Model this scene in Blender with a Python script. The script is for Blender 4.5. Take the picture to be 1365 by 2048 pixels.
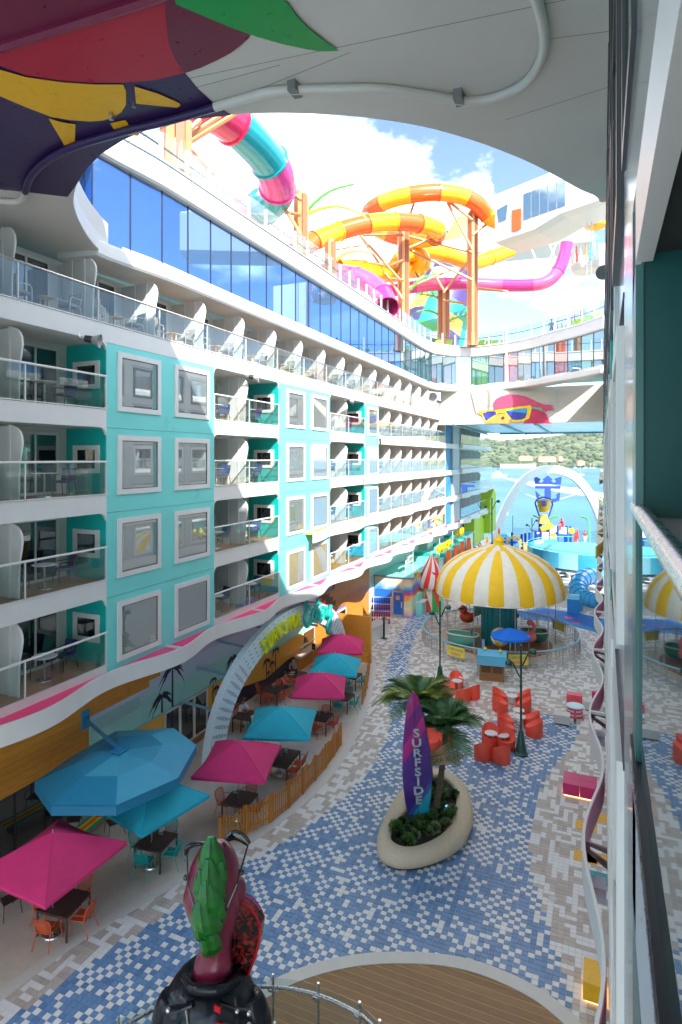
import bpy, bmesh, math, random
import numpy as np
from mathutils import Vector, Matrix, Euler

random.seed(7)
PI = math.pi
for o in list(bpy.data.objects):
    bpy.data.objects.remove(o)
S = bpy.context.scene
C = S.collection

# ------------------------------------------------------------------ camera, sky, sun, exposure
H = 13.3                      # eye height above the plaza
TH = math.atan(522 / 1200)    # the view is turned this far left of the ship's axis (+Y)
cam_d = bpy.data.cameras.new('camera')
cam = bpy.data.objects.new('camera', cam_d)
C.objects.link(cam)
cam.location = (0, 0, H)
cam.rotation_euler = (PI / 2, 0, TH)
cam_d.lens = 36 * 1200 / 2048
cam_d.sensor_width = 36
cam_d.shift_y = -108 / 2048
cam_d.clip_start = 0.05
cam_d.clip_end = 20000
S.camera = cam

SUN = Vector((1.0, -0.9, 1.1)).normalized()
w = bpy.data.worlds.new('World')
S.world = w
w.use_nodes = True
nt = w.node_tree
nt.nodes.clear()
out = nt.nodes.new('ShaderNodeOutputWorld')
bg = nt.nodes.new('ShaderNodeBackground')
sky = nt.nodes.new('ShaderNodeTexSky')
sky.sky_type = 'NISHITA'
sky.sun_disc = False
sky.sun_elevation = math.asin(SUN.z)
sky.sun_rotation = math.atan2(SUN.x, SUN.y)
sky.air_density = 0.75
sky.dust_density = 0.2
sky.ozone_density = 2.5
bg.inputs['Strength'].default_value = 0.15
# clouds: a layer of noise over the dome
tc = nt.nodes.new('ShaderNodeTexCoord')
sep = nt.nodes.new('ShaderNodeSeparateXYZ')
nt.links.new(tc.outputs['Generated'], sep.inputs[0])
def wmath(op, a, b=None):
    n = nt.nodes.new('ShaderNodeMath'); n.operation = op
    for i, x in enumerate((a, b)):
        if x is None: continue
        if isinstance(x, (int, float)): n.inputs[i].default_value = x
        else: nt.links.new(x, n.inputs[i])
    return n.outputs[0]
zz = wmath('ADD', wmath('MAXIMUM', sep.outputs[2], 0.0), 0.16)
comb = nt.nodes.new('ShaderNodeCombineXYZ')
nt.links.new(wmath('DIVIDE', sep.outputs[0], zz), comb.inputs[0])
nt.links.new(wmath('DIVIDE', sep.outputs[1], zz), comb.inputs[1])
cn = nt.nodes.new('ShaderNodeTexNoise')
cn.inputs['Scale'].default_value = 1.15
cn.inputs['Detail'].default_value = 9
cn.inputs['Roughness'].default_value = 0.58
cn.inputs['Distortion'].default_value = 0.25
vadd = nt.nodes.new('ShaderNodeVectorMath'); vadd.operation = 'ADD'
vadd.inputs[1].default_value = (30.1, 14.2, 0)
nt.links.new(comb.outputs[0], vadd.inputs[0])
nt.links.new(vadd.outputs[0], cn.inputs['Vector'])
cr = nt.nodes.new('ShaderNodeValToRGB')
cr.color_ramp.elements[0].position = 0.475
cr.color_ramp.elements[1].position = 0.72
nt.links.new(cn.outputs['Fac'], cr.inputs[0])
mx = nt.nodes.new('ShaderNodeMixRGB')
mx.inputs[2].default_value = (13.5, 13.0, 12.3, 1)
low = nt.nodes.new('ShaderNodeMapRange'); low.interpolation_type = 'SMOOTHSTEP'   # fewer clouds low over the horizon
low.inputs[1].default_value = 0.18; low.inputs[2].default_value = 0.42
nt.links.new(sep.outputs[2], low.inputs[0])
nt.links.new(wmath('MULTIPLY', cr.outputs[0], low.outputs[0]), mx.inputs[0])
skm = nt.nodes.new('ShaderNodeMixRGB'); skm.blend_type = 'MULTIPLY'; skm.inputs[0].default_value = 1; skm.inputs[2].default_value = (.60, .56, .50, 1)
nt.links.new(sky.outputs[0], skm.inputs[1])
nt.links.new(skm.outputs[0], mx.inputs[1])
nt.links.new(mx.outputs[0], bg.inputs['Color'])
nt.links.new(bg.outputs[0], out.inputs[0])

sl = bpy.data.lights.new('sun', 'SUN')
sl.energy = 2.0
sl.angle = math.radians(0.5)
sl.color = (1.0, 0.95, 0.87)
so = bpy.data.objects.new('sun', sl)
C.objects.link(so)
so.location = (30, -30, 60)
so.rotation_euler = (-SUN).to_track_quat('-Z', 'Y').to_euler()

S.view_settings.view_transform = 'Standard'
S.view_settings.look = 'None'
S.view_settings.gamma = 1
S.view_settings.use_curve_mapping = False
S.view_settings.exposure = 2.4
try:
    S.cycles.max_bounces = 10
    S.cycles.diffuse_bounces = 7
    S.cycles.glossy_bounces = 5
    S.cycles.transparent_max_bounces = 24
    S.cycles.caustics_reflective = False
    S.cycles.caustics_refractive = False
    S.cycles.sample_clamp_indirect = 6
    S.cycles.use_denoising = True
except Exception:
    pass

# ------------------------------------------------------------------ helpers
cT, sT = math.cos(TH), math.sin(TH)
def ray(px, py):
    u = (px - 682) / 1200; v = (916 - py) / 1200
    return Vector((-sT + u * cT, cT + u * sT, v))
def At(px, py, Z):            # point at view depth Z
    return Vector((0, 0, H)) + ray(px, py) * Z
def G(px, py, z=0.0):         # point on a level plane
    d = ray(px, py)
    return Vector((0, 0, H)) + d * ((z - H) / d.z)
def FX(px, py, X):            # point on a plane parallel to the facades
    d = ray(px, py)
    return Vector((0, 0, H)) + d * (X / d.x)
def FY(px, py, Y):
    d = ray(px, py)
    return Vector((0, 0, H)) + d * (Y / d.y)

def lin(h):
    h = h.lstrip('#')
    v = [int(h[i:i + 2], 16) / 255 for i in (0, 2, 4)]
    return tuple(x / 12.92 if x <= 0.04045 else ((x + 0.055) / 1.055) ** 2.4 for x in v)

MATS = {}
def pm(name, col, rough=0.5, metal=0.0, var=0.07, scale=6.0, bump=0.0, spec=0.5, coat=0.0, emit=0.0, bscale=None, rvar=0.08):
    """painted / plain surface with slight uneven colour, gloss and relief"""
    if name in MATS: return MATS[name]
    if isinstance(col, str): col = lin(col)
    m = bpy.data.materials.new(name); m.use_nodes = True
    t = m.node_tree; b = t.nodes['Principled BSDF']
    b.inputs['Roughness'].default_value = rough
    b.inputs['Metallic'].default_value = metal
    b.inputs['Specular IOR Level'].default_value = spec
    b.inputs['Coat Weight'].default_value = coat
    b.inputs['Coat Roughness'].default_value = 0.08
    t_c = t.nodes.new('ShaderNodeTexCoord')
    n = t.nodes.new('ShaderNodeTexNoise')
    n.inputs['Scale'].default_value = scale
    n.inputs['Detail'].default_value = 6
    n.inputs['Roughness'].default_value = 0.6
    t.links.new(t_c.outputs['Object'], n.inputs['Vector'])
    r = t.nodes.new('ShaderNodeValToRGB')
    r.color_ramp.elements[0].position = 0.3; r.color_ramp.elements[1].position = 0.7
    r.color_ramp.elements[0].color = tuple(max(0, x * (1 - var)) for x in col) + (1,)
    r.color_ramp.elements[1].color = tuple(min(1, x * (1 + var)) for x in col) + (1,)
    t.links.new(n.outputs['Fac'], r.inputs[0])
    t.links.new(r.outputs[0], b.inputs['Base Color'])
    mr = t.nodes.new('ShaderNodeMapRange')
    mr.inputs[3].default_value = max(0.02, rough - rvar); mr.inputs[4].default_value = min(1, rough + rvar)
    t.links.new(n.outputs['Fac'], mr.inputs[0])
    t.links.new(mr.outputs[0], b.inputs['Roughness'])
    if bump:
        n2 = t.nodes.new('ShaderNodeTexNoise'); n2.inputs['Scale'].default_value = bscale or scale * 8; n2.inputs['Detail'].default_value = 4
        t.links.new(t_c.outputs['Object'], n2.inputs['Vector'])
        bp = t.nodes.new('ShaderNodeBump'); bp.inputs['Strength'].default_value = bump; bp.inputs['Distance'].default_value = 0.02
        t.links.new(n2.outputs['Fac'], bp.inputs['Height']); t.links.new(bp.outputs[0], b.inputs['Normal'])
    if emit:
        t.links.new(r.outputs[0], b.inputs['Emission Color']); b.inputs['Emission Strength'].default_value = emit
    MATS[name] = m
    return m

def glass(name, tint=(0.8, 0.9, 0.9), refl=1.0, base=0.0, dark=(0.02, 0.03, 0.03), rough=0.01, wave=0.0):
    """thin sheet: see-through plus Fresnel reflection; base = share of opaque body seen through"""
    if name in MATS: return MATS[name]
    m = bpy.data.materials.new(name); m.use_nodes = True
    t = m.node_tree; t.nodes.clear()
    o = t.nodes.new('ShaderNodeOutputMaterial')
    tr = t.nodes.new('ShaderNodeBsdfTransparent'); tr.inputs[0].default_value = (*tint, 1)
    df = t.nodes.new('ShaderNodeBsdfDiffuse'); df.inputs[0].default_value = (*dark, 1)
    gl = t.nodes.new('ShaderNodeBsdfGlossy'); gl.inputs[1].default_value = rough; gl.inputs[0].default_value = (0.95, 0.98, 1, 1)
    m1 = t.nodes.new('ShaderNodeMixShader'); m1.inputs[0].default_value = base
    t.links.new(tr.outputs[0], m1.inputs[1]); t.links.new(df.outputs[0], m1.inputs[2])
    lw = t.nodes.new('ShaderNodeLayerWeight'); lw.inputs[0].default_value = 0.5
    fr = t.nodes.new('ShaderNodeMath'); fr.operation = 'POWER'; fr.inputs[1].default_value = 3.0
    t.links.new(lw.outputs['Facing'], fr.inputs[0])
    ad = t.nodes.new('ShaderNodeMath'); ad.operation = 'MULTIPLY_ADD'; ad.inputs[1].default_value = 0.9; ad.inputs[2].default_value = 0.07 * refl
    ad.use_clamp = True
    t.links.new(fr.outputs[0], ad.inputs[0])
    m2 = t.nodes.new('ShaderNodeMixShader')
    t.links.new(ad.outputs[0], m2.inputs[0]); t.links.new(m1.outputs[0], m2.inputs[1]); t.links.new(gl.outputs[0], m2.inputs[2])
    t.links.new(m2.outputs[0], o.inputs[0])
    if wave:
        t_c = t.nodes.new('ShaderNodeTexCoord')
        n2 = t.nodes.new('ShaderNodeTexNoise'); n2.inputs['Scale'].default_value = 0.8; n2.inputs['Detail'].default_value = 1
        t.links.new(t_c.outputs['Object'], n2.inputs['Vector'])
        bp = t.nodes.new('ShaderNodeBump'); bp.inputs['Strength'].default_value = wave; bp.inputs['Distance'].default_value = 0.05
        t.links.new(n2.outputs['Fac'], bp.inputs['Height']); t.links.new(bp.outputs[0], gl.inputs['Normal'])
    MATS[name] = m
    return m

def wood(name, a, b2, scale=(1, 12, 12), rough=0.45):
    if name in MATS: return MATS[name]
    a, b2 = lin(a), lin(b2)
    m = bpy.data.materials.new(name); m.use_nodes = True
    t = m.node_tree; b = t.nodes['Principled BSDF']; b.inputs['Roughness'].default_value = rough
    t_c = t.nodes.new('ShaderNodeTexCoord'); mp = t.nodes.new('ShaderNodeMapping'); mp.inputs['Scale'].default_value = scale
    oi = t.nodes.new('ShaderNodeObjectInfo')
    n = t.nodes.new('ShaderNodeTexNoise'); n.inputs['Scale'].default_value = 3; n.inputs['Detail'].default_value = 7; n.noise_dimensions = '4D'
    mu = t.nodes.new('ShaderNodeMath'); mu.operation = 'MULTIPLY'; mu.inputs[1].default_value = 30
    t.links.new(oi.outputs['Random'], mu.inputs[0]); t.links.new(mu.outputs[0], n.inputs['W'])
    t.links.new(t_c.outputs['Object'], mp.inputs[0]); t.links.new(mp.outputs[0], n.inputs['Vector'])
    r = t.nodes.new('ShaderNodeValToRGB'); r.color_ramp.elements[0].position = 0.3; r.color_ramp.elements[1].position = 0.72
    r.color_ramp.elements[0].color = (*a, 1); r.color_ramp.elements[1].color = (*b2, 1)
    t.links.new(n.outputs['Fac'], r.inputs[0])
    hs = t.nodes.new('ShaderNodeHueSaturation')
    ma = t.nodes.new('ShaderNodeMapRange'); ma.inputs[3].default_value = 0.88; ma.inputs[4].default_value = 1.12
    t.links.new(oi.outputs['Random'], ma.inputs[0]); t.links.new(ma.outputs[0], hs.inputs['Value'])
    t.links.new(r.outputs[0], hs.inputs['Color']); t.links.new(hs.outputs[0], b.inputs['Base Color'])
    MATS[name] = m
    return m

class MB:
    def __init__(s): s.v = []; s.f = []; s.m = []
    def add(s, vs, fs, mi=0):
        k = len(s.v); s.v += [tuple(x) for x in vs]; s.f += [tuple(i + k for i in f) for f in fs]; s.m += [mi] * len(fs); return s
    def box(s, x0, x1, y0, y1, z0, z1, mi=0):
        if x0 > x1: x0, x1 = x1, x0
        if y0 > y1: y0, y1 = y1, y0
        if z0 > z1: z0, z1 = z1, z0
        return s.add([(x0,y0,z0),(x1,y0,z0),(x1,y1,z0),(x0,y1,z0),(x0,y0,z1),(x1,y0,z1),(x1,y1,z1),(x0,y1,z1)],
              [(0,3,2,1),(4,5,6,7),(0,1,5,4),(1,2,6,5),(2,3,7,6),(3,0,4,7)], mi)
    def obox(s, c, sz, R=None, mi=0):
        hx, hy, hz = [q / 2 for q in sz]; c = Vector(c)
        vs = [Vector((a*hx, b*hy, d*hz)) for d in (-1,1) for a, b in ((-1,-1),(1,-1),(1,1),(-1,1))]
        if R is not None: vs = [R @ q for q in vs]
        return s.add([q + c for q in vs], [(0,3,2,1),(4,5,6,7),(0,1,5,4),(1,2,6,5),(2,3,7,6),(3,0,4,7)], mi)
    def tube(s, pts, r, n=8, closed=False, mi=0, caps=True, sq=None):
        """r: number or list; sq: (a,b) squash of the section"""
        pts = [Vector(p) for p in pts]; N = len(pts)
        rs = r if isinstance(r, (list, tuple)) else [r] * N
        T = []
        for i in range(N):
            a = pts[(i - 1) % N] if (closed or i) else pts[0]; b = pts[(i + 1) % N] if (closed or i < N - 1) else pts[-1]
            d = b - a; T.append(d.normalized() if d.length > 1e-9 else Vector((0,0,1)))
        up = Vector((0,0,1)) if abs(T[0].z) < 0.9 else Vector((0,1,0))
        nrm = (up - T[0] * up.dot(T[0])).normalized()
        base = len(s.v)
        for i in range(N):
            nrm = nrm - T[i] * nrm.dot(T[i])
            nrm = nrm.normalized() if nrm.length > 1e-6 else T[i].orthogonal().normalized()
            bn = T[i].cross(nrm)
            for k in range(n):
                a = 2 * PI * k / n; ca, sa = math.cos(a), math.sin(a)
                if sq: ca *= sq[0]; sa *= sq[1]
                s.v.append(tuple(pts[i] + (nrm * ca + bn * sa) * rs[i]))
        L = N if closed else N - 1
        for i in range(L):
            j = (i + 1) % N
            for k in range(n):
                k2 = (k + 1) % n
                s.f.append((base+i*n+k, base+i*n+k2, base+j*n+k2, base+j*n+k)); s.m.append(mi)
        if caps and not closed:
            s.f.append(tuple(base + k for k in range(n))[::-1]); s.m.append(mi)
            s.f.append(tuple(base + (N-1)*n + k for k in range(n))); s.m.append(mi)
        return s
    def lathe(s, prof, n=16, c=(0,0,0), mi=0, a0=0, a1=2*PI, mf=None):
        full = abs(a1 - a0 - 2*PI) < 1e-6; K = n if full else n + 1; base = len(s.v)
        for (r, z) in prof:
            for k in range(K):
                a = a0 + (a1 - a0) * k / n
                s.v.append((c[0] + r*math.cos(a), c[1] + r*math.sin(a), c[2] + z))
        for i in range(len(prof) - 1):
            for k in range(n):
                k2 = (k + 1) % K
                s.f.append((base+i*K+k, base+i*K+k2, base+(i+1)*K+k2, base+(i+1)*K+k)); s.m.append(mf(i, k) if mf else mi)
        return s
    def prism(s, poly, z0, z1, mi=0):
        n = len(poly); vs = [(x, y, z0) for x, y in poly] + [(x, y, z1) for x, y in poly]
        return s.add(vs, [tuple(range(n))[::-1], tuple(range(n, 2*n))] + [(i, (i+1)%n, n+(i+1)%n, n+i) for i in range(n)], mi)
    def slabpoly(s, pts, off, mi=0):
        """closed 3D outline given a thickness vector"""
        n = len(pts); off = Vector(off); vs = [Vector(p) for p in pts] + [Vector(p) + off for p in pts]
        return s.add(vs, [tuple(range(n))[::-1], tuple(range(n, 2*n))] + [(i, (i+1)%n, n+(i+1)%n, n+i) for i in range(n)], mi)
    def loft(s, rings, mi=0, caps=True, closed=True):
        n = len(rings[0]); base = len(s.v)
        for r in rings: s.v += [tuple(p) for p in r]
        for i in range(len(rings) - 1):
            for k in range(n if closed else n - 1):
                k2 = (k + 1) % n
                s.f.append((base+i*n+k, base+i*n+k2, base+(i+1)*n+k2, base+(i+1)*n+k)); s.m.append(mi)
        if caps and closed:
            s.f.append(tuple(base+k for k in range(n))[::-1]); s.m.append(mi)
            s.f.append(tuple(base+(len(rings)-1)*n+k for k in range(n))); s.m.append(mi)
        return s
    def sphere(s, c, r, n=10, m=7, sc=(1,1,1), mi=0):
        rings = []
        for i in range(m + 1):
            ph = PI * i / m; rr = max(1e-4, math.sin(ph))
            rings.append([(c[0]+r*sc[0]*rr*math.cos(2*PI*k/n), c[1]+r*sc[1]*rr*math.sin(2*PI*k/n), c[2]-r*sc[2]*math.cos(ph)) for k in range(n)])
        return s.loft(rings, mi, caps=False)
    def mesh(s, name, mats, off=None):
        me = bpy.data.meshes.new(name)
        v = s.v if off is None else [(a-off[0], b-off[1], c-off[2]) for a, b, c in s.v]
        me.from_pydata(v, [], s.f)
        mats = mats if isinstance(mats, (list, tuple)) else [mats]
        for m in mats: me.materials.append(m)
        if len(mats) > 1: me.polygons.foreach_set('material_index', s.m)
        return me
    def build(s, name, mats, parent=None, smooth=0, world=False, kind=None):
        off = root_of(parent).location if (world and parent is not None) else None
        me = s.mesh(name, mats, off)
        bm = bmesh.new(); bm.from_mesh(me); bmesh.ops.recalc_face_normals(bm, faces=bm.faces[:]); bm.to_mesh(me); bm.free()
        if smooth:
            me.polygons.foreach_set('use_smooth', [True] * len(me.polygons))
            try: me.set_sharp_from_angle(angle=math.radians(smooth if smooth > 1 else 40))
            except Exception: pass
        return link(name, me, parent, kind)

def root_of(o):
    while o.parent: o = o.parent
    return o
def link(name, me, parent=None, kind=None, loc=None):
    o = bpy.data.objects.new(name, me); C.objects.link(o)
    if parent is not None: o.parent = parent
    if loc is not None: o.location = loc
    if kind: o['kind'] = kind
    return o
def tag(o, label, cat, group=None):
    o['label'] = label; o['category'] = cat
    if group: o['group'] = group
    return o
def thing(name, label, cat, loc=(0,0,0), rz=0, group=None):
    o = bpy.data.objects.new(name, None); C.objects.link(o)
    o.location = loc; o.rotation_euler = (0, 0, rz); o.empty_display_size = 0.2
    return tag(o, label, cat, group)
KIDS = {}
def dup(o, loc, rz=0, label=None, scale=None):
    r = o.copy(); C.objects.link(r); r.location = loc; r.rotation_euler = (0, 0, rz)
    if label: r['label'] = label
    if scale: r.scale = scale
    for ch in o.children:
        c = ch.copy(); C.objects.link(c); c.parent = r
        for g in ch.children:
            d = g.copy(); C.objects.link(d); d.parent = c
    return r
def crom(P, n=8, closed=False):
    P = [Vector(p) for p in P]; N = len(P); R = []
    for i in range(N if closed else N - 1):
        p0 = P[(i-1) % N] if (closed or i) else P[0]; p1 = P[i]; p2 = P[(i+1) % N]
        p3 = P[(i+2) % N] if (closed or i + 2 < N) else P[-1]
        for k in range(n):
            t = k / n
            R.append(0.5 * ((2*p1) + (p2-p0)*t + (2*p0-5*p1+4*p2-p3)*t*t + (3*p1-p0-3*p2+p3)*t**3))
    if not closed: R.append(P[-1])
    return R
def resample(P, step):
    L = [0]
    for a, b in zip(P, P[1:]): L.append(L[-1] + (b - a).length)
    n = max(1, round(L[-1] / step)); R = []; j = 0
    for i in range(n + 1):
        d = L[-1] * i / n
        while j < len(P) - 2 and L[j+1] < d: j += 1
        t = (d - L[j]) / max(1e-9, L[j+1] - L[j]); R.append(P[j].lerp(P[j+1], t))
    return R
def inpoly(x, y, poly):
    c = False; j = len(poly) - 1
    for i in range(len(poly)):
        xi, yi = poly[i][0], poly[i][1]; xj, yj = poly[j][0], poly[j][1]
        if (yi > y) != (yj > y) and x < (xj-xi)*(y-yi)/(yj-yi) + xi: c = not c
        j = i
    return c
def text_mesh(txt, size=1.0, depth=0.03, shear=0.0, space=1.0, bold=0):
    cu = bpy.data.curves.new('lettering', 'FONT'); cu.body = txt; cu.size = size; cu.extrude = depth; cu.shear = shear; cu.offset = bold
    cu.align_x = 'CENTER'; cu.align_y = 'CENTER'; cu.space_character = space; cu.resolution_u = 3
    o = bpy.data.objects.new('lettering', cu); C.objects.link(o)
    bpy.context.view_layer.update()
    me = bpy.data.meshes.new_from_object(o.evaluated_get(bpy.context.evaluated_depsgraph_get()))
    bpy.data.objects.remove(o)
    return me
def letter(name, txt, mat, parent, M, size, depth=0.03, shear=0.0, world=True, bold=0):
    me = text_mesh(txt, size, depth, shear, 1.0, bold)
    me.transform(M)
    if world and parent is not None: me.transform(Matrix.Translation(-root_of(parent).location))
    me.materials.clear(); me.materials.append(mat)
    return link(name, me, parent)
def frame_m(origin, xdir, ydir):
    x = Vector(xdir).normalized(); y = Vector(ydir); y = (y - x * y.dot(x)).normalized(); z = x.cross(y)
    return Matrix(((x.x, y.x, z.x, origin[0]), (x.y, y.y, z.y, origin[1]), (x.z, y.z, z.z, origin[2]), (0, 0, 0, 1)))
ORD = ['first', 'second', 'third', 'fourth', 'fifth', 'sixth', 'seventh', 'eighth', 'ninth', 'tenth', 'eleventh', 'twelfth',
       'thirteenth', 'fourteenth', 'fifteenth', 'sixteenth', 'seventeenth', 'eighteenth', 'nineteenth', 'twentieth']
def sm(o, ang=40):
    me = o.data; me.polygons.foreach_set('use_smooth', [True] * len(me.polygons))
    try: me.set_sharp_from_angle(angle=math.radians(ang))
    except Exception: pass
    return o

# ------------------------------------------------------------------ materials
WHITE = pm('white_paint', (0.70, 0.695, 0.675), 0.35, var=0.03, scale=1.5)
OFFW = pm('off_white_paint', (0.62, 0.61, 0.57), 0.45, var=0.04, scale=1.2)
CEIL = pm('ceiling_paint', (0.62, 0.60, 0.56), 0.38, var=0.04, scale=0.6)
CREAM = pm('cream_panel', (0.66, 0.62, 0.54), 0.5, var=0.03, scale=1.0)
GREYP = pm('grey_partition', (0.62, 0.63, 0.63), 0.5, var=0.04, scale=2)
TURQ = pm('turquoise_panel_paint', lin('#78d6d1'), 0.3, var=0.04, scale=0.8, coat=0.2)
TEAL = pm('teal_wall_paint', lin('#0aa8a2'), 0.4, var=0.04, scale=1)
DTEAL = pm('dark_teal_wall_paint', lin('#06716e'), 0.45, var=0.05, scale=1)
LINING = pm('ribbon_lining_pink', lin('#e890b4'), 0.4, var=0.05, scale=2)
PINK = pm('pink_paint', lin('#ee2f74'), 0.35, var=0.05, scale=2)
MAGF = pm('magenta_canvas', lin('#d62f72'), 0.8, var=0.09, scale=2.2, bump=0.35, bscale=3.5)
TEALF = pm('aqua_canvas', lin('#1fabc2'), 0.8, var=0.09, scale=2.2, bump=0.35, bscale=3.5)
YEL = pm('yellow_paint', lin('#f7cf16'), 0.35, var=0.05)
ORG = pm('orange_paint', lin('#f26a1b'), 0.35, var=0.05)
RED = pm('red_paint', lin('#e8392f'), 0.35, var=0.05)
BLUE = pm('blue_paint', lin('#1466cf'), 0.35, var=0.05)
NAVY = pm('navy_paint', lin('#173f9e'), 0.35, var=0.05)
LBLUE = pm('light_blue_paint', lin('#58b4d8'), 0.4, var=0.05)
GREEN = pm('green_paint', lin('#4fb23a'), 0.4, var=0.08)
LIME = pm('lime_paint', lin('#b6cf1e'), 0.4, var=0.06)
BLACK = pm('black_metal', (0.015, 0.015, 0.017), 0.4, var=0.1)
STEEL = pm('brushed_steel', (0.62, 0.63, 0.64), 0.28, metal=1.0, var=0.05, scale=20)
DGREEN = pm('dark_green_enamel', lin('#0b4a3c'), 0.3, var=0.08, coat=0.3)
CORAL = pm('coral_plastic', lin('#f4583f'), 0.5, var=0.05, scale=5, bump=0.03)
TABW = pm('white_table_laminate', (0.74, 0.75, 0.76), 0.3, var=0.03)
DBROWN = pm('dark_brown_table_slats', lin('#4a3833'), 0.5, var=0.12, scale=10)
ORCH = pm('orange_woven_metal', lin('#cc5a35'), 0.45, var=0.08)
TLCH = pm('teal_woven_metal', lin('#159d97'), 0.45, var=0.08)
BRCH = pm('brown_woven_metal', lin('#4b3a34'), 0.5, var=0.08)
WOODO = wood('orange_wood_cladding', '#c27a28', '#db983f', (10, 0.8, 10))
WOODF = wood('picket_wood', '#b5701f', '#d38d35', (14, 14, 1.2))
DECKW = wood('balcony_deck_wood', '#a8764f', '#bd8a62', (6, 1, 6), 0.6)
COPPER = pm('copper_paint', lin('#c98a5c'), 0.4, metal=0.15, var=0.07, scale=4)
BROWNC = pm('brown_column_slats', lin('#9a5f40'), 0.45, var=0.1, scale=4)
CONC = pm('terrace_concrete', lin('#d3c9bc'), 0.55, var=0.08, scale=2.2, bump=0.05)
KERB = pm('kerb_stone', lin('#d2cfc8'), 0.5, var=0.04, scale=3)
GL_RAIL = glass('railing_glass', (0.90, 0.95, 0.94), 0.5, 0.02, (0.3, 0.35, 0.35))
GL_DARK = glass('dark_window_glass', (0.25, 0.3, 0.32), 2.0, 0.35, (0.02, 0.03, 0.035), 0.01)
GL_WIN = glass('cabin_window_glass', (0.30, 0.36, 0.38), 5.0, 0.6, (0.36, 0.42, 0.44), 0.015, wave=0.02)  # pale opaque body lightens the panes, standing in for bright reflections
def metalglass(name, col, dark, f):
    m = bpy.data.materials.new(name); m.use_nodes = True; t = m.node_tree; t.nodes.clear()
    o = t.nodes.new('ShaderNodeOutputMaterial'); g = t.nodes.new('ShaderNodeBsdfGlossy'); g.inputs[0].default_value = (*col, 1); g.inputs[1].default_value = 0.02
    d = t.nodes.new('ShaderNodeBsdfDiffuse'); d.inputs[0].default_value = (*dark, 1)
    x = t.nodes.new('ShaderNodeMixShader'); x.inputs[0].default_value = f
    t.links.new(d.outputs[0], x.inputs[1]); t.links.new(g.outputs[0], x.inputs[2]); t.links.new(x.outputs[0], o.inputs[0])
    MATS[name] = m; return m
GL_BLUE = metalglass('blue_mirror_glass', (0.36, 0.55, 0.92), (0.03, 0.08, 0.2), 0.75)
GL_GREY = metalglass('bridge_mirror_glass', (0.75, 0.86, 0.95), (0.05, 0.10, 0.10), 0.55)
GL_SIDE = metalglass('balustrade_mirror_glass', (0.86, 0.93, 0.95), (0.02, 0.06, 0.06), 0.75)
# ------------------------------------------------------------------ sea, hills, ground
XF, XG, XR = -14.9, -17.8, 0.12        # left facade, left shop wall, right facade
seam = bpy.data.materials.new('sea_water'); seam.use_nodes = True
t = seam.node_tree; b = t.nodes['Principled BSDF']
b.inputs['Roughness'].default_value = 0.35; b.inputs['Specular IOR Level'].default_value = 0.18
t_c = t.nodes.new('ShaderNodeTexCoord')
n1 = t.nodes.new('ShaderNodeTexNoise'); n1.inputs['Scale'].default_value = 0.004; n1.inputs['Detail'].default_value = 5
n2 = t.nodes.new('ShaderNodeTexNoise'); n2.inputs['Scale'].default_value = 0.25; n2.inputs['Detail'].default_value = 6
t.links.new(t_c.outputs['Object'], n1.inputs['Vector']); t.links.new(t_c.outputs['Object'], n2.inputs['Vector'])
r = t.nodes.new('ShaderNodeValToRGB')
r.color_ramp.elements[0].position = 0.35; r.color_ramp.elements[0].color = (*lin('#23596d'), 1)
r.color_ramp.elements[1].position = 0.65; r.color_ramp.elements[1].color = (*lin('#39798d'), 1)
t.links.new(n1.outputs['Fac'], r.inputs[0]); t.links.new(r.outputs[0], b.inputs['Base Color'])
bp = t.nodes.new('ShaderNodeBump'); bp.inputs['Strength'].default_value = 0.8; bp.inputs['Distance'].default_value = 1.0
t.links.new(n2.outputs['Fac'], bp.inputs['Height']); t.links.new(bp.outputs[0], b.inputs['Normal'])
m = MB(); m.add([(-9000, -3000, -20), (9000, -3000, -20), (9000, 9000, -20), (-9000, 9000, -20)], [(0, 1, 2, 3)])
m.build('sea', seam, kind='structure')

# hills across the bay, as a height field
hillm = bpy.data.materials.new('hill_woodland'); hillm.use_nodes = True
t = hillm.node_tree; b = t.nodes['Principled BSDF']; b.inputs['Roughness'].default_value = 0.9; b.inputs['Specular IOR Level'].default_value = 0.1
t_c = t.nodes.new('ShaderNodeTexCoord')
n1 = t.nodes.new('ShaderNodeTexNoise'); n1.inputs['Scale'].default_value = 0.035; n1.inputs['Detail'].default_value = 8; n1.inputs['Roughness'].default_value = 0.7
t.links.new(t_c.outputs['Object'], n1.inputs['Vector'])
r = t.nodes.new('ShaderNodeValToRGB'); e = r.color_ramp.elements
e[0].position = 0.36; e[0].color = (*lin('#34452f'), 1); e[1].position = 0.66; e[1].color = (*lin('#85886a'), 1)
x = e.new(0.5); x.color = (*lin('#5a684b'), 1)
t.links.new(n1.outputs['Fac'], r.inputs[0]); t.links.new(r.outputs[0], b.inputs['Base Color'])
def ridge(a):   # view azimuth (px) -> (ridge height above eye in px)
    P = [(500, 30), (880, 34), (960, 36), (1010, 34), (1060, 36), (1110, 42), (1150, 50), (1200, 52), (1300, 58), (1700, 66)]
    for (x0, y0), (x1, y1) in zip(P, P[1:]):
        if x0 <= a <= x1: return y0 + (y1 - y0) * (a - x0) / (x1 - x0)
    return 40
from mathutils import noise as MN
m = MB(); NX, NY = 240, 36; vs = []
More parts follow.
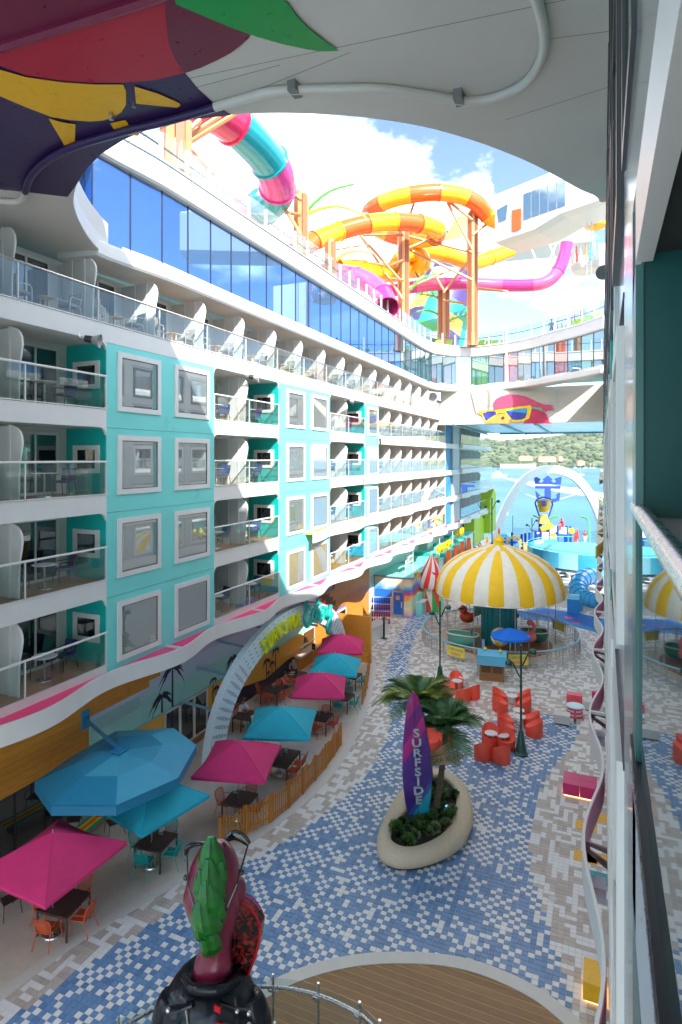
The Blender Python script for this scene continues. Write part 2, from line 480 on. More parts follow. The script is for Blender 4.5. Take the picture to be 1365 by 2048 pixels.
for j in range(NY + 1):
    for i in range(NX + 1):
        px = 560 + (1640 - 560) * i / NX; d = ray(px, 916); d.z = 0
        s = j / NY; Z = 2150 + 1900 * s
        p = d * Z
        top = ridge(px) / 1200 * 3500 + H
        h = -20.5 + (top + 20.5) * (math.sin(min(1, s / 0.72) * PI / 2)) ** 0.9
        h += (MN.noise(p * 0.006) * 9 + MN.noise(p * 0.02) * 5 + MN.noise(p * 0.06) * 3.5) * min(1, s * 5)
        vs.append((p.x, p.y, h))
m.add(vs, [(j*(NX+1)+i, j*(NX+1)+i+1, (j+1)*(NX+1)+i+1, (j+1)*(NX+1)+i) for j in range(NY) for i in range(NX)])
m.build('hills', hillm, kind='structure', smooth=60)

# peninsula with wall and villas, and woodland clumps
pen = thing('headland', 'low headland with pale retaining wall in front of the hills', 'headland', At(1010, 930, 1950) * 1)
m = MB()
for k in range(2):
    pts = []
    for px in range(1000, 1078, 6):
        pts.append(At(px, 916, 1960 + 6 * math.sin(px)))
    z0, z1 = (-20, -10) if k == 0 else (-10, -6)
    m.slabpoly([(p.x, p.y, z0) for p in pts] + [(p.x * 1.03, p.y * 1.03, z0) for p in pts[::-1]], (0, 0, z1 - z0))
m.build('retaining_wall', pm('sea_wall_stone', lin('#b7a892'), 0.8, var=0.25, scale=0.2), pen, world=True)
TREEF = pm('far_foliage', lin('#42543a'), 0.9, var=0.5, scale=0.15)
VILLA = pm('villa_plaster', lin('#d9b08a'), 0.8, var=0.1, scale=0.1); ROOFT = pm('terracotta_roof', lin('#b5785a'), 0.8, var=0.15, scale=0.3)
def villa(px, y0, wpx, hpx, lab, Z=2000):
    b0 = At(px, y0, Z); k = Z / 1200; W, Hh = wpx * k, hpx * k
    v = thing('villa', lab, 'villa', b0, TH)
    q = MB().box(-W/2, W/2, 0, 14, 0, Hh); q.build('wall', VILLA, v)
    q = MB(); q.add([(-W/2-1, -1, Hh), (W/2+1, -1, Hh), (W/2+1, 15, Hh), (-W/2-1, 15, Hh), (-W/2+4, 7, Hh+4), (W/2-4, 7, Hh+4)],
                    [(0,1,5,4), (1,2,5), (2,3,4,5), (3,0,4), (3,2,1,0)]); q.build('roof', ROOFT, v)
    q = MB()
    n = max(2, int(W / 7))
    for i in range(n):
        for zr in ((0.3, 0.7),):
            xx = -W/2 + W * (i + .5) / n; q.box(xx - 1, xx + 1, -0.3, 0.2, Hh * zr[0], Hh * zr[1])
    q.build('window_row', pm('far_window', (0.08, 0.07, 0.06), 0.5), v, kind='stuff')
villa(1052, 921, 26, 7, 'long ochre villa with terracotta roof above the sea wall')
villa(1095, 924, 34, 9, 'wide ochre villa standing right of the long one on the far shore')
villa(1122, 922, 8, 8, 'narrow ochre villa at the right end of the far shore houses')
villa(1163, 931, 14, 8, 'pale villa by the moored sailing boat on the far shore', 2100)
m = MB(); random.seed(3)
for i in range(520):
    px = random.uniform(925, 1240); s = random.random() ** 2; Z = 2100 + 1000 * s
    d = At(px, 916, Z); ridge_z = ridge(px) / 1200 * 3500 + H
    z = -20 + (ridge_z + 20) * math.sin(min(1, (Z - 2150) / 1900 / 0.72) * PI / 2) ** 0.9 if Z > 2150 else -19
    rr = random.uniform(5, 11) * (0.8 + 0.4 * s)
    m.sphere((d.x, d.y, z + rr * 0.4), rr, 7, 5, (1.2, 1.2, random.uniform(0.8, 1.1)))
for i in range(60):
    px = random.uniform(1003, 1060); d = At(px, 916, 1985); rr = random.uniform(4, 7)
    m.sphere((d.x, d.y, -7 + rr * .5), rr, 7, 5, (1, 1, 1.1))
m.build('far_woodland', TREEF, kind='stuff', smooth=80)

# plaza slab of the ship, and the strip beyond the bridge
GROUT = pm('tile_grout', lin('#c9c5c0'), 0.7, var=0.05, scale=5)
deck = MB().box(-24, 14, -12, 99, -1.2, -0.012).build('ship_deck', GROUT, kind='structure')
hull = MB().box(-24, 14, -60, 98.8, -19.6, -1.25).build('ship_hull', WHITE, kind='structure')

# ------------------------------------------------------------------ paving tiles
TS = 0.165
border = crom([G(*p) for p in [(-40, 2030), (60, 1957), (150, 1890), (250, 1829), (330, 1783), (420, 1730), (500, 1686), (566, 1641), (622, 1595), (668, 1545), (705, 1488), (733, 1420), (748, 1360), (750, 1325), (738, 1308)]], 6)
bpoly = [(p.x, p.y) for p in border]
terrace = [(XG - 0.3, bpoly[0][1] - 4)] + [(bpoly[0][0] - 0.6, bpoly[0][1] - 4)] + bpoly + [(-16.5, 38.2), (XG - 0.3, 38.2)]
blue_px = [(-60, 2110), (20, 2040), (85, 1993), (150, 1947), (225, 1895), (300, 1850), (370, 1806), (440, 1755), (500, 1722), (560, 1688), (612, 1655), (660, 1620), (705, 1578), (745, 1532), (768, 1490), (783, 1440), (776, 1400), (770, 1362), (776, 1325), (790, 1290), (803, 1262), (818, 1240), (838, 1222), (858, 1208), (882, 1208), (868, 1222),
           (852, 1240), (836, 1262), (824, 1290), (818, 1320), (815, 1350), (828, 1385), (860, 1420), (905, 1440), (960, 1447), (1000, 1440), (1050, 1432), (1100, 1428), (1138, 1436), (1157, 1462), (1150, 1488), (1128, 1512), (1102, 1540), (1082, 1580), (1066, 1625), (1060, 1670), (1060, 1720), (1066, 1765), (1086, 1820), (1102, 1870), (1116, 1915), (1134, 1960), (1142, 2005), (1122, 2048), (1100, 2100)]
blue_poly = [tuple(G(*p).xy) for p in blue_px]
stage_px = [(380, 2070), (440, 2022), (500, 1990), (560, 1958), (620, 1934), (690, 1917), (760, 1909), (830, 1909), (900, 1915), (960, 1929), (1020, 1952), (1075, 1980), (1115, 2008), (1150, 2040), (1175, 2075)]
stage_arc = [tuple(G(*p).xy) for p in stage_px]
stage_poly = stage_arc + [(stage_arc[-1][0] + .3, 5), (stage_arc[0][0] - .3, 5)]
soft_px = [(1030, 1225), (1085, 1215), (1125, 1222), (1165, 1228), (1215, 1240), (1230, 1285), (1185, 1262), (1135, 1250), (1085, 1240), (1050, 1240)]
soft_poly = [tuple(G(*p).xy) for p in soft_px]
planter_px = [(755, 1686), (760, 1712), (790, 1729), (830, 1733), (880, 1718), (925, 1688), (943, 1655), (944, 1610), (930, 1575), (900, 1552), (860, 1545), (820, 1560), (785, 1610), (765, 1650)]
car_c = G(998, 1270, 0.55); car_c = Vector((car_c.x, car_c.y, 0))
TB = pm('blue_tile', lin('#6a90bb'), 0.42, var=0.10, scale=3, rvar=0.15)
TB2 = pm('deep_blue_tile', lin('#5d84b0'), 0.42, var=0.10, scale=3, rvar=0.15)
TW = pm('white_tile', lin('#e6e5e3'), 0.45, var=0.05, scale=3, rvar=0.15)
TG = pm('beige_tile', lin('#c3b8ae'), 0.45, var=0.07, scale=3, rvar=0.15)
TG2 = pm('grey_beige_tile', lin('#b8ada4'), 0.45, var=0.07, scale=3, rvar=0.15)
RND = np.random.RandomState(5).rand(12, 512, 512)
def h2(i, j, k=0):
    return float(RND[k % 12, i % 512, j % 512])
def tile_kind(i, j, x, y):
    if inpoly(x, y, blue_poly):
        a = h2(i, j) < 0.42 and ((i + 2 * j) % 5 in (0, 2) or h2(i, j, 2) < 0.25)
        a = False
        if (i + j) % 2 == 0: a = h2(i, j, 5) < 0.60
        else: a = h2(i, j, 9) < 0.04
        if a: return 2
        return 0 if h2(i, j, 3) < 0.7 else 1
    bi, bj = (i // 2, j) if h2(i // 2, j // 2, 11) < 0.5 else (i, j // 2)
    q = h2(bi, bj, 4)
    return 2 if q < 0.46 else (3 if q < 0.8 else 4)
def tile_mb(m, x, y, mi, s=TS, dz=0.0):
    a = s / 2 - 0.0035; c = a - 0.004
    m.add([(x-a, y-a, -0.012), (x+a, y-a, -0.012), (x+a, y+a, -0.012), (x-a, y+a, -0.012), (x-c, y-c, dz), (x+c, y-c, dz), (x+c, y+c, dz), (x-c, y+c, dz)],
          [(4,5,6,7), (0,1,5,4), (1,2,6,5), (2,3,7,6), (3,0,4,7)], mi)
cells = []
i0, i1 = int(-17.8 / TS), int(2.0 / TS); j0, j1 = int(6.5 / TS), int(57 / TS)
for j in range(j0, j1):
    y = (j + .5) * TS
    for i in range(i0, i1):
        x = (i + .5) * TS
        if inpoly(x, y, terrace) or inpoly(x, y, stage_poly) or inpoly(x, y, soft_poly): continue
        f = y * cT - x * sT; rr = y * sT + x * cT
        if f < 5 or rr / f < -0.66 or rr / f > 0.66: continue
        cells.append((f, i, j, x, y))
cells.sort()
TM = [TB, TB2, TW, TG, TG2]
big = []
m = MB()
for (f, i, j, x, y) in cells:
    if f < 18.5 and len(big) < 300 and f > 14.1:
        u = 682 + 1200 * (y * sT + x * cT) / f
        if 560 < u < 1180: big.append((i, j, x, y)); continue
    tile_mb(m, x, y, tile_kind(i, j, x, y), dz=0.0009 * (h2(i, j, 8) - .5))
plaza = m.build('plaza_paving', TM, kind='structure')
tmesh = []
for k in range(5):
    q = MB(); tile_mb(q, 0, 0, 0); tmesh.append(q.mesh('paving_tile', TM[k]))
for (i, j, x, y) in big:
    link('paving_tile', tmesh[tile_kind(i, j, x, y)], plaza, loc=(x, y, 0))

# far plaza and splash area floors
m = MB().box(-17.8, 10, 57, 78, -0.01, 0.0).build('far_plaza_floor', pm('far_plaza_paving', lin('#b3aaa4'), 0.5, var=0.18, scale=3.5), kind='structure')
sp = pm('splash_floor_rubber', lin('#2f93c4'), 0.5, var=0.25, scale=0.35)
MB().box(-14, 10, 78, 98.6, -0.01, 0.06).build('splash_floor', sp, kind='structure')
m = MB(); m.prism(soft_poly, -0.01, 0.012); m.build('soft_play_floor', pm('soft_floor_blue', lin('#1f86d8'), 0.6, var=0.08), kind='structure')
m = MB(); inner = [(Vector(p) * 0.0 + Vector(p)) for p in soft_poly]
cx = sum(p[0] for p in soft_poly) / len(soft_poly); cy = sum(p[1] for p in soft_poly) / len(soft_poly)
m.prism([(cx + (p[0]-cx) * .82, cy + 0.6 + (p[1]-cy) * .7) for p in soft_poly], 0.0, 0.016)
m.build('soft_floor_pool_shape', pm('soft_floor_deep_blue', lin('#1a5fb4'), 0.6, var=0.08), kind='structure')
def star(c, r):
    return [(c[0] + (r if k % 2 == 0 else r * .42) * math.sin(PI * k / 5 + .3), c[1] + (r if k % 2 == 0 else r * .42) * math.cos(PI * k / 5 + .3)) for k in range(10)]
for (px, py, rr, lab) in [(1139, 1236, .55, 'pink starfish marking on the blue soft floor, nearer the plaza'), (1153, 1247, .5, 'pink starfish marking at the edge of the blue soft floor'), (1105, 1232, .5, 'purple starfish marking beside the striped canopy on the blue floor')]:
    p = G(px, py); q = MB(); q.prism(star(p, rr), 0.016, 0.022)
    tag(q.build('starfish_marking', PINK if 'pink' in lab else pm('purple_paint', lin('#6a49b0'), .5)), lab, 'floor marking')
MB().prism(terrace, -0.01, 0.004).build('terrace_floor', CONC, kind='structure')
m = MB()
L = []; R = []
for k, p in enumerate(border):
    d = (border[min(k+1, len(border)-1)] - border[max(k-1, 0)]).normalized(); nn = Vector((d.y, -d.x, 0))
    L.append(p - nn * 0.30); R.append(p + nn * 0.03)
for k in range(len(border) - 1):
    q = [L[k], R[k], R[k+1], L[k+1]]
    m.slabpoly([(a.x, a.y, -0.008) for a in q], (0, 0, 0.022))
m.build('terrace_kerb', KERB, kind='structure')
# wooden stage floor bottom centre with yellow seams
m = MB(); m.prism(stage_poly, -0.01, 0.0); 
m.build('stage_base', BLACK, kind='structure')
st = MB(); PLK = wood('stage_plank_wood', '#8a6240', '#9b714d', (1, 8, 8), 0.55)
stage = thing('wooden_stage', 'round brown wooden stage floor with yellow seams at the bottom of the plaza', 'stage', (-5, 10, 0))
YSEAM = pm('yellow_seam', lin('#b5a52a'), 0.6)
sy = 8.2; pw = 0.235
row_dir = Vector((1, 0.0))
while sy < 17:
    xs = [x for x in np.arange(-11, 1, 0.05) if inpoly(x, sy, stage_poly) and inpoly(x, sy + pw, stage_poly)]
    if xs:
        q = MB(); q.box(min(xs), max(xs), sy + 0.012, sy + pw - 0.012, 0, 0.012); q.build('plank', PLK, stage, world=True)
        q = MB(); q.box(min(xs), max(xs), sy - 0.010, sy + 0.010, 0, 0.010); q.build('seam', YSEAM, stage, world=True)
    sy += pw
m = MB()
A = [Vector((p[0], p[1], 0)) for p in stage_arc]; A = crom(A, 5)
for a, b in zip(A, A[1:]):
    cc = Vector((sum(p.x for p in A) / len(A), 9, 0))
    ia = a + (cc - a).normalized() * 0.34; ib = b + (cc - b).normalized() * 0.34
    oa = a - (cc - a).normalized() * 0.05; ob = b - (cc - b).normalized() * 0.05
    m.slabpoly([(q.x, q.y, 0.0) for q in (oa, ob, ib, ia)], (0, 0, 0.03))
m.build('stage_rim', KERB, stage, world=True)

# ------------------------------------------------------------------ left cabin block
FLOOR = {'A': 17.65, 'B': 14.85, 'C': 12.05, 'D': 9.25, 'E': 6.45}
block = thing('cabin_block', 'long white and turquoise ship facade of stacked glass balconies opposite the camera', 'cabin block', (XF, 0, 0))
def yf(px): return FX(px, 900, XF).y
PAN = [(yf(213), yf(428)), (yf(558), yf(660)), (yf(730), yf(757))]
SEG = [(5.9, PAN[0][0]), (PAN[0][1], PAN[1][0]), (PAN[1][1], PAN[2][0]), (PAN[2][1], yf(890))]
YEND = SEG[3][1]
def cached(fn):
    d = {}
    def f(*a):
        if a not in d: d[a] = fn(*a)
        return d[a]
    return f
def fin(hh):
    P = [(-1.78, 0.06), (-0.26, 0.06), (-0.24, 0.6), (-0.22, 1.1), (-0.14, 1.45), (-0.10, 1.68), (-0.12, 1.85), (-0.19, 1.99), (-0.32, 2.1), (-0.52, hh - .04), (-1.78, hh - .04)]
    return P
@cached
def part_mesh(hh):
    q = MB(); q.slabpoly([(x, -0.02, z) for x, z in fin(hh)], (0, 0.04, 0)); return q.mesh('partition', GREYP)
@cached
def edge_mesh(hh):
    q = MB(); q.tube([(x, 0, z) for x, z in fin(hh)[1:-1]], 0.032, 6); return q.mesh('edge_trim', WHITE)
@cached
def post_mesh(hh):
    q = MB(); q.box(-0.62, -0.55, -0.05, 0.05, 0.05, hh); q.box(-1.15, -1.11, -0.045, 0.045, 0.05, hh); return q.mesh('partition_post', WHITE)
@cached
def pane_mesh(wd):
    q = MB(); q.box(-0.008, 0.008, 0.012, wd - 0.012, 0.09, 1.08); return q.mesh('glass_pane', GL_RAIL)
@cached
def rpost_mesh():
    q = MB(); q.box(-0.035, 0.012, -0.018, 0.018, 0.05, 1.12); q.box(-0.03, 0.03, -0.05, 0.05, 0.03, 0.09); return q.mesh('rail_post', WHITE)
@cached
def door_mesh():
    q = MB()
    for (a, b2, c, d) in ((0, .09, 0, 2.05), (.86, .93, 0, 2.05), (1.7, 1.79, 0, 2.05), (.09, 1.7, 1.95, 2.05), (.09, 1.7, 0, .09)): q.box(0, .06, a, b2, c, d)
    return q.mesh('sliding_door', WHITE)
@cached
def dpane_mesh():
    q = MB(); q.box(.015, .03, .09, .86, .09, 1.95); q.box(.015, .03, .93, 1.7, .09, 1.95); return q.mesh('pane', GL_DARK)
CURT = pm('dark_curtain', lin('#2b4a4c'), 0.9, var=0.35, scale=5)
@cached
def curtain_mesh():
    q = MB(); n = 28
    vs = []
    for k in range(n + 1):
        y = 1.78 * k / n; vs += [(0.004 + .006 * (k % 2), y, .02), (0.004 + .006 * (k % 2), y, 2.03)]
    q.add(vs, [(2*k, 2*k+2, 2*k+3, 2*k+1) for k in range(n)]); return q.mesh('curtain', CURT)
def run(y0, y1, row, nb, hh=2.2, fdoor=True, partcol=None):
    """one storey of balconies between y0 and y1 with nb cabins"""
    z = FLOOR[row]; wd = (y1 - y0) / nb
    MB().box(-1.8, 0.0, y0, y1, z - .55, z + .04).build('balcony_slab', WHITE, block)
    MB().box(-1.79, -0.12, y0 + .02, y1 - .02, z + .04, z + .05).build('balcony_floor', DECKW, block)
    MB().box(-1.95, -1.8, y0, y1, z - .55, z + 2.25).build('inner_wall', OFFW, block)
    MB().tube([(0.0, y0, z + 1.13), (0.0, y1, z + 1.13)], 0.036, 8).build('handrail', STEEL if row == 'A' else WHITE, block, smooth=1)
    q = MB(); q.box(-0.03, 0.03, y0, y1, z + .055, z + .085); q.build('bottom_rail', WHITE, block)
    npn = nb * 2; pw = (y1 - y0) / npn
    for k in range(npn):
        link('glass_pane', pane_mesh(round(pw, 3)), block, loc=(0, y0 + k * pw, z))
    for k in range(0, npn + 1):
        if k % 2 == 0 or k in (0, npn): link('rail_post', rpost_mesh(), block, loc=(0, min(y1 - .03, max(y0 + .03, y0 + k * pw)), z))
    for k in range(nb):
        yb = y0 + k * wd
        if k > 0 or row == 'A':
            pt = link('partition', part_mesh(hh), block, loc=(0, yb, z)); link('edge_trim', edge_mesh(hh), pt); link('partition_post', post_mesh(hh), block, loc=(0, yb, z))
        if fdoor:
            dr = link('sliding_door', door_mesh(), block, loc=(-1.79, yb + wd - 2.15, z + .05)); link('pane', dpane_mesh(), dr); link('curtain', curtain_mesh(), dr)
run(SEG[0][0], YEND, 'A', 19, 2.15)
for row in 'BCDE':
    run(*SEG[0], row, 3); run(*SEG[1], row, 2); run(*SEG[2], row, 2); run(*SEG[3], row, 7)
MB().box(-3.2, -1.95, 5.9, YEND, 5.9, 19.85).build('cabin_core', OFFW, block)
# turquoise bays: one clad panel per storey, with framed windows
def ring(q, y0, y1, z0, z1, bw, x0, x1):
    q.box(x0, x1, y0, y1, z0, z0 + bw); q.box(x0, x1, y0, y1, z1 - bw, z1); q.box(x0, x1, y0, y0 + bw, z0 + bw, z1 - bw); q.box(x0, x1, y1 - bw, y1, z0 + bw, z1 - bw)
WY = [[(yf(234), yf(320)), (yf(348.5), yf(417.5))], [(yf(573), yf(609)), (yf(622), yf(655))], [(yf(735), yf(755))]]
for pi, (a, b2) in enumerate(PAN):
    for row in 'BCDE':
        z = FLOOR[row]; zt = z + 2.238
        panel = MB().box(-1.8, 0.0, a, b2, z - .55, zt).build('turquoise_panel', TURQ, block)
        MB().box(-1.78, -0.03, a - .006, a, z + .05, zt - .02).build('side_wall', TEAL, block)
        q = MB(); ring(q, 0, 0, 0, 0, 0, 0, 0) if False else None
        for (wa, wb) in WY[pi]:
            q = MB(); ring(q, wa, wb, z + .02, z + 2.02, .175, -.02, .06); fr = q.build('window', WHITE, block)
            q = MB(); ring(q, wa + .175, wb - .175, z + .195, z + 1.845, .022, -.01, .035); q.build('gasket', BLACK, fr)
            MB().box(.002, .02, wa + .18, wb - .18, z + .20, z + 1.84).build('pane', GL_WIN, fr)
        q = MB()   # small window in the side wall facing the balcony
        for (x0, x1, z0, z1) in ((-1.45, -.28, .75, .90), (-1.45, -.28, 1.52, 1.67), (-1.45, -1.27, .90, 1.52), (-.46, -.28, .90, 1.52)): q.box(x0, x1, a - .05, a - .004, z + z0, z + z1)
        fr = q.build('side_window', WHITE, block)
        MB().box(-1.27, -.46, a - .022, a - .008, z + .90, z + 1.52).build('pane', GL_DARK, fr)
def corner(y, z, sy, sz, r=.28):
    P = [(y, z)] + [(y + sy * r * (1 - math.sin(t * PI / 2 / 5)), z + sz * r * (1 - math.cos(t * PI / 2 / 5))) for t in range(6)]
    return P
for row in 'BCDE':
    z = FLOOR[row]
    for (a, b2) in SEG[:3]:
        for (yy, s) in ((a, 1), (b2, -1)):
            q = MB(); q.slabpoly([(-.09, p[0], p[1]) for p in corner(yy, z + 2.25, s, -1)], (.092, 0, 0)); q.build('corner_trim', WHITE, block)
            q = MB(); q.slabpoly([(-.02, p[0], p[1]) for p in corner(yy, z + .085, s, 1, .16)], (.045, 0, 0)); q.build('corner_trim', WHITE, block)
    q = MB().box(-1.8, 0.0, SEG[3][1], SEG[3][1] + .25, z - .55, z + 2.25); q.build('end_pier', WHITE, block)
# wavy ribbons in front of the slab edges
def wave(y, amp): return 0.12 + amp * (1 - math.cos(2 * PI * (y - PAN[0][0]) / 5.9))
def ribbon(y0, y1, zt, zb, amp, col, name='wavy_ribbon', block=block, sgn=1, step=.25, ledge=True):
    n = int((y1 - y0) / step); q = MB(); rings = []
    for k in range(n + 1):
        y = y0 + (y1 - y0) * k / n; x = sgn * wave(y, amp)
        rings.append([(x, y, zb), (x - .05 * sgn, y, zb), (x - .05 * sgn, y, zt), (x, y, zt)])
    q.loft(rings); rb = q.build(name, WHITE, block, smooth=30)
    q = MB(); vs = []
    for k in range(n + 1):
        y = y0 + (y1 - y0) * k / n; x = sgn * (wave(y, amp) - .055)
        vs.append([(0, y, zt - .10), (x, y, zt - .10), (x, y, zt - .04), (0, y, zt - .04)])
    if not ledge:
        vs = []
        for k in range(n + 1):
            y = y0 + (y1 - y0) * k / n; x = sgn * (wave(y, amp) - .052)
            vs.append([(x, y, zb), (x - sgn * .008, y, zb), (x - sgn * .008, y, zt - .02), (x, y, zt - .02)])
    q.loft(vs); q.build('coloured_ledge' if ledge else 'coloured_lining', col, rb)
    for k in range(int((y1 - y0) / 5.9)):
        y = PAN[0][0] + 5.9 * k + 2.95
        if y0 < y < y1: MB().box(0, sgn * (wave(y, amp) - .05), y - .05, y + .05, zt - .04, zt + .03).build('bracket', WHITE, rb)
ribbon(5.9, YEND + 27, 6.30, 5.72, .28, PINK)
ribbon(PAN[1][0] + 2.9, YEND + 27, 9.22, 8.66, .20, pm('yellow_ledge_paint', lin('#f3e01f'), .4))
ribbon(PAN[2][0] - .5, YEND + 27, 12.02, 11.5, .12, LBLUE)
ribbon(PAN[2][1], YEND + 27, 14.82, 14.3, .07, WHITE)
MB().box(-2.9, 0.02, 5.9, YEND + 27, 5.72, 5.88).build('soffit', WHITE, block)
# tail block beyond the bridge
Y2, Y3 = YEND + 1.2, YEND + 26
MB().box(-1.6, -0.05, YEND + .25, YEND + 4.6, 5.9, 17.6).build('blue_wall', pm('blue_grey_wall', lin('#2f86b8'), .5, var=.25, scale=.6), block)
MB().box(-0.05, 0.15, YEND + 3.0, YEND + 6.2, 5.9, 17.6).build('grey_column', pm('blue_grey_column', lin('#b4bcc2'), .5), block)
YT0, YT1 = YEND + 6.2, YEND + 22
for row in 'BCDE':
    z = FLOOR[row]
    MB().box(-1.8, 0.0, YT0, YT1, z - .55, z + .04).build('balcony_slab', WHITE, block)
    MB().box(-2.0, -1.8, YT0, YT1, z - .55, z + 2.25).build('inner_wall', OFFW, block)
    q = MB(); q.tube([(0.3, YT0, z + 1.13), (0.3, YT1 + 3, z + 1.13)], .035, 6); q.build('handrail', WHITE, block)
    MB().box(0.0, 0.5, YT0, YT1 + 3.4, z - .45, z + .02).build('balcony_lip', WHITE, block)
    for k in range(8):
        pw = (YT1 + 3 - YT0) / 8
        link('glass_pane', pane_mesh(round(pw, 3)), block, loc=(.3, YT0 + k * pw, z))
    for k in range(5):
        pt = link('partition', part_mesh(2.2), block, loc=(0.1, YT0 + (k + .4) * 3.1, z)); link('edge_trim', edge_mesh(2.2), pt)
MB().box(-3, -1.95, YEND + .25, YEND + 27, 0.01, 19.8).build('tail_core', OFFW, block)
LG = pm('lime_cladding', lin('#b4cc2a'), .4, var=.06)
q = MB()
for k in range(10): q.box(-1.4, 0.9, YT1 + k * .5, YT1 + k * .5 + .44, 3.0, 8.9 - abs(k - 6) * .2)
q.build('lime_cladding', LG, block, kind='stuff')
q = MB().box(-1.2, .1, YT1 - 7, YT1 + .0, 2.2, 5.7); q.build('lime_bulkhead', LG, block)
# ------------------------------------------------------------------ deck overhead with its oval opening
ZC = 20.1
rim_px = [(228, 527), (205, 508), (178, 478), (158, 445), (147, 415), (146, 393), (153, 366), (170, 338), (200, 308), (245, 279), (300, 257), (370, 240), (450, 230), (540, 226), (640, 228), (740, 236), (850, 254), (950, 282), (1040, 316), (1110, 350), (1160, 378), (1192, 392), (1202, 405)]
rim = crom([G(px, py, ZC) for px, py in rim_px], 5)
over = thing('overhead_deck', 'pale underside of the deck overhead with oval opening and painted sun mural', 'deck', (-7, 6, ZC))
q = MB()
rp = [(p.x, p.y) for p in rim]
poly = rp + [(XR + .3, rp[-1][1]), (XR + .3, -6), (-19.5, -6), (-19.5, rp[0][1]), ]
q.prism(poly, ZC, ZC + 1.2)
q.build('ceiling', CEIL, over, world=True)
# rolled edge round the opening
q = MB(); rings = []
for k, p in enumerate(rim):
    d = (rim[min(k+1, len(rim)-1)] - rim[max(k-1, 0)]).normalized(); nn = Vector((d.y, -d.x, 0))   # towards the opening
    rings.append([p + nn * a + Vector((0, 0, z)) for a, z in ((-.02, .01), (.035, .05), (.05, .2), (.05, .5), (-.02, .52))])
q.loft(rings); q.build('opening_rim', WHITE, over, world=True, smooth=50)
MB().box(-19.5, 16, -40, 8.9, ZC + 1.2, 29).build('sun_block_house', WHITE, over, world=True)  # unseen block, added to keep the sun off the near left facade
def cpoly(name, px, mat, k, par=over):
    q = MB(); q.slabpoly([G(a, b2, ZC) - Vector((0, 0, .009 * k)) for a, b2 in px], (0, 0, -.005)); return q.build(name, mat, par, world=True)
PURP = pm('deep_purple_paint', lin('#35204f'), .3, var=.05); MARO = pm('crimson_paint', lin('#b01838'), .3, var=.05); MARD = pm('dark_crimson_paint', lin('#701c3c'), .3, var=.05)
SUNY = pm('sun_yellow_paint', lin('#eab018'), .3, var=.05); LEAFG = pm('leaf_green_paint', lin('#0f9a48'), .3, var=.05)
edge_l = [(a, b2 ) for a, b2 in rim_px[5:13]]
cpoly('purple_field', [(-60, 372), (0, 378), (60, 384), (135, 393)] + [(a + 2, b2 - 1) for a, b2 in rim_px[6:12]] + [(462, 229), (428, 206), (395, 176), (369, 144), (330, 60), (300, -60), (-60, -60)], PURP, 1)
cpoly('crimson_disc', [(-60, 118), (0, 128), (51, 148), (128, 159), (190, 163), (246, 163), (308, 158), (369, 144), (402, 133), (436, 117), (462, 103), (482, 88), (498, 73), (506, 60), (508, 30), (500, -60), (-60, -60)], MARO, 2)
cpoly('dark_crimson_petal', [(330, 0), (332, 45), (338, 85), (352, 118), (369, 143), (402, 132), (436, 116), (462, 102), (482, 87), (498, 72), (505, 60), (500, -40), (335, -40)], MARD, 3)
cpoly('yellow_sun', [(-60, 112), (0, 135), (51, 150), (128, 161), (190, 165), (246, 165), (252, 178), (252, 205), (243, 220), (226, 231), (205, 237), (179, 239), (140, 236), (103, 230), (51, 210), (0, 188), (-60, 160)], SUNY, 4)
cpoly('sun_ray', [(269, 169), (315, 183), (358, 202), (361, 207), (354, 211), (310, 207), (272, 203)], SUNY, 4)
cpoly('sun_ray', [(97, 233), (124, 241), (151, 245), (150, 270), (149, 292), (141, 294), (133, 296), (122, 275)], SUNY, 4)
cpoly('sun_ray', [(220, 243), (251, 236), (259, 248), (261, 255), (279, 262), (277, 268), (258, 267), (236, 267)], SUNY, 4)
cpoly('green_leaf', [(345, -30), (352, 2), (462, 49), (515, 68), (564, 82), (610, 92), (641, 97), (677, 96), (650, 77), (615, 49), (590, 22), (577, 2), (540, -30)], LEAFG, 5)
q = MB(); q.tube([G(-60, 112, ZC - .07), G(130, 52, ZC - .07), G(300, -2, ZC - .07), G(420, -50, ZC - .07)], .09, 6); q.build('ceiling_beam', MARD, over, world=True)
def hang(px, z=ZC - .10): return crom([G(a, b2, z) for a, b2 in px], 8)
q = MB(); q.tube(hang([(430, 214), (480, 200), (540, 184), (600, 180), (680, 178), (760, 178), (850, 190), (915, 201), (960, 202), (1005, 190), (1050, 166), (1078, 128), (1088, 90), (1086, 50), (1070, -10)]), .085, 10); q.build('gutter_pipe', CEIL, over, world=True, smooth=1)
q = MB(); q.tube(hang([(430, 214), (340, 240), (250, 262), (150, 292), (95, 320), (62, 352), (50, 384)]), .085, 10); q.build('painted_pipe', PURP, over, world=True, smooth=1)
q = MB(); q.tube(hang([(50, 384), (44, 398), (28, 404), (-30, 400)]), .085, 10); q.build('gutter_pipe', CEIL, over, world=True, smooth=1)
for px, py in [(590, 179), (918, 196)]:
    p = G(px, py, ZC - .1); q = MB(); q.obox(p + Vector((0, 0, .03)), (.16, .3, .22)); q.build('pipe_clamp', pm('clamp_grey', (.2, .21, .21), .5), over, world=True)
cpoly('vignette_corner', [(-60, -60), (320, -60), (310, -6), (130, 50), (-60, 110)], MARD, 6)  # vignette darkness of this ceiling corner painted in as a dark patch
p = G(222, 226, ZC - .05)
q = MB(); q.lathe([(.001, -.14), (.05, -.13), (.06, -.05), (.035, 0), (.035, .05)], 10, p); q.build('sprinkler', STEEL, over, world=True, smooth=1)
p = G(268, 211, ZC - .03); q = MB(); q.lathe([(.001, -.05), (.035, -.04), (.035, .03)], 10, p); q.build('sprinkler', STEEL, over, world=True, smooth=1)
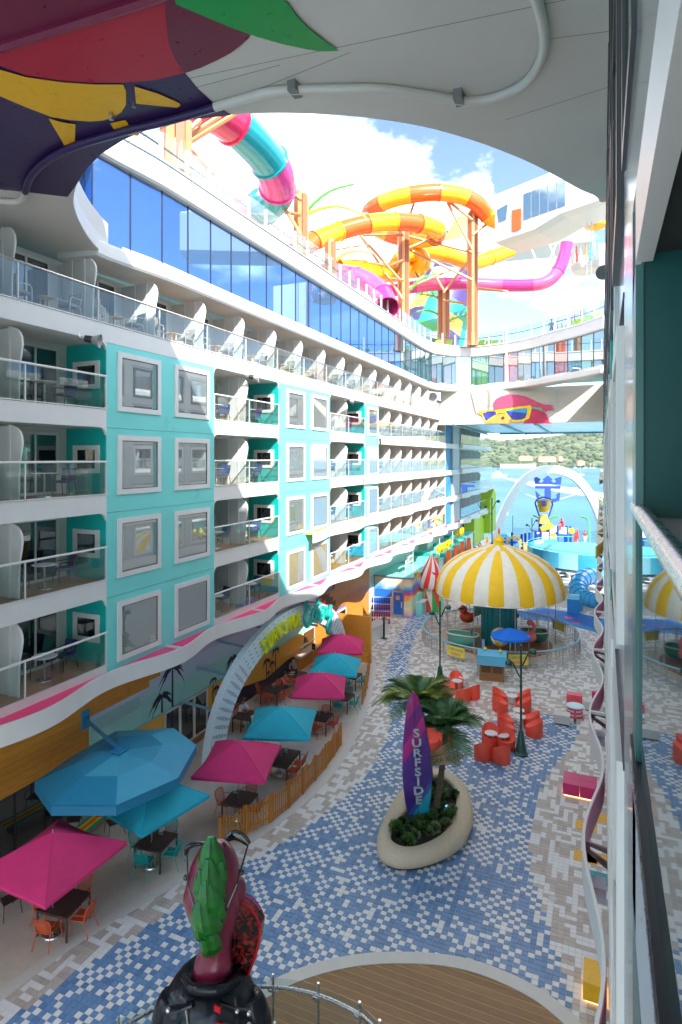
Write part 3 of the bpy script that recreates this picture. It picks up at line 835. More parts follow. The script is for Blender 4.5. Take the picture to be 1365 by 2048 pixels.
# panel joints
for a, b2 in [((0, 75), (330, -10)), ((372, 158), (1225, -20)), ((130, 245), (560, 130)), ((240, 290), (700, 105)), ((1080, 80), (1240, 60)), ((1010, 240), (1230, 170))]:
    A0, B0 = G(*a, ZC), G(*b2, ZC); d = (B0 - A0).normalized(); nn = Vector((d.y, -d.x, 0)) * .007
    q = MB(); q.slabpoly([A0 + nn, B0 + nn, B0 - nn, A0 - nn], (0, 0, -.002)); q.build('panel_joint', pm('joint_grey', (.22, .23, .23), .6), over, world=True)

# ------------------------------------------------------------------ glazed gallery ring above the balconies
ring_pts = [G(px, py, ZC) for px, py in [(330, 248), (245, 279), (200, 308), (170, 338), (153, 366), (146, 393), (150, 425), (170, 465), (196, 500)]]
ring_pts += [Vector((XF + .02, y, 0)) for y in (18, 22, 28, 34, 40, 46)]
ring_pts += [G(px, py, 19.9) for px, py in [(858, 776), (885, 781), (940, 784), (1010, 779), (1060, 773), (1100, 766), (1145, 759), (1180, 752), (1203, 747)]]
ring_pts = [Vector((p.x, p.y, 0)) for p in ring_pts]
rpth = resample(crom(ring_pts, 12), 0.5)
def normals(P):
    R = []
    for k in range(len(P)):
        d = (P[min(k+1, len(P)-1)] - P[max(k-1, 0)]).normalized(); R.append(Vector((-d.y, d.x, 0)))
    return R
rn = normals(rpth)
gal = thing('glazed_gallery', 'curved band of tall blue mirror glass between white fascias above the balconies', 'glass gallery', (XF, 30, 19.9))
def sweep(prof, name, mat, par, P=rpth, N=rn, smooth=35):
    q = MB(); q.loft([[p + n * d + Vector((0, 0, z)) for d, z in prof] for p, n in zip(P, N)]); return q.build(name, mat, par, world=True, smooth=smooth)
i_s = next(i for i, p in enumerate(rpth) if i > 12 and p.y > 14.6)
sweep([(0, 19.92), (-.06, 20.0), (-.06, 20.38), (0, 20.46), (.16, 20.5), (.38, 20.62), (.38, 20.7), (1.5, 20.7), (1.5, 19.92)], 'lower_fascia', WHITE, gal, rpth[i_s:], rn[i_s:])
sweep([(.02, 20.64), (.38, 20.66), (.38, 20.7), (.6, 20.7), (.6, 20.64)], 'curved_sill', WHITE, gal, rpth[:i_s + 1], rn[:i_s + 1])
sweep([(.22, 23.42), (.14, 23.5), (.14, 24.42), (.20, 24.5), (1.6, 24.5), (1.6, 23.42)], 'upper_fascia', WHITE, gal)
sweep([(.10, 24.34), (.10, 24.40), (.16, 24.40), (.16, 24.34)], 'drip_bead', STEEL, gal)
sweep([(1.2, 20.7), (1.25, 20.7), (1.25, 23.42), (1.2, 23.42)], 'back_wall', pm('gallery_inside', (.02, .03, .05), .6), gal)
gp = resample(rpth, 1.55); gn = normals(gp)
RI = [glass('mirror_' + nme, (.3, .35, .35), 5.0, .8, lin(c)) for nme, c in (('red', '#c4432c'), ('green', '#4f8f45'), ('dark', '#20363a'), ('sand', '#b3a27c'))]
for k in range(len(gp) - 1):
    a = gp[k] + gn[k] * .40; b2 = gp[k+1] + gn[k+1] * .40; d = (b2 - a).normalized(); nn = Vector((-d.y, d.x, 0))
    a2, b3 = a + d * .025, b2 - d * .025
    q = MB(); q.slabpoly([a2 + Vector((0,0,20.62)), b3 + Vector((0,0,20.62)), b3 + Vector((0,0,23.46)), a2 + Vector((0,0,23.46))], nn * .02)
    far = a.y > 47
    mt = GL_BLUE if not far else ([GL_GREY, RI[2], RI[0], GL_GREY, RI[1], RI[2], RI[0], RI[3]][k % 8] if a.x > -12.5 else GL_GREY)
    q.build('glass_panel', mt, gal, world=True)
    q = MB(); q.obox(a + Vector((0, 0, 22.04)), (.05, .05, 2.84), Matrix.Rotation(math.atan2(d.y, d.x), 3, 'Z')); q.build('mullion', pm('dark_mullion', (.02, .03, .07), .4), gal, world=True)
for k in range(6, len(gp) - 2, 3):
    a = gp[k] + gn[k] * .08 + Vector((0, 0, 24.0)); q = MB(); q.obox(a, (.09, .09, .05)); q.build('eyelet', OFFW, gal, world=True)
# deck rail on top of the gallery
rail = thing('deck_rail', 'clear glass deck rail with white posts along the top of the gallery', 'railing', (XF, 30, 24.5))
for k in range(3, len(gp)):
    a = gp[k] + gn[k] * .45
    ang = math.atan2(gn[k].y, gn[k].x)
    q = MB(); q.obox(a + Vector((0, 0, 25.05)), (.10, .13, 1.15), Matrix.Rotation(ang, 3, 'Z')); q.build('rail_post', WHITE, rail, world=True)
    if k < len(gp) - 1:
        b2 = gp[k+1] + gn[k+1] * .45; d = (b2 - a).normalized(); nn = Vector((-d.y, d.x, 0))
        a2, b3 = a + d * .06, b2 - d * .06
        q = MB(); q.slabpoly([a2 + Vector((0,0,24.56)), b3 + Vector((0,0,24.56)), b3 + Vector((0,0,25.75)), a2 + Vector((0,0,25.75))], nn * .014); q.build('glass_pane', GL_RAIL, rail, world=True)
sweep([(.72, 25.32), (.72, 25.38), (.78, 25.38), (.78, 25.32)], 'handrail', pm('dark_handrail', (.05, .05, .09), .4), rail)
# upper deck plate
q = MB(); q.prism([(p + n * 1.5).xy[:] for p, n in zip(rpth[8:], rn[8:])] + [(4, 58), (4, 92), (-32, 92), (-32, 6)], 24.05, 24.45)
q.build('upper_deck', pm('upper_deck_floor', lin('#c7b9a0'), .6), kind='structure')
# colourful pickets lining the left upper deck
PC = [pm('picket_' + c[1:], lin(c), .5, var=.05) for c in ('#2aa7a5', '#e2574c', '#f3c94a', '#f4efe6', '#d94f8e', '#e98b3a')]
pk = thing('picket_screen', 'row of short multicoloured pickets behind the glass rail of the left upper deck', 'picket fence', (XF - 1.6, 25, 24.45))
random.seed(5)
k = 0
for y in np.arange(13.5, 46, 0.34):
    h = random.uniform(.45, 1.0); q = MB(); q.box(XF - 1.5, XF - 1.44, y, y + .16, 24.45, 24.45 + h); q.build('picket', random.choice(PC), pk, world=True)

# ------------------------------------------------------------------ bridge across the far end
br = thing('bridge', 'cream bridge block spanning the plaza below the far glazing, painted with a bird', 'bridge', (-7, 60, 16.6))
YB = 59.2
MB().box(XF, 3, YB + .25, YB + 26, 16.75, 20.0).build('bridge_body', CREAM, br, world=True)
MB().box(XF - 1, XR + .5, YB, YB + .6, 16.62, 17.35).build('lower_beam', CREAM, br, world=True)
fb = lambda px, py: FY(px, py, YB + .08)
q = MB(); q.slabpoly([fb(942, 782), fb(1112, 782), fb(1116, 832), fb(954, 832)], (0, .3, 0)); q.build('centre_panel', CREAM, br, world=True)
for (a, c) in ((957, 1001), (1050, 1097)):
    q = MB(); q.slabpoly([fb(a, 787) - Vector((0,.03,0)), fb(c, 786) - Vector((0,.03,0)), fb(c + 1, 812) - Vector((0,.03,0)), fb(a + 3, 813) - Vector((0,.03,0))], (0, .06, 0)); q.build('access_panel', pm('warm_panel', lin('#d8cdb8'), .5), br, world=True)
UND = pm('bridge_underside_blue', lin('#9cc3d4'), .18, var=.08, scale=.3)
MB().box(XF + 2, XR, YB + .7, YB + 25.6, 16.66, 16.72).build('underside_lining', UND, br, world=True)
for a, c in (((1002, 848), (1053, 869)), ((1070, 848), (1103, 868)), ((905, 848), (975, 869))):
    A0, B0 = G(*a, 16.6), G(*c, 16.6); d = (B0 - A0); n = 14
    q = MB(); q.tube([A0, B0], .12, 6); q.build('track_rail', pm('track_grey', (.25, .33, .38), .4), br, world=True)
MB().box(XF + 2, XR, YB + 25.0, YB + 25.4, 16.5, 16.9).build('far_edge', pm('dark_edge', (.08, .2, .26), .4), br, world=True)
def bpolyf(name, px, mat, k, zoomed=True):
    P = [FY(860 + x / 3.792, 700 + y / 3.792, YB - .02 - .012 * k) for x, y in px]
    q = MB(); q.slabpoly(P, (0, .009, 0)); return q.build(name, mat, br, world=True)
BP, BP2 = pm('mural_pink', lin('#d8496d'), .5, var=.15, scale=3), pm('mural_crimson', lin('#c32b52'), .5, var=.2, scale=3)
bpolyf('mural_crest', [(478, 400), (500, 372), (540, 350), (600, 335), (660, 340), (720, 350), (770, 372), (810, 392), (860, 412), (905, 416), (948, 424), (905, 430), (952, 446), (900, 442), (956, 462), (890, 455), (885, 468), (850, 450), (800, 436), (740, 424), (640, 428), (560, 440), (486, 446)], BP, 2)
bpolyf('mural_cheek', [(755, 448), (800, 442), (850, 460), (890, 492), (885, 500), (905, 530), (900, 540), (928, 558), (700, 558), (720, 540)], BP2, 2)
bpolyf('mural_beak', [(425, 556), (460, 520), (520, 486), (570, 480), (600, 510), (620, 556)], pm('mural_orange', lin('#ee9a4a'), .5, var=.15, scale=3), 3)
bpolyf('mural_nostril', [(538, 512), (555, 502), (568, 515), (556, 530), (540, 526)], pm('mural_brown', lin('#5a2a1c'), .5), 4)
bpolyf('mural_glasses', [(362, 462), (500, 456), (560, 448), (680, 428), (765, 420), (770, 452), (752, 520), (700, 545), (632, 548), (600, 520), (570, 476), (520, 474), (470, 520), (418, 556), (398, 500), (372, 480)], YEL, 5)
bpolyf('mural_lens', [(395, 476), (500, 464), (502, 488), (462, 512), (425, 540), (408, 505)], pm('mural_lens_blue', lin('#3a3f9e'), .3, var=.3, scale=2), 6)
bpolyf('mural_lens', [(572, 462), (620, 452), (735, 440), (738, 470), (722, 515), (690, 528), (630, 530), (602, 505)], pm('mural_lens_blue', lin('#3a3f9e')), 6)
bpolyf('mural_lens_glint', [(572, 462), (735, 441), (737, 480), (650, 470)], pm('mural_lens_cyan', lin('#2c9fc6'), .3), 7)
bpolyf('mural_temple', [(775, 432), (840, 440), (856, 455), (850, 468), (830, 452), (775, 444)], pm('mural_green', lin('#4bbf87'), .4), 5)

# ------------------------------------------------------------------ right-hand block, close to the camera
rb_ = thing('near_cabin_block', 'ship facade at the right edge close to the camera with dark teal balcony', 'cabin block', (XR, 0, 0))
GREYT = pm('grey_green_facade', lin('#6f8082'), .22, var=.05, scale=.8, coat=.3)
SHINY = pm('glossy_white_facade', (.54, .56, .56), .12, var=.03, scale=.6, coat=.6)
Y0 = 2.55; FL = 12.0; OT = 14.06
def rbox(name, x0, x1, y0, y1, z0, z1, mat, par=None): return MB().box(x0, x1, y0, y1, z0, z1).build(name, mat, par or rb_)
rbox('facade_wall', 0.02, 3, 3.9, 60.5, .0, ZC, SHINY)
rbox('grey_pier', 0.0, 3, Y0 + .30, 3.9, .0, 14.35, GREYT)
rbox('upper_wall', 0.0, 3, -4, 3.9, 14.35, ZC, SHINY)
# own balcony
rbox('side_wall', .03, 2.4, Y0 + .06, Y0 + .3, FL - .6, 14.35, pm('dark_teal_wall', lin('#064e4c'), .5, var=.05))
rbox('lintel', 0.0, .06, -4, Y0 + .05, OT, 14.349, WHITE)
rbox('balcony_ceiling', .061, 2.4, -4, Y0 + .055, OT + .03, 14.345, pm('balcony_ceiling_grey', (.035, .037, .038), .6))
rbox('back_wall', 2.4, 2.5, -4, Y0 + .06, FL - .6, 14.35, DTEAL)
rbox('balcony_floor', 0.05, 2.4, -4, Y0 + .06, FL - .6, FL, DECKW)
rbox('slab_edge', 0.0, .05, -4, Y0 + .3, FL - .58, FL + .02, pm('slab_edge_grey', lin('#b9bcc0'), .3, var=.06))
rbox('drip_rail', -.012, .03, -4, Y0 + .3, FL + .03, FL + .06, STEEL)
rbox('drip_rail', -.010, .03, -4, Y0 + .3, FL + .10, FL + .12, BLACK)
# rounded corner of the opening
q = MB(); q.slabpoly([(0.0, p[0], p[1]) for p in corner(Y0 + .3, OT, -1, -1, .3)], (.02, 0, 0)); q.build('corner_trim', WHITE, rb_)
rbox('jamb', 0.0, .028, Y0 + .05, Y0 + .3, FL - .57, OT - .002, pm('jamb_teal', lin('#3c6f6c'), .3))
for (ya, yb) in ((-2.6, -.6), (-.57, 1.05), (1.07, Y0 + .03)):
    rbox('glass_pane', .012, .026, ya, yb, FL + .12, FL + 1.06, GL_SIDE)
q = MB(); q.tube([(.02, -3, FL + 1.09), (.02, Y0 + .35, FL + 1.09)], .03, 10); q.build('handrail', STEEL, rb_, smooth=1)
rbox('rail_shelf', .02, .30, -3, Y0 + .06, FL + 1.045, FL + 1.07, pm('grey_shelf', (.36, .37, .39), .5))
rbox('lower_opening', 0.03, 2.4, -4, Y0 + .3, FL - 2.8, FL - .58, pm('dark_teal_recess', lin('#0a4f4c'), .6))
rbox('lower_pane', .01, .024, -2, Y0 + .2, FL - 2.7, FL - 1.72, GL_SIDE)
for (ya, yb_, z0, z1) in ((.4, 2.3, 14.9, 16.9), (2.5, 3.7, 14.9, 16.9), (-2.5, .2, 14.9, 16.9), (.4, 2.3, 17.5, 19.6), (2.5, 3.7, 17.5, 19.6)):
    q = MB(); ring(q, ya, yb_, z0, z1, .09, -.02, .02); fr = q.build('window', pm('dark_window_frame', (.05, .055, .06), .35), rb_)
    MB().box(-.004, .012, ya + .09, yb_ - .09, z0 + .09, z1 - .09).build('pane', GL_SIDE, fr)
# windows and piers further along
dk = pm('dark_window_frame', (.05, .055, .06), .35)
yb = 4.25; k = 0
while yb < 57:
    wl = 1.9 if (k // 2) % 2 == 0 else 2.55
    for zf in (6.45, 9.25, 12.05, 14.85, 17.5):
        q = MB(); ring(q, yb, yb + wl, zf + .05, zf + 2.1, .16, -.035, .02); fr = q.build('window', dk if zf > 14 else WHITE, rb_)
        MB().box(-.004, .015, yb + .16, yb + wl - .16, zf + .21, zf + 1.94).build('pane', GL_SIDE, fr)
    rbox('turquoise_strip', -.012, .02, yb + wl + .15, yb + wl + .75, 5.9, ZC, TEAL if k % 2 else SHINY)
    yb += wl + .95; k += 1
for zf in (5.85, 8.65, 11.45, 14.25, 17.05, 19.7):
    rbox('floor_joint', -.006, .02, 3.92, 60, zf, zf + .03, BLACK)
rbx = [(.0)]
ribbon(3.6, 58, 6.30, 5.72, .17, LINING, block=rb_, sgn=-1, ledge=False)
ribbon(30, 75, 9.22, 8.66, .15, YEL, block=rb_, sgn=-1, ledge=False)
ribbon(41, 75, 12.02, 11.6, .10, WHITE, block=rb_, sgn=-1)
# triangular brackets and floodlights under the ribbon
for y in (8.2, 12.0, 18.2, 24):
    q = MB(); wv = wave(y, .17) - .06
    q.slabpoly([(0, y, 6.15), (-wv, y, 6.2), (-wv, y, 6.02), (0, y, 5.75), (0, y, 5.88), (-wv * .8, y, 6.05), (-wv*.8, y, 6.12), (0, y, 6.05)], (0, .05, 0)); q.build('triangular_bracket', pm('bracket_mauve', lin('#8b7077'), .4), rb_)
    q = MB(); q.obox((-.16, y - .5, 5.7), (.22, .34, .26)); q.build('floodlight_box', pm('floodlight_grey', lin('#a7a6b8'), .4), rb_)
# horn loudspeaker on the wall
def horn(lab, p, dirv, s=1.0):
    t_ = thing('loudspeaker', lab, 'loudspeaker', p)
    M = Vector((0, 0, 1)).rotation_difference(Vector(dirv)).to_matrix()
    q = MB(); q.lathe([(.001, .05), (.06, .05), (.10, .12), (.19, .30), (.20, .31), (.19, .31), (.1, .14), (.03, .1), (.001, .16)], 16)
    q.v = [tuple(M @ Vector(v) * s) for v in q.v]; q.build('horn', pm('loudspeaker_grey', (.35, .36, .36), .45), t_, smooth=40)
    q = MB(); q.lathe([(.001, -.12), (.09, -.11), (.10, -.02), (.10, .08), (.001, .09)], 12); q.v = [tuple(M @ Vector(v) * s) for v in q.v]; q.build('driver', BLACK, t_, smooth=40)
    q = MB(); q.tube([(0, 0, 0), M @ Vector((0, 0, -.25)) * s, M @ Vector((0, 0, -.3)) * s + Vector((0, 0, .22))], .02, 6); q.build('bracket', STEEL, t_)
    return t_
horn('grey horn loudspeaker under the top balcony edge near the left picture edge', FX(178, 678, XF + .25), (.8, .45, -.15), 1.1)
horn('grey horn loudspeaker above the second stack of balconies left of middle', FX(503, 754, XF + .25), (.8, .45, -.15), 1.1)
horn('grey horn loudspeaker above the third stack of balconies', FX(697, 801, XF + .25), (.8, .45, -.15), 1.1)
horn('dark horn loudspeaker high on the right wall near the sky', At(1212, 545, 15), (-.2, -.8, -.2), .9)
# ------------------------------------------------------------------ water slides and upper-deck structures
def slide(name, lab, pts, r, cols, seg=2.2, flange=True, n=16, off=0, cuts=None):
    P = crom([At(*p) for p in pts], 10); P = resample(P, .35)
    t_ = thing(name, lab, 'water slide', P[0])
    L = 0; k = 0; start = 0; step = (P[-1] - P[0]).length
    acc = 0; i0 = 0; idx = off
    for i in range(1, len(P)):
        acc += (P[i] - P[i-1]).length
        if (acc >= seg if cuts is None else (len(cuts) and i / len(P) >= cuts[0])) or i == len(P) - 1:
            if cuts: cuts.pop(0)
            q = MB(); q.tube(P[i0:i+1], r, n, caps=False); q.build('tube_section', cols[idx % len(cols)], t_, world=True, smooth=60)
            if flange:
                d = (P[i] - P[i-1]).normalized(); q = MB(); q.tube([P[i] - d * .05, P[i] - d * .049, P[i] + d * .049, P[i] + d * .05], [r, r * 1.09, r * 1.09, r], n, caps=False); q.build('flange', cols[idx % len(cols)], t_, world=True)
            i0 = i; acc = 0; idx += 1
    return t_
SO = pm('slide_orange', lin('#f4641d'), .22, var=.04, coat=.5); SY = pm('slide_yellow', lin('#fdb913'), .22, var=.04, coat=.5)
SM = pm('slide_magenta', lin('#d63a8c'), .22, var=.04, coat=.5); SP = pm('slide_pink', lin('#e8568f'), .22, var=.04, coat=.5)
ST = pm('slide_teal', lin('#1495a0'), .2, var=.05, coat=.5); SC = pm('slide_crimson', lin('#d42a5c'), .22, var=.04, coat=.5)
slide('raft_slide', 'fat teal and magenta tube slide curling down at the upper left', [(330, 175, 27), (420, 215, 29), (485, 262, 31), (530, 310, 33), (552, 352, 34.5), (553, 388, 36), (530, 412, 37.5), (495, 425, 39), (455, 438, 41)], 1.05, [SC, ST, SM, ST, SP, SP], 3.3, n=24, cuts=[.24, .43, .57, .70, .86])
slide('tube_slide', 'orange and yellow tube slide looping twice in front of the sky', [(585, 507, 48), (625, 484, 49.5), (680, 462, 51), (740, 447, 52), (800, 443, 53.5), (850, 450, 55), (876, 463, 57), (868, 476, 59.5), (830, 480, 61), (780, 470, 61.5), (745, 450, 61), (737, 428, 59.5), (762, 407, 58), (815, 391, 57), (870, 385, 57), (920, 391, 57.5), (955, 408, 58), (974, 430, 58.5), (995, 442, 58.5), (1018, 440, 58), (1036, 433, 57.6)], .80, [SO, SY], 2.6)
slide('spiral_slide', 'yellow tube slide winding behind the copper posts', [(1022, 500, 70), (985, 514, 69), (945, 525, 68), (900, 512, 67), (860, 502, 66), (825, 504, 65), (803, 518, 64), (806, 534, 63), (828, 540, 62.5), (845, 530, 62), (840, 512, 62), (815, 508, 61.5), (797, 525, 60), (790, 546, 58.5), (765, 545, 57), (720, 539, 55), (675, 537, 53)], .85, [SY, SY, pm('slide_amber', lin('#f6a40f'), .22, var=.04, coat=.5)], 3)
slide('long_slide', 'magenta tube slide dropping from the white wing and running level to the left', [(1133, 486, 64), (1129, 510, 64), (1120, 535, 64), (1104, 556, 64), (1080, 568, 64), (1040, 571, 64.5), (990, 570, 65), (930, 567, 65), (870, 569, 65), (820, 575, 65), (775, 583, 64)], .68, [SM, SP], 3)
slide('curved_slide', 'pink open slide bending down behind the left deck rail', [(640, 548, 50), (680, 549, 50), (715, 556, 49.5), (745, 570, 49), (765, 590, 48), (775, 615, 46.5)], .85, [SP, SP, SM], 3)
def column(lab, px, yb, yt, Z, r, flare=False):
    b0 = At(px, yb, Z); tp = At(px, yt, Z); h = tp.z - b0.z
    t_ = thing('slide_tower_column', lab, 'column', b0, 0, 'copper columns of the water slides')
    for k in range(10):
        a = 2 * PI * k / 10; q = MB(); q.obox((r * math.cos(a), r * math.sin(a), h / 2), (.10, .30 * r * 2, h), Matrix.Rotation(a, 3, 'Z')); q.build('slat', BROWNC if k % 2 else COPPER, t_)
    q = MB(); q.lathe([(r * .75, 0), (r * .75, h + .3), (.001, h + .3)], 10); q.build('core', COPPER, t_)
    q = MB(); q.lathe([(r * 1.15, 0), (r * 1.1, 1.2), (r * 1.06, 1.3), (.01, 1.3)], 12); q.build('base_skirt', COPPER, t_, smooth=40)
    return t_
column('slatted copper column standing tallest in front of the sky right of middle', 945, 692, 428, 59, .48)
column('slatted copper column under the double orange loop', 807, 705, 455, 57, .5)
column('short slatted copper column between the two tall ones', 887, 690, 580, 66, .62)
column('slatted brown column beside the teal slide above the left deck', 602, 530, 392, 38, .42)
column('short slatted column behind the left deck rail under the orange slide end', 661, 560, 487, 45, .4)
column('thick slatted column at the upper left under the ceiling edge', 352, 350, 245, 26, .62)
braces = [((945, 505), (807, 470), 58), ((945, 470), (985, 440), 58.5), ((945, 560), (820, 500), 58), ((807, 580), (900, 540), 58.5), ((807, 470), (720, 470), 55), ((807, 520), (725, 555), 56), ((807, 500), (880, 470), 58), ((945, 610), (887, 600), 62), ((887, 585), (950, 505), 62), ((887, 580), (840, 500), 62), ((807, 470), (830, 400), 57.5), ((945, 440), (900, 405), 57.5), ((945, 500), (895, 405), 57.5), ((807, 600), (720, 470), 56), ((807, 560), (740, 552), 56), ((945, 575), (1015, 583), 62), ((602, 400), (515, 330), 36), ((602, 470), (525, 345), 36), ((602, 430), (545, 420), 37), ((352, 290), (440, 232), 27), ((352, 285), (400, 240), 26.5), ((370, 290), (470, 228), 28), ((380, 300), (430, 350), 28), ((661, 500), (720, 490), 47), ((661, 520), (640, 540), 46), ((720, 470), (800, 560), 55)]
bt = thing('slide_bracing', 'thin copper struts crossing between the slide columns', 'bracing', At(807, 700, 57))
for a, c, Z in braces:
    q = MB(); q.tube([At(*a, Z), At(*c, Z + .5)], .13 if Z > 45 else .12, 7); q.build('strut', COPPER, bt, world=True, smooth=1)
# palm sculptures with clear leaf panels
LEAFC = glass('leaf_panel_clear', (.82, .92, .86), 1.0, .12, (.4, .55, .35))
LEAFY = glass('leaf_panel_lime', (.8, .9, .45), 1.0, .35, (.5, .6, .12))
def leafsculpt(lab, pts, Z, col, w0, lm, side=1):
    P = resample(crom([At(x, y, Z) for x, y in pts], 8), .3); n = len(P)
    t_ = thing('palm_leaf_sculpture', lab, 'sculpture', P[0], 0, 'metal palm leaves on the slide columns')
    q = MB(); q.tube(P, [.10 * (1 - .6 * i / n) + .02 for i in range(n)], 7); q.build('stem', col, t_, world=True, smooth=1)
    fwd = Vector((-sT, cT, 0))
    ks = list(range(n // 5, n - 1, max(2, n // 9)))
    for s in (1, -1):
        for i in ks:
            f = i / n; wd = w0 * math.sin(PI * (.18 + .8 * f)) ; j = min(n - 1, i + max(2, n // 9) - 1)
            d = (P[j] - P[i]).normalized(); up = fwd.cross(d).normalized() if s > 0 else -fwd.cross(d).normalized()
            if up.z * s < 0: up = -up
            outw = (up * (.9 if s > 0 else .35) + fwd * (.35 * s) + d * .35).normalized() * wd
            q = MB(); q.slabpoly([P[i], P[j], P[j] + outw * .9 + d * .1, P[i] + outw * 1.0 + d * .25], fwd * .015); q.build('leaf_panel', lm, t_, world=True)
    return t_
leafsculpt('upper green palm leaf with clear panels beside the brown column', [(612, 425), (635, 400), (665, 380), (708, 368)], 38.5, GREEN, 1.15, LEAFC)
leafsculpt('lower yellow-green palm leaf with clear panels beside the brown column', [(612, 430), (640, 418), (680, 413), (728, 430)], 38.5, LIME, .9, LEAFC)
leafsculpt('small yellow-green palm leaf under the orange slide end', [(668, 525), (690, 507), (715, 503), (742, 506)], 46, LIME, .8, LEAFC)
leafsculpt('green palm leaf between the two tall copper columns', [(820, 580), (840, 560), (865, 549), (882, 547)], 57.5, GREEN, .8, LEAFC)
leafsculpt('lime palm leaf hanging right of the short copper column', [(884, 610), (875, 595), (855, 590), (838, 588)], 66, LIME, 1.0, LEAFY)
leafsculpt('green palm leaf low between the copper columns', [(880, 632), (862, 622), (840, 622), (822, 632)], 66, GREEN, .9, LEAFC)
leafsculpt('green palm leaf right of the short column near the sun loungers', [(886, 652), (905, 638), (925, 632), (938, 631)], 66, GREEN, .8, LEAFC)
leafsculpt('lime palm leaf rising beside the left tall copper column', [(812, 580), (806, 560), (803, 545), (801, 535)], 57, LIME, .7, LEAFY)
# painted chute tower
tw = thing('chute_tower', 'leaning white tower painted with purple, yellow and teal shapes behind the slides', 'tower', At(858, 700, 78))
A0, B0 = At(852, 705, 78), At(958, 383, 84); n = 12; q = MB(); rings = []
ax = (B0 - A0).normalized(); sx_ = ax.cross(Vector((0, 1, 0))).normalized(); sy_ = ax.cross(sx_)
for i in range(n + 1):
    f = i / n; r_ = 4.6 - 2.6 * f
    rings.append([A0.lerp(B0, f) + (sx_ * math.cos(2*PI*k/18) + sy_ * math.sin(2*PI*k/18)) * r_ for k in range(18)])
cap = [[B0 + ax * z + (sx_ * math.cos(2*PI*k/18) + sy_ * math.sin(2*PI*k/18)) * r_ for k in range(18)] for r_, z in ((2.02, .1), (1.9, .8), (1.4, 1.4), (.7, 1.7), (.02, 1.75))]
q.loft(rings + cap, caps=False)
cm = [WHITE, pm('tower_purple', lin('#4a3c78'), .4), pm('tower_yellow', lin('#f1c65a'), .4), pm('tower_teal', lin('#1f9c94'), .4), pm('tower_green', lin('#3f9a58'), .4), pm('tower_orange', lin('#f07f2d'), .4)]
for fi in range(len(q.m)):
    i, k = fi // 18, fi % 18
    if i < 4: q.m[fi] = [3, 3, 4, 1, 3, 2][(k // 2 + i * 2) % 6]
    elif i < 8: q.m[fi] = [1, 1, 2, 0, 1, 0][(k // 3 + i) % 6]
    elif i < 9: q.m[fi] = [0, 2, 0][(k // 3) % 3]
q.build('tower_shell', cm, tw, world=True, smooth=50)
# white wing with windows, upper right
wd = Vector((-.889, .457, 0)); wn = Vector((-.457, -.889, 0))
P0 = Vector((3.0, 50.5, 0))
wing = thing('bridge_wing', 'white wing house with slanted windows jutting from the upper right', 'wing house', P0 + Vector((0, 0, 33)))
def wpt(s, z, o=0): return P0 + wd * s + wn * o + Vector((0, 0, z))
q = MB(); rings = []
for s in (-6, 4, 7, 9.5, 13.6):
    zb = 33.3 if s > 8 else 33.9
    rings.append([wpt(s, zb, 0), wpt(s, zb - .15, -1.0), wpt(s, zb - .15, -4), wpt(s, 37.8, -4), wpt(s, 38.0, -.6), wpt(s, 37.6, 0)])
q.loft(rings); q.build('wing_shell', WHITE, wing, world=True)
q = MB()
for k in range(5):
    s0 = 6.55 + k * .82
    f = MB(); f.slabpoly([wpt(s0, 34.4, .05), wpt(s0 + .72, 34.4, .05), wpt(s0 + .72, 36.7, .05), wpt(s0, 36.7, .05)], wn * -.03); f.build('window_pane', GL_GREY, wing, world=True)
f = MB(); f.slabpoly([wpt(12.4, 35.0, .05), wpt(13.2, 35.0, .05), wpt(13.4, 36.2, .05), wpt(12.2, 36.4, .05)], wn * -.03); f.build('window_pane', GL_GREY, wing, world=True)
f = MB(); f.slabpoly([wpt(10.75, 33.7, .06), wpt(11.7, 33.7, .06), wpt(11.7, 35.6, .06), wpt(10.75, 35.5, .06)], wn * .1); f.build('slide_mouth', SO, wing, world=True)
f = MB(); f.tube([wpt(4, 38.6, -1), wpt(9, 38.6, -1)], .05, 6); f.tube([wpt(5, 38, -1), wpt(5, 38.9, -1)], .05, 6); f.tube([wpt(8, 38, -1), wpt(8, 38.9, -1)], .05, 6); f.build('roof_rail', WHITE, wing, world=True)
LB = pm('pale_blue_beam', lin('#ccd7e0'), .4, var=.05)
beam = thing('cross_beam', 'pale blue-grey beam spanning under the white wing in front of the sky', 'beam', At(950, 490, 75))
q = MB(); q.loft([[At(a, y0, Z), At(a, y1, Z), At(a, y1, Z) + Vector((0, 5, 0)), At(a, y0, Z) + Vector((0, 5, 0))] for a, y0, y1, Z in ((858, 487, 512, 80), (950, 472, 505, 77), (1060, 455, 493, 73), (1185, 432, 482, 68))]); q.build('beam_shell', LB, beam, world=True)
for a, c in (((1061, 493), (1083, 548), ), ((1098, 487), (1112, 520)), ((1125, 455), (1088, 550)), ((1130, 485), (1100, 545)), ((1020, 462), (1010, 440))):
    q = MB(); q.tube([At(*a, 69), At(*c, 64.6)], .09, 6); q.build('hanger', WHITE, beam, world=True)
lk = thing('lookout_balcony', 'white round lookout balcony with coloured bars at the upper right', 'balcony', At(1172, 540, 58))
cc = At(1176, 532, 58)
q = MB(); q.lathe([(.01, -.6), (1.4, -.55), (1.6, 0), (1.6, .1), (.01, .1)], 20, cc); q.build('tray', WHITE, lk, world=True, smooth=40)
for k in range(22):
    a = 2 * PI * k / 22; q = MB(); q.obox((cc.x + 1.5 * math.cos(a), cc.y + 1.5 * math.sin(a), cc.z + .9), (.07, .12, 1.6), Matrix.Rotation(a, 3, 'Z')); q.build('bar', [WHITE, WHITE, PC[1], WHITE, PC[5], PC[0]][k % 6], lk, world=True)
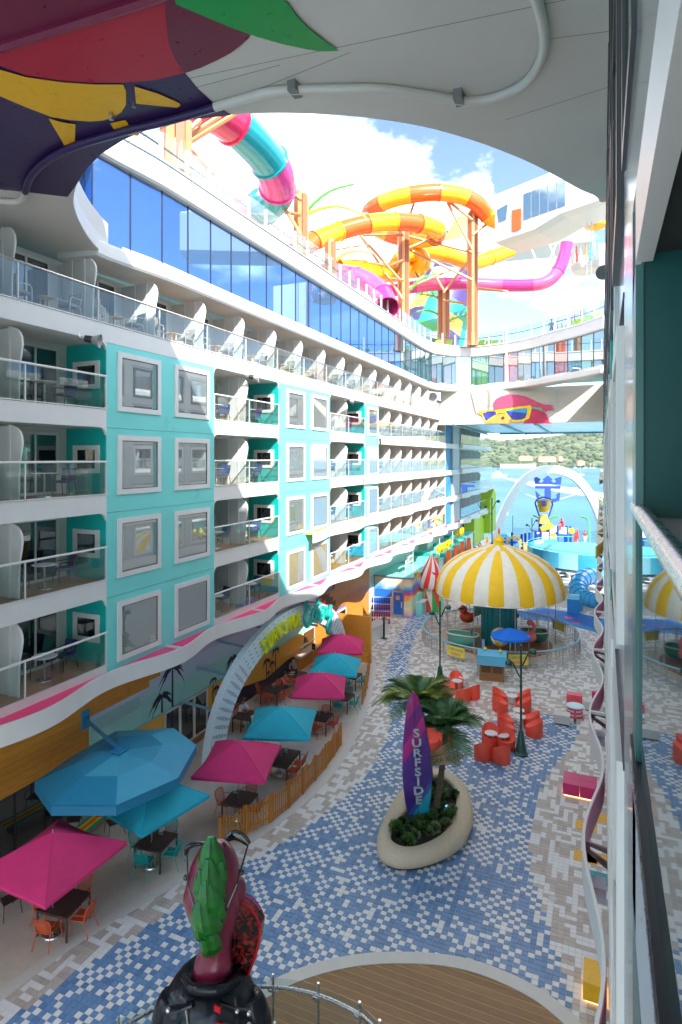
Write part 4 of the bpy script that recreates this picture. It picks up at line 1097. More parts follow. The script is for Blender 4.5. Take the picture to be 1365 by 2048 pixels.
mast = thing('mast_ladder', 'thin white mast ladder at the right edge of the sky', 'mast', At(1177, 690, 52))
for dx in (0, 9):
    q = MB(); q.tube([At(1174 + dx, 690, 52), At(1174 + dx, 372, 52)], .05, 6); q.build('rail', WHITE, mast, world=True)
for k in range(24):
    y = 685 - k * 13; q = MB(); q.tube([At(1174, y, 52), At(1183, y, 52)], .03, 5); q.build('rung', WHITE, mast, world=True)
ship = thing('upper_cabin_wall', 'white wall with slatted railing seen past the ladder at the upper right', 'wall', At(1190, 500, 60))
q = MB(); q.box(-.2, 4, 60, 61, 26, 33); q.build('wall_panel', WHITE, ship, world=True)
q = MB(); q.lathe([(.01, -1.2), (1.0, -.8), (1.25, 0), (1.0, .8), (.01, 1.2)], 14, At(1192, 437, 56)); q.build('yellow_hood', SY, ship, world=True, smooth=40)
# loungers and people on the far upper deck
LGF = pm('lime_sling_fabric', lin('#9ccb3a'), .7, var=.08)
def lounger0():
    t_ = thing('sun_lounger', '', 'sun lounger', (0, 0, 0), 0, 'lime sun loungers on the far upper deck')
    q = MB(); q.box(-.32, .32, -.6, .5, .30, .36); q.build('seat', LGF, t_)
    q = MB(); q.add([(-.32, .5, .33), (.32, .5, .33), (.32, .95, 1.05), (-.32, .95, 1.05), (-.32, .55, .30), (.32, .55, .30), (.32, 1.0, 1.03), (-.32, 1.0, 1.03)], [(0,1,2,3), (4,7,6,5), (0,4,5,1), (2,6,7,3), (1,5,6,2), (0,3,7,4)]); q.build('backrest', LGF, t_)
    q = MB()
    for x, y in ((-.28, -.5), (.28, -.5), (-.28, .5), (.28, .5)): q.box(x-.03, x+.03, y-.03, y+.03, 0, .30)
    q.build('legs_frame', WHITE, t_)
    return t_
l0 = lounger0(); first = True
LX = [830, 870, 893, 957, 972, 986, 1001, 1032, 1046, 1066, 1082, 1097, 1146, 1158, 1172, 1189]
LL = ['leftmost', 'second from left', 'just left of the tallest copper column', 'first right of the tallest copper column', 'second right of the tallest copper column', 'third right of the tallest copper column', 'left of the white flag mast', 'first right of the white flag mast', 'second right of the white flag mast', 'beside the red closed parasol', 'in front of the standing visitor', 'just right of the standing visitor', 'first under the coloured pickets', 'second under the coloured pickets', 'third under the coloured pickets', 'rightmost beside the ladder']
for i, px in enumerate(LX):
    Z = 62 if px < 1040 else 62 - (px - 1040) / 12
    p = At(px, 690, Z); p.z = 24.6
    lab = 'lime green sun lounger on the far upper deck, ' + LL[i]
    if i == 0: l0.location = p; l0.rotation_euler.z = -.2; l0['label'] = lab
    else: dup(l0, p, -.2 + .05 * (i % 3), lab)
pk2 = thing('picket_row', 'tall coloured pickets standing at the right end of the far upper deck', 'picket fence', At(1170, 670, 54))
random.seed(9)
for k in range(26):
    px = 1115 + k * 3.0; p = At(px, 690, 58 - k * .22); p.z = 24.5; h = random.uniform(1.2, 2.3)
    q = MB(); q.obox(p + Vector((0, 0, h / 2)), (.07, .16, h), Matrix.Rotation(random.uniform(-.12, .12), 3, 'Y')); q.build('picket', random.choice(PC), pk2, world=True)
fm = thing('flag_mast', 'white tripod mast in the middle of the far deck rail', 'mast', At(1013, 760, 57))
p = At(1013, 690, 57); 
q = MB(); q.tube([At(1013, 650, 56), At(1013, 772, 56)], [.10, .10], 8); q.tube([At(1013, 700, 56), At(1017, 772, 55.8)], .04, 6); q.build('pole', WHITE, fm, world=True)
q = MB(); q.obox(At(1017, 773, 55.8), (.7, .2, .12)); q.build('foot', pm('foot_grey', (.4, .4, .42), .4), fm, world=True)
# ------------------------------------------------------------------ restaurant front under the left block
fx = lambda px, py, o=0.0: FX(px, py, XG + o)
shop = thing('restaurant_front', 'restaurant front with orange wood cladding, palm mural and glass doors under the left balconies', 'shop front', (XG, 20, 0))
YG = lambda px: FX(px, 1400, XG).y
y_st = YG(177)           # where the near wood cladding ends
# near wood cladding, plank by plank, with stepped end
zlow = 2.25
steps = [(177, 1487), (177, 1447), (297, 1378), (310, 1368), (310, 1352), (320, 1345), (320, 1332), (350, 1318)]
k = 0
for z in np.arange(zlow, 5.7, .25):
    ye = y_st
    for (px, py) in [(177, 1487), (298, 1372), (310, 1357), (320, 1342), (350, 1322), (352, 1300)]:
        p = fx(px, py)
        if z + .1 > p.z - .12 and px > 177: ye = max(ye, p.y)
    if z > 3.55: ye = max(ye, YG(298))
    for (a, b2) in ((5.9, 9.6), (9.61, ye)):
        MB().box(XG - .05, XG + .02, a, b2, z + .004, z + .246).build('plank', WOODO, shop, world=True)
MB().box(XG - .3, XG - .05, 5.9, 48, 0, 5.75).build('wall', pm('mural_purple_wall', lin('#8d7a9c'), .45, var=.05), shop, world=True)
# dark glazing under the near cladding
DKI = pm('dark_interior', (.018, .017, .018), .6, var=.4, scale=1)
MB().box(XG - .05, XG - .03, 5.9, y_st, 0.0, zlow).build('dark_backing', DKI, shop, world=True)
for k in range(6):
    ya = y_st - 1.55 * (k + 1)
    MB().box(XG - .01, XG + .006, ya + .03, ya + 1.52, .08, zlow - .03).build('window_pane', GL_DARK, shop, world=True)
    MB().box(XG - .02, XG + .03, ya - .03, ya + .03, .0, zlow).build('mullion', BLACK, shop, world=True)
# painted mural: horizontal colour bands on thin boards
def bandmat():
    m = bpy.data.materials.new('mural_gradient'); m.use_nodes = True; t = m.node_tree; b = t.nodes['Principled BSDF']; b.inputs['Roughness'].default_value = .35
    t_c = t.nodes.new('ShaderNodeTexCoord'); sp_ = t.nodes.new('ShaderNodeSeparateXYZ'); t.links.new(t_c.outputs['Object'], sp_.inputs[0])
    mr = t.nodes.new('ShaderNodeMapRange'); mr.inputs[1].default_value = 2.0; mr.inputs[2].default_value = 5.6
    t.links.new(sp_.outputs[2], mr.inputs[0]); r = t.nodes.new('ShaderNodeValToRGB'); e = r.color_ramp.elements
    e[0].position = 0.0; e[0].color = (*lin('#a9e8e2'), 1); e[1].position = 1; e[1].color = (*lin('#9b80a6'), 1)
    for pos, c in ((.28, '#a9e4e1'), (.31, '#c5e0ee'), (.5, '#d0d7ef'), (.62, '#c0a9c8'), (.66, '#a98eb2')):
        x = e.new(pos); x.color = (*lin(c), 1)
    t.links.new(mr.outputs[0], r.inputs[0]); t.links.new(r.outputs[0], b.inputs['Base Color']); return m
GRAD = bandmat()
y_m1 = YG(640)
ys = list(np.linspace(y_st, y_m1, 8))
for a, b2 in zip(ys, ys[1:]):
    MB().box(XG - .05, XG + .005, a + .005, b2 - .005, 2.06, 5.7).build('mural_board', GRAD, shop, world=True)
MB().box(XG - .02, XG + .04, y_st, y_m1, 2.0, 2.06).build('mural_sill', pm('mural_sill_teal', lin('#7cc7c2'), .4), shop, world=True)
q = MB()
A0 = fx(177, 1447); B0 = fx(280, 1395)
zt, zb = fx(278, 1392).z, fx(278, 1416).z
for k in range(8):
    z = zb + (zt - zb) * k / 8
    MB().box(XG, XG + .05, y_st + .05, YG(279), z, z + (zt - zb) / 8 - .025).build('louvre_slat', pm('louvre_aqua', lin('#bfe3e3'), .4), shop, world=True)
# lower zone: yellow sunset panels, doors
SUNS = pm('sunset_yellow', lin('#f3b54a'), .4, var=.05); HILLN = pm('night_hill', lin('#2b2740'), .4); SANDG = pm('pale_green_band', lin('#b5cfa0'), .4)
def wallquad(px0, px1, z0, z1, name, mat, o=.0):
    return MB().box(XG - .05, XG + .004 + o, YG(px0), YG(px1), z0, z1).build(name, mat, shop, world=True)
wallquad(177, 327, 0, 2.0, 'sunset_panel', SUNS); 
wallquad(414, 605, 0, 2.0, 'sunset_panel', SUNS)
for a, b2 in ((177, 327), (414, 605)):
    q = MB(); Y_, Y1_ = YG(a), YG(b2)
    q.slabpoly([(XG + .008, Y_, 0.02), (XG + .008, Y_, .75), (XG + .008, Y_ * .7 + Y1_ * .3, .95), (XG + .008, Y_ * .45 + Y1_ * .55, .55), (XG + .008, Y_ * .2 + Y1_ * .8, .85), (XG + .008, Y1_, .8), (XG + .008, Y1_, .02)], (.004, 0, 0)); q.build('hill_silhouette', HILLN, shop, world=True)
def doors(pa, pb, n, openk=()):
    ya, yb_ = YG(pa), YG(pb); wdt = (yb_ - ya) / n
    MB().box(XG - 3.5, XG - 3.4, ya, yb_, 0, 2.0).build('room_back', pm('room_back_brown', lin('#3d2a1f'), .7, var=.5, scale=1.2), shop, world=True)
    for k in range(n):
        y = ya + k * wdt
        fr = MB(); fr.box(XG - .06, XG + .05, y, y + .07, 0, 2.0); fr.box(XG - .06, XG + .05, y + wdt - .07, y + wdt, 0, 2.0); fr.box(XG - .06, XG + .05, y + .07, y + wdt - .07, 1.92, 2.0); fr.box(XG - .06, XG + .05, y + .07, y + wdt - .07, 0, .06)
        f = fr.build('sliding_door', WHITE, shop, world=True)
        if k not in openk: MB().box(XG - .01, XG + .006, y + .07, y + wdt - .07, .06, 1.92).build('pane', glass('shop_glass', (.5, .56, .55), 1.5, .2, (.05, .06, .06)), f, world=True)
doors(329, 414, 3); doors(605, 692, 4, (1, 2))
# cut-away room floor behind the doors
MB().box(XG - 4, XG - .3, 15, 48, -.01, .005).build('room_floor', pm('room_floor', lin('#b08a62'), .4), shop, world=True)
# far wood wall with its counter and partition screen
y_f0, y_f1 = YG(640), YG(738)
for z in np.arange(2.3, 5.7, .3):
    a = y_f0 if z < 3.7 else (YG(668) if z < 4.4 else YG(655))
    MB().box(XG - .05, XG + .02, max(a, y_f0 + .0), y_f1, z + .003, z + .297).build('plank', WOODO, shop, world=True)
for k, (px, py) in enumerate([(643, 1188), (650, 1193), (657, 1199), (663, 1206)]):
    p = fx(px, py); MB().box(XG + .02, XG + .06, p.y - .5, p.y + .6, p.z - .25, p.z + .1).build('stepped_trim', pm('stepped_brown', lin('#7d4a1a'), .5), shop, world=True)
wallquad(692, 738, 0, 2.3, 'counter_wall', WOODO)
wallquad(738, 800, 0, 5.7, 'pale_wall', pm('pale_aqua_wall', lin('#bfe0de'), .4, var=.05))
wallquad(800, 905, 3.2, 5.7, 'pale_wall', pm('pale_aqua_wall', lin('#bfe0de')))
q = MB()
for px in (746, 752): 
    p = fx(px, 1121); q = MB(); q.lathe([(.001, 0), (.35, 0), (.35, .05), (.001, .05)], 16); M = Matrix.Rotation(PI/2, 3, 'Y'); q.v = [tuple(M @ Vector(v) + Vector((XG + .05, p.y, p.z))) for v in q.v]; q.build('wall_clock_disc', BLACK, shop, world=True)
# palm silhouettes on the wall
def palm_sil(px, py_top, py_bot, scale, seed):
    rnd = random.Random(seed); tp = fx(px, py_top, .012); bt_ = fx(px, py_bot, .012); w_ = .05 * scale + .02
    q = MB(); x = XG + .010
    q.slabpoly([(x, tp.y - w_, bt_.z), (x, tp.y + w_, bt_.z), (x, tp.y + w_ * .7, tp.z), (x, tp.y - w_ * .7, tp.z)], (.006, 0, 0))
    for k in range(9):
        a = PI * (-.12 + 1.24 * k / 8) + rnd.uniform(-.1, .1); L = scale * rnd.uniform(.8, 1.1)
        pts = []
        for i in range(7):
            f = i / 6; pts.append((tp.y + math.cos(a) * L * f, tp.z + math.sin(a) * L * f * .75 - .75 * L * f * f))
        up = []; dn = []
        for i, (y, z) in enumerate(pts):
            wv = .16 * scale * math.sin(PI * min(1, .12 + i / 6.5)) * (1 if i % 2 else .62)
            up.append((x + .001 * k, y, z + wv * .45)); dn.append((x + .001 * k, y, z - wv))
        q.slabpoly(up + dn[::-1], (.0015, 0, 0))
    return q.build('palm_silhouette', HILLN, shop, world=True)
for a in [(345, 1333, 1455, .95, 1), (324, 1392, 1425, .85, 2), (465, 1316, 1345, .75, 3), (432, 1375, 1425, .45, 4), (426, 1358, 1425, .4, 5), (447, 1375, 1420, .4, 6), (441, 1403, 1428, .3, 7), (455, 1350, 1380, .45, 8),
          (533, 1320, 1360, .55, 9), (544, 1325, 1362, .45, 10), (551, 1297, 1345, .6, 11), (537, 1344, 1356, .3, 12)]:
    palm_sil(*a)
for k in range(3):
    p = fx(300 + k * 60, 1500); 
# ------------------------------------------------------------------ perforated arch sign
XA = -15.15
ya0, ya1 = 20.6, 35.6; yc, ra = (ya0 + ya1) / 2, (ya1 - ya0) / 2; hA = 5.35
arch = thing('arch_sign', 'pale blue perforated arch with yellow and teal lettering over the restaurant terrace', 'arch sign', (XA, yc, 0))
ARB = pm('arch_pale_blue', lin('#d3ebf5'), .4, var=.04)
def arcp(t, s=1.0, w_=0.0):   # t 0..pi
    return Vector((XA, yc - (ra - w_) * math.cos(t), (hA - w_) * math.sin(t) ** .85))
q = MB(); rings = []
N = 48; bw = 1.25
for k in range(N + 1):
    t_ = PI * k / N; o = arcp(t_); i_ = arcp(t_, 1, bw * (1 - .12 * math.sin(t_)))
    rings.append([o + Vector((.16, 0, 0)), o - Vector((.16, 0, 0)), i_ - Vector((.16, 0, 0)), i_ + Vector((.16, 0, 0))])
q.loft(rings); q.build('arch_band', ARB, arch, world=True, smooth=30)
q = MB()
for k in range(N):
    t_ = PI * (k + .0) / N; t2 = PI * (k + 1.0) / N
    a, b2 = arcp(t_), arcp(t2)
    if k > N * .55: q.loft([[a + Vector((.165, 0, .02)), a + Vector((-.165, 0, .02)), a + Vector((-.165, 0, .05)), a + Vector((.165, 0, .05))], [b2 + Vector((.165, 0, .02)), b2 + Vector((-.165, 0, .02)), b2 + Vector((-.165, 0, .05)), b2 + Vector((.165, 0, .05))]])
q.build('pink_edge', PINK, arch, world=True)
q = MB(); random.seed(11)
for k in range(1, 44):
    t_ = PI * (k + .5) / 45
    o = arcp(t_); i_ = arcp(t_, 1, bw); d = (i_ - o)
    tang = (arcp(t_ + .01) - arcp(t_ - .01)).normalized()
    for j in range(9):
        f = .12 + .78 * j / 8; L = (.035 + .05 * math.sin(PI * j / 8)) 
        if abs(t_ - PI/2) < .75 and j % 2: continue
        c0 = o + d * f + Vector((.163, 0, 0)); w2 = .018
        q.slabpoly([c0 - tang * L - d.normalized() * w2, c0 + tang * L - d.normalized() * w2, c0 + tang * L + d.normalized() * w2, c0 - tang * L + d.normalized() * w2], (.004, 0, 0))
q.build('perforation', NAVY if False else pm('perforation_dark', lin('#1d2b45'), .6), arch, world=True, kind='stuff')
for y, z in ((22.3, 2.0), (23.6, 3.1), (25.2, 3.95), (26.8, 4.5), (28.6, 4.75), (31.6, 3.5)):
    q = MB(); q.tube([(XA - .1, y, z), (XG, y, z + .15)], .07, 8); q.lathe([(.14, 0), (.14, .03)], 10, (XG, y, z)); q.build('strut', LBLUE if False else pm('strut_blue', lin('#7fa9bf'), .4), arch, world=True)
LETY = pm('letter_yellow', lin('#d9de1f'), .4); LETT = pm('letter_teal', lin('#18a79c'), .4)
word = 'SURFSIDE'
for k, ch in enumerate(word):
    t_ = math.radians(62.5 + k * 4.45); o = arcp(t_, 1, bw * .55); tang = (arcp(t_ + .02) - arcp(t_ - .02)).normalized(); nn = Vector((1, 0, 0)).cross(tang)
    M = frame_m(o + Vector((.30, 0, 0)), tang, Vector((0, 0, 1)) - tang * tang.z)
    letter('letter', ch, LETY, arch, M @ Matrix.Diagonal((.74, 1, 1, 1)), 1.0, .09)
# brush-script word built from strokes: (x along arch, y up)
strokes = {'E': [[(.9, .95), (.55, 1.1), (.25, .9), (.35, .62), (.6, .55), (.3, .48), (.08, .2), (.3, -.12), (.75, -.02), (.95, .18)]],
 'a': [[(.75, .42), (.5, .5), (.3, .3), (.32, .05), (.55, .02), (.72, .3), (.76, .45), (.74, .15), (.85, .03), (1.0, .15)]],
 't': [[(.25, .95), (.2, .4), (.22, .1), (.4, .02), (.55, .12)], [(.0, .62), (.5, .66)]],
 'e': [[(.1, .2), (.4, .3), (.48, .45), (.3, .52), (.12, .3), (.2, .05), (.45, .03), (.62, .18)]],
 'r': [[(.05, .05), (.15, .45), (.2, .52), (.3, .42), (.45, .44), (.4, .15), (.55, .05), (.65, .15)]],
 'y': [[(.05, .5), (.1, .18), (.3, .08), (.5, .3), (.55, .5), (.5, 0), (.42, -.5), (.2, -.62), (.1, -.4), (.4, -.12), (.8, .1)]]}
adv = {'E': .8, 'a': .8, 't': .5, 'e': .55, 'r': .55, 'y': .8}
xx = 0; y0s = 29.0; z0s = 4.25; sc = 1.22
for ch in 'Eatery':
    q = MB()
    for st_ in strokes[ch]:
        P = crom([Vector((XA + .34, y0s + (xx + a) * sc * .95, z0s - (xx) * .16 + b2 * sc * 1.15 )) for a, b2 in st_], 5)
        q.tube(P, .105 if ch in 'Ey' else .085, 8)
    q.build('letter', LETT, arch, world=True, smooth=1)
    xx += adv[ch] * .78
# ------------------------------------------------------------------ big blue faceted canopy on a wall arm
cano = thing('faceted_canopy', 'large blue faceted shade canopy hung from a square arm on the wood wall', 'canopy', G(239, 1530, 3.3))
zr, za = 3.2, 3.75
ol = [(69, 1564), (103, 1611), (232, 1611), (356, 1556), (393, 1490), (347, 1456), (232, 1459), (150, 1510)]
O = [G(a, b2, zr) for a, b2 in ol]; O[6] = G(232, 1462, zr); O[7] = G(140, 1515, zr)
ap = G(239, 1502, za); CB = [pm('canopy_blue_%d' % k, lin(c), .55, var=.05, scale=3) for k, c in enumerate(('#2492b8', '#2089b0', '#38a3c6', '#319cc2', '#48abca', '#3fa3c2', '#3299b8', '#268fb0'))]
n = 8
mid = [o.lerp(ap, .45) + Vector((0, 0, .1)) for o in O]
for k in range(n):
    a, b2, c, d = O[k], O[(k+1) % n], mid[(k+1) % n], mid[k]
    q = MB(); q.slabpoly([a, b2, c, d], (0, 0, -.03)); q.build('outer_facet', CB[k], cano, world=True)
    q = MB(); q.slabpoly([d, c, ap], (0, 0, -.03)); q.build('inner_facet', CB[(k + 3) % 8], cano, world=True)
    q = MB(); q.slabpoly([a, b2, b2 - Vector((0, 0, .3)), a - Vector((0, 0, .3))], (ap - (a + b2) / 2).normalized() * .03); q.build('valance', pm('canopy_valance', lin('#1f7fa6'), .55) , cano, world=True)
wp = FX(170, 1437, XG + .02)
q = MB(); q.tube([wp, ap + Vector((0, 0, .05))], .085, 4); q.build('arm', pm('arm_blue', lin('#2784b5'), .4), cano, world=True)
MB().box(XG + .02, XG + .07, wp.y - .18, wp.y + .18, wp.z - .38, wp.z + .32).build('wall_plate', pm('arm_blue', lin('#2784b5')), cano, world=True)
MB().obox(ap + Vector((0, 0, .03)), (.4, .4, .04)).build('foot_plate', pm('arm_blue', lin('#2784b5')), cano, world=True)

# ------------------------------------------------------------------ parasols
def parasol(lab, corners, apex_px, mat, rz=2.12, pole_px=None, vent=True):
    cs = [G(a, b2, rz) for a, b2 in corners]
    c = sum(cs, Vector()) / 4
    side = sum((cs[i] - cs[(i+1) % 4]).length for i in range(4)) / 4
    ang = sum((math.atan2(v.y, v.x) - PI/2 * i + PI) % (2*PI) - PI for i, v in enumerate([(p - c) for p in cs])) / 4 if False else math.atan2((cs[0]-c).y - (cs[2]-c).y, (cs[0]-c).x - (cs[2]-c).x)
    t_ = thing('parasol', lab, 'parasol', (c.x, c.y, 0), ang - PI/4, 'square parasols on the restaurant terrace')
    h = side / 2; q = MB(); top = 2.72; n = 8; rings = []
    vs = []
    for i in range(n + 1):
        f = i / n; s_ = h * (1 - f) + .25 * f; z = rz + (top - rz) * (1 - (1 - f) ** 1.15)
        ring_ = []
        for (ax_, ay_, bx_, by_) in ((1,1,-1,1), (-1,1,-1,-1), (-1,-1,1,-1), (1,-1,1,1)):
            for k in range(6):
                g = k / 6; x_, y_ = ax_ + (bx_ - ax_) * g, ay_ + (by_ - ay_) * g
                sag = .10 * math.sin(PI * g) * (1 - f) ** 1.5
                ring_.append(Vector((x_ * s_ * (1 - .05 * math.sin(PI * g) * (1 - f)), y_ * s_ * (1 - .05 * math.sin(PI * g) * (1 - f)), z - sag * .6)))
        rings.append(ring_)
    q.loft(rings, caps=False); lowr = [[p - Vector((0, 0, .09)) for p in rings[0]], rings[0]]
    q.loft(lowr, caps=False); q.build('canopy', mat, t_, smooth=25)
    q = MB(); tr = [[Vector((x * .30, y * .30, top - .02)) for x, y in ((1,1),(-1,1),(-1,-1),(1,-1))], [Vector((x * .03, y * .03, top + .10)) for x, y in ((1,1),(-1,1),(-1,-1),(1,-1))]]; q.loft(tr); q.build('vent_cap', mat, t_)
    hemm = pm(mat.name + '_hem', tuple(x_ * .8 for x_ in (lin('#d62f72') if 'mag' in mat.name else lin('#1fabc2'))), .8)
    for j in range(4):
        q = MB(); q.tube([r_[j * 6] + Vector((0, 0, .004)) for r_ in rings], .011, 5); q.build('seam', hemm, t_)
    q = MB(); q.tube([p - Vector((0, 0, .085)) for p in rings[0]], .012, 5, closed=True); q.build('hem', hemm, t_)
    q = MB(); q.tube([(0, 0, 0.05), (0, 0, top + .2)], .024, 8); q.build('pole', STEEL, t_, smooth=1)
    q = MB(); q.lathe([(.001, .06), (.27, .055), (.29, .02), (.29, 0), (.001, 0)], 18); q.build('base', STEEL, t_, smooth=40)
    for (x, y) in ((1,1), (-1,1), (-1,-1), (1,-1)):
        q = MB(); q.tube([(0, 0, top - .08), (x * h * .96, y * h * .96, rz - .03)], .012, 5); q.build('rib', STEEL, t_)
    return t_, c, ang
PAR = []
PAR.append(parasol('magenta parasol nearest the camera at the bottom left', [(253, 1683), (97, 1807), (-72, 1752), (128, 1640)], None, MAGF))
PAR.append(parasol('aqua parasol tucked under the big blue faceted canopy', [(424, 1589), (281, 1668), (175, 1610), (325, 1545)], None, TEALF))
PAR.append(parasol('magenta parasol beside the left foot of the arch', [(566, 1490), (518, 1564), (378, 1556), (440, 1482)], None, MAGF))
PAR.append(parasol('aqua parasol in front of the picket fence, second aqua from the camera', [(637, 1419), (570, 1491), (480, 1476), (556, 1409)], None, TEALF))
PAR.append(parasol('bright pink parasol in the middle of the terrace between two aqua ones', [(695, 1355), (682, 1396), (578, 1395), (600, 1353)], None, MAGF))
PAR.append(parasol('aqua parasol second from the far end of the terrace', [(724, 1318), (699, 1355), (611, 1348), (645, 1313)], None, TEALF))
PAR.append(parasol('magenta parasol at the far end by the wooden screen', [(729, 1279), (717, 1309), (633, 1305), (652, 1277)], None, MAGF))

# ------------------------------------------------------------------ terrace tables and chairs
def table0(lx, ly, mat=DBROWN):
    t_ = thing('dining_table', '', 'table', (0, 0, 0), 0, 'square dark tables on the restaurant terrace')
    n = 8
    for k in range(n):
        a = -lx/2 + lx * k / n; MB().box(a + .002, a + lx / n - .004, -ly/2, ly/2, .70, .73).build('slat', mat, t_)
    q = MB(); q.box(-lx/2, lx/2, -ly/2, -ly/2 + .03, .66, .70); q.box(-lx/2, lx/2, ly/2 - .03, ly/2, .66, .70); q.box(-lx/2, -lx/2 + .03, -ly/2+.03, ly/2-.03, .66, .70); q.box(lx/2-.03, lx/2, -ly/2+.03, ly/2-.03, .66, .70); q.build('apron', mat, t_)
    for x, y in ((1,1), (-1,1), (-1,-1), (1,-1)):
        MB().box(x*(lx/2-.025)-.022, x*(lx/2-.025)+.022, y*(ly/2-.025)-.022, y*(ly/2-.025)+.022, 0, .70).build('leg', mat, t_)
    return t_
def armchair(col):
    t_ = thing('armchair', '', 'chair', (0, 0, 0), 0, 'woven metal armchairs around the terrace tables')   # faces -Y
    q = MB(); q.loft([[(-.22, -.22, .43), (.22, -.22, .43), (.22, -.22, .455), (-.22, -.22, .455)], [(-.22, 0, .425), (.22, 0, .425), (.22, 0, .45), (-.22, 0, .45)], [(-.20, .2, .42), (.20, .2, .42), (.20, .2, .445), (-.20, .2, .445)]]); q.build('seat', col, t_)
    for k in range(9):
        z = .48 + .045 * k; w_ = .23 + .01 * math.sin(k / 8 * PI); y = .21 + .14 * (k / 8) ** 1.1
        q = MB(); q.tube([(-w_, y - .05, z), (-w_ * .5, y - .01, z), (0, y, z), (w_ * .5, y - .01, z), (w_, y - .05, z)], .013, 5); q.build('back_rung', col, t_)
    q = MB(); q.tube(crom([(-.22, .19, .43), (-.24, .22, .62), (-.23, .29, .84), (-.12, .34, .885), (.12, .34, .885), (.23, .29, .84), (.24, .22, .62), (.22, .19, .43)], 4), .015, 6); q.build('back_frame', col, t_, smooth=1)
    for s_ in (1, -1):
        q = MB(); q.tube(crom([(s_*.24, .22, .64), (s_*.29, .1, .66), (s_*.30, -.15, .645), (s_*.285, -.23, .60), (s_*.24, -.23, .44)], 4), .014, 6); q.build('arm', col, t_, smooth=1)
        q = MB(); q.tube([(s_*.22, -.21, .44), (s_*.26, -.27, 0)], .014, 6); q.build('leg', col, t_)
        q = MB(); q.tube([(s_*.21, .19, .43), (s_*.25, .33, 0)], .014, 6); q.build('leg', col, t_)
    return t_
tb0 = table0(1.0, 1.0); used_t = [0]
def put_table(p, rz, lab, sc=None):
    if not used_t[0]: used_t[0] = 1; tb0.location = p; tb0.rotation_euler.z = rz; tb0['label'] = lab; o = tb0
    else: o = dup(tb0, p, rz, lab)
    if sc: o.scale = sc
    return o
CH = {'orange': [armchair(ORCH), 0], 'teal': [armchair(TLCH), 0], 'dark brown': [armchair(BRCH), 0]}
def put_chair(kind, p, rz, lab):
    c = CH[kind]
    if not c[1]: c[1] = 1; c[0].location = p; c[0].rotation_euler.z = rz; c[0]['label'] = lab; return c[0]
    return dup(c[0], p, rz, lab)
SIDE = {'N': ((0, 1), 0), 'S': ((0, -1), PI), 'E': ((1, 0), -PI/2), 'W': ((-1, 0), PI/2)}
SN = {'N': 'on the far side', 'S': 'on the near side', 'E': 'on the plaza side', 'W': 'on the wall side'}
def dining(px, py, rz, kind, where, sides, sc=None, lx=1, ly=1):
    p = G(px, py, .72); p.z = 0.004
    put_table(p, rz, 'dark slatted dining table ' + where, sc)
    for s_ in sides:
        off = 0
        if len(s_) > 1: off = (-.32 if s_[1] == 'a' else .32); 
        (dx, dy), a = SIDE[s_[0]]; d = .62
        v = Vector((dx * d * lx + (off if dy else 0), dy * d * ly + (off if dx else 0), 0)); v = Matrix.Rotation(rz, 3, 'Z') @ v
        tail = '' if len(s_) == 1 else (', nearer one' if s_[1] == 'a' else ', further one')
        put_chair(kind, p + v, rz + a + random.uniform(-.2, .2), '%s armchair %s, table %s%s' % (kind, SN[s_[0]][3:], where, tail))
random.seed(21)
dining(128, 1803, .15, 'orange', 'under the nearest magenta parasol', ['N', 'S', 'E', 'W'])
dining(312, 1680, .1, 'teal', 'under the aqua parasol by the blue canopy', ['N', 'S', 'E', 'W'])
dining(480, 1597, .1, 'orange', 'behind the near end of the picket fence', ['E', 'W', 'N'])
dining(566, 1515, .1, 'orange', 'under the second aqua parasol along the fence', ['Ea', 'Eb', 'W'], (1, 1.5, 1), 1, 1)
dining(641, 1432, .05, 'orange', 'just under the bright pink parasol edge', ['N', 'S', 'E', 'W'])
dining(685, 1392, .0, 'teal', 'between the bright pink parasol and the fence', ['S', 'E', 'N'])
dining(702, 1350, .0, 'teal', 'under the far aqua parasol', ['S', 'E'])
dining(545, 1378, .1, 'orange', 'near the mural inside the arch', ['N', 'S', 'E', 'W'])
dining(592, 1348, .1, 'orange', 'where the seated couple eat', ['S', 'E'])
dining(492, 1430, .1, 'teal', 'by the two men in white shirts inside the arch', ['E'])
for px, py, rz_, lab in [(18, 1800, 1.3, 'dark brown armchair cut by the left picture edge'), (148, 1640, .6, 'dark brown armchair behind the nearest magenta parasol beside the wall'), (228, 1645, -.5, 'dark brown armchair under the blue canopy right of the striped bench')]:
    p = G(px, py, .4); p.z = .004; put_chair('dark brown', p, rz_, lab)
p = G(190, 1640, .4); p.z = 0.004
bench = thing('striped_bench', 'low bench with yellow and teal stripes under the blue canopy', 'bench', p, .1)
for k, c in enumerate((TEAL, YEL, ORG, YEL, TEAL)):
    MB().box(-.3 + k * .12, -.3 + k * .12 + .116, -1.6, 1.6, .42, .45).build('striped_slat', c, bench)
for y in (-1.3, 1.3): MB().box(-.25, .25, y - .03, y + .03, 0, .42).build('leg', BLACK, bench)
